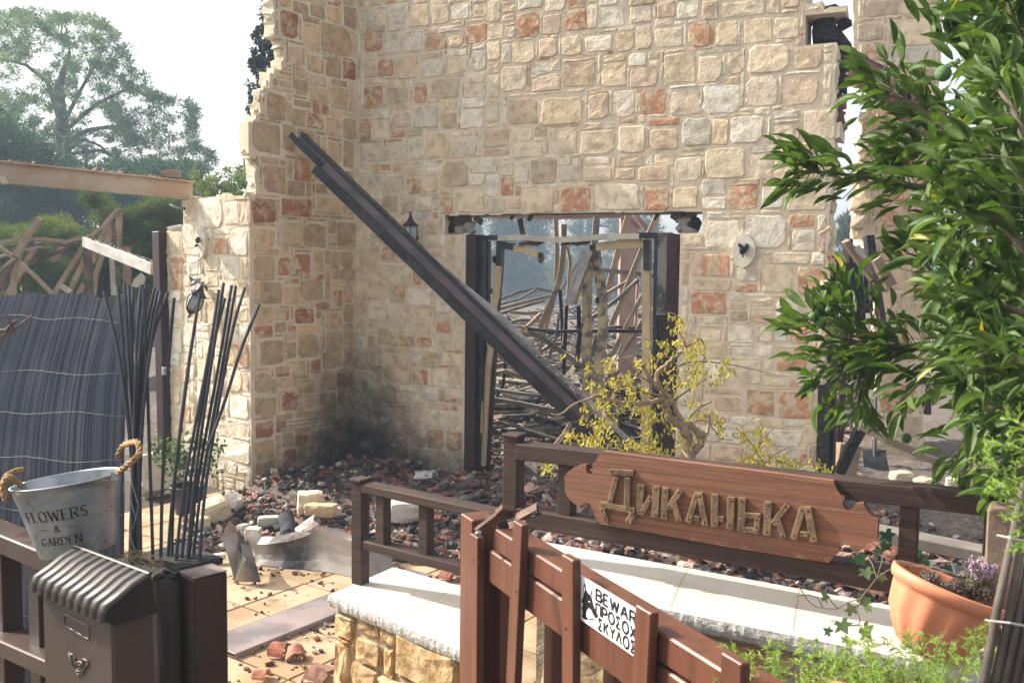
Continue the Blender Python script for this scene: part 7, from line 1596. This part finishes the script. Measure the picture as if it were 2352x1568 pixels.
# ------------------------------------------------------------------ ivy trailing from the bowl over the bench
M_ivy = mat('ivy_leaf', (.13,.21,.10), (.09,.16,.075), scale=30, rough=.45, trans=.15, spec=.4); M_ivyb = mat('deep_ivy_leaf', (.05,.16,.09), (.04,.11,.06), scale=20, rough=.4, trans=.15, spec=.5)
iv = thing('ivy', P(2060,1310,2.3*DS), 'artificial ivy strand hanging from the terracotta bowl and lying across the white bench top', 'ivy')
def ivyst(pts, r=.0018):
    mb = MB(); mb.tube([P(*q('N4', x, y), d*DS) for x, y, d in pts], r, 6); mb.build('stem', mat('ivy_stem', (.10,.10,.075), (.16,.13,.10), scale=30, rough=.8) if 'ivy_stem' not in bpy.data.materials else bpy.data.materials['ivy_stem'], iv, smooth=True)
def ivl(x, y, s, rot, m_, d, tilt=(0,0)):
    d = d*DS
    c = P(*q('N4', x, y), d); sc_ = s*.3226*d/FPX; sh_ = [(0,-.05),(.28,-.32),(.62,-.18),(.42,.08),(.85,.38),(.36,.42),(.0,1.0),(-.36,.42),(-.85,.38),(-.42,.08),(-.62,-.18),(-.28,-.32)]
    R = Matrix.Rotation(math.radians(rot), 3, 'Y'); n_ = Vector((tilt[0], -1, tilt[1])).normalized(); X = Vector((1,0,0)); X = (X-n_*X.dot(n_)).normalized(); Z = n_.cross(X)*-1
    if Z.z < 0: Z = -Z
    ca, sa = math.cos(math.radians(rot)), math.sin(math.radians(rot)); vs = []
    for (a_, b_) in sh_: a2, b2 = a_*ca-b_*sa, a_*sa+b_*ca; vs.append(c+X*(a2*sc_)+Z*(b2*sc_)-n_*(-.10*sc_*abs(a_)))
    vs.append(c+(X*(-.3*sa)+Z*(.3*ca))*sc_)
    mb = MB(); mb.add(vs, [(k, (k+1) % 12, 12) for k in range(12)]); mb.build('leaf', m_, iv)
ivyst([(1640,790,2.2),(1500,745,2.25),(1350,735,2.3),(1240,740,2.32),(1150,770,2.35),(1080,820,2.35),(1020,900,2.38),(960,970,2.42),(880,990,2.45),(800,1040,2.46),(700,1035,2.48),(640,1020,2.5),(590,980,2.5),(540,900,2.52),(515,860,2.5)])
ivyst([(970,970,2.42),(940,1040,2.40),(960,1110,2.38),(960,1140,2.38)]); ivyst([(700,1035,2.48),(660,960,2.5),(600,940,2.5),(490,945,2.5)]); ivyst([(800,1035,2.46),(760,990,2.47),(740,960,2.47)]); ivyst([(1640,790,2.2),(1610,700,2.3),(1540,705,2.35),(1420,690,2.4),(1300,670,2.5)]); ivyst([(1080,820,2.35),(1050,720,2.4),(1010,660,2.45)]); ivyst([(1080,820,2.35),(1120,700,2.4),(1110,560,2.5)]); ivyst([(960,1150,2.38),(880,1160,2.36),(780,1210,2.36)])
for a_ in ((1145,500,62,200,1,2.5),(950,670,60,215,1,2.44),(1000,765,56,190,0,2.4),(1090,640,44,10,1,2.46),(900,690,44,120,1,2.5),(1150,580,50,150,1,2.55),(700,950,46,265,0,2.48),(960,960,50,255,0,2.44),(1000,975,52,190,0,2.42),(905,1060,56,20,0,2.40),(830,1140,66,205,0,2.36),(990,1180,74,220,0,2.34),(745,1205,40,60,1,2.35),(870,1260,48,130,1,2.34),(1340,1010,60,185,0,2.32),(1440,700,46,100,1,2.45),(1380,650,40,80,1,2.5),(1600,745,36,180,1,2.35),(1110,810,40,250,0,2.38),(1010,1030,36,230,0,2.4)):
    ivl(a_[0], a_[1], a_[2]*1.35, a_[3], M_ivyb if a_[4] else M_ivy, a_[5], (rnd.uniform(-.4,.4), rnd.uniform(.0,.7)))
# ------------------------------------------------------------------ asparagus fern, lower right
M_fern = mat('asparagus_fern', (.27,.37,.07), (.17,.27,.05), scale=10, rough=.6, trans=.35)
def fern(label, strands, base, nee=.013):
    t = thing('asparagus_fern', base, label, 'fern'); ms = MB(); V = []; Fq = []; b = 0
    for (x0, y0, x1, y1, d0, d1) in strands:
        a_, c_ = P(x0, y0, d0), P(x1, y1, d1); mid = (a_+c_)/2+Vector((rnd.uniform(-.02,.02), 0, rnd.uniform(0,.03))); pts = [a_*(1-t_)**2+mid*2*t_*(1-t_)+c_*t_*t_ for t_ in [k/8 for k in range(9)]]; ms.tube(pts, [.0014-.001*k/8 for k in range(9)], 4)
        L_ = (c_-a_).length; nb = int(L_/.007)
        for k in range(nb):
            f = k/nb*8; i = min(int(f), 7); p = pts[i].lerp(pts[i+1], f-i); dv = (pts[i+1]-pts[i]).normalized()
            sl = .034*(1-.6*k/nb)*rnd.uniform(.5,1.1); sd3 = dv.orthogonal(); sd3.rotate(Matrix.Rotation(rnd.uniform(0,6.28), 3, dv)); sd3 = (sd3+dv*.7).normalized()
            for j in range(9):
                pp2 = p+sd3*sl*j/9; dn3 = (sd3+Vector((rnd.gauss(0,.6), rnd.gauss(0,.6), rnd.gauss(0,.6)))).normalized(); s3 = dn3.orthogonal().normalized()*.0011; e = pp2+dn3*nee*rnd.uniform(.5,1)
                V += [pp2-s3, pp2+s3, e+s3*.4, e-s3*.4]; Fq.append((b, b+1, b+2, b+3)); b += 4
    tag(ms.build('stems', M_gst, t), kind='stuff'); npmesh('foliage', np.array([tuple(v) for v in V]), np.array(Fq), M_fern, t)['kind'] = 'stuff'
S1 = []
for _ in range(46):
    x = rnd.uniform(1640,2180); y0 = 1640+rnd.uniform(-20,30); S1.append((x+rnd.uniform(-50,50), y0, x, rnd.uniform(1455,1560)-30*(x > 1900)*rnd.random()+20*(x < 1760), 1.9, 1.9+rnd.uniform(-.15,.15)))
S1 += [(1700,1600,1665,1478,1.9,1.9),(1760,1600,1800,1470,1.9,1.9),(2010,1600,1990,1440,1.9,1.85)]
fern('feathery yellow green asparagus fern along the bottom edge in front of the high bench', S1, P(1900,1640,1.9))
S2 = [(2190,1600,2240,1460,1.7,1.6),(2200,1600,2190,1480,1.7,1.7),(2260,1590,2230,1440,1.6,1.6),(2150,1600,2160,1500,1.7,1.7),(2240,1600,2280,1430,1.6,1.6),(2380,1160,2230,1060,1.25,1.25),(2380,1180,2290,1120,1.2,1.2),(2390,1080,2250,1010,1.2,1.2),(2400,1240,2300,1190,1.1,1.1),(2400,1020,2300,950,1.15,1.15),(2400,1300,2330,1240,1.1,1.1),(2300,1620,2290,1480,1.5,1.5),(2340,1600,2350,1480,1.4,1.4),(2380,1120,2330,1020,1.2,1.2),(2400,1200,2260,1110,1.2,1.2)]
fern('asparagus fern sprays hanging in from the right edge near the dark tied sticks', S2, P(2380,1500,1.4))
# tied dark sticks at the right edge
M_dks = mat('weathered_dark_stick', (.075,.06,.05), (.12,.10,.085), scale=12, rough=.8, bump=.3)
rs = thing('tied_stick_screen', P(2300,1600,1.35), 'bundle of dark weathered sticks tied with wire leaning at the lower right corner', 'stick screen')
for k, (x0, y0, x1, y1) in enumerate(((2255,1600,2352,1110),(2275,1610,2370,1120),(2296,1610,2392,1130),(2318,1620,2412,1140),(2340,1620,2430,1150),(2362,1620,2450,1160))):
    mb = MB(); a_, b_ = P(x0, y0, 1.25), P(x1, y1, 1.35); mb.tube([a_, a_.lerp(b_, .4)+Vector((rnd.uniform(-.003,.003),0,0)), b_], [.0062,.006,.0052], 8); mb.build('stick', M_dks, rs, smooth=True)
for y in (1235, 1430):
    mb = MB(); mb.tube([P(2290 if y < 1300 else 2262, y-6, 1.24), P(2320, y, 1.22), P(2370, y+10, 1.22)], .0014, 5); mb.build('tie_wire', M_wire, rs)
mb = MB(); a_, b_ = P(2330,1165,2.5), P(2330,1420,2.5); b_.x, b_.y = a_.x, a_.y; mb.cbox((a_+b_)/2, Vector((.055,-.03,0)), Vector((.03,.05,0)), (a_-b_)/2, .006); solo(mb, 'pale_brown_post', mat('pale_brown_post', (.24,.17,.13), (.19,.135,.10), scale=6, rough=.8, bump=.3), 'pale brown stone post behind the right end of the sign railing', 'post')
# ------------------------------------------------------------------ sky dome is the world; smoke haze
if True:
    x0, x1, y0, y1, z0, z1 = -170, 170, -12, 125, -1.8, 26
    mb = MB(); mb.box(((x0+x1)/2, (y0+y1)/2, (z0+z1)/2), Vector(((x1-x0)/2,0,0)), Vector((0,(y1-y0)/2,0)), Vector((0,0,(z1-z0)/2)))
    m_ = bpy.data.materials.new('smoke_haze'); m_.use_nodes = True; t_ = m_.node_tree; t_.nodes.remove(t_.nodes['Principled BSDF'])
    pv = t_.nodes.new('ShaderNodeVolumePrincipled'); pv.inputs['Color'].default_value = (.62,.79,1,1); pv.inputs['Density'].default_value = .0030; pv.inputs['Anisotropy'].default_value = .1
    t_.links.new(pv.outputs[0], t_.nodes['Material Output'].inputs['Volume'])
    hz = mb.build('haze', m_, None); hz['kind'] = 'stuff'
# strip helper props
for o in bpy.data.objects:
    if '_base' in o: del o['_base']
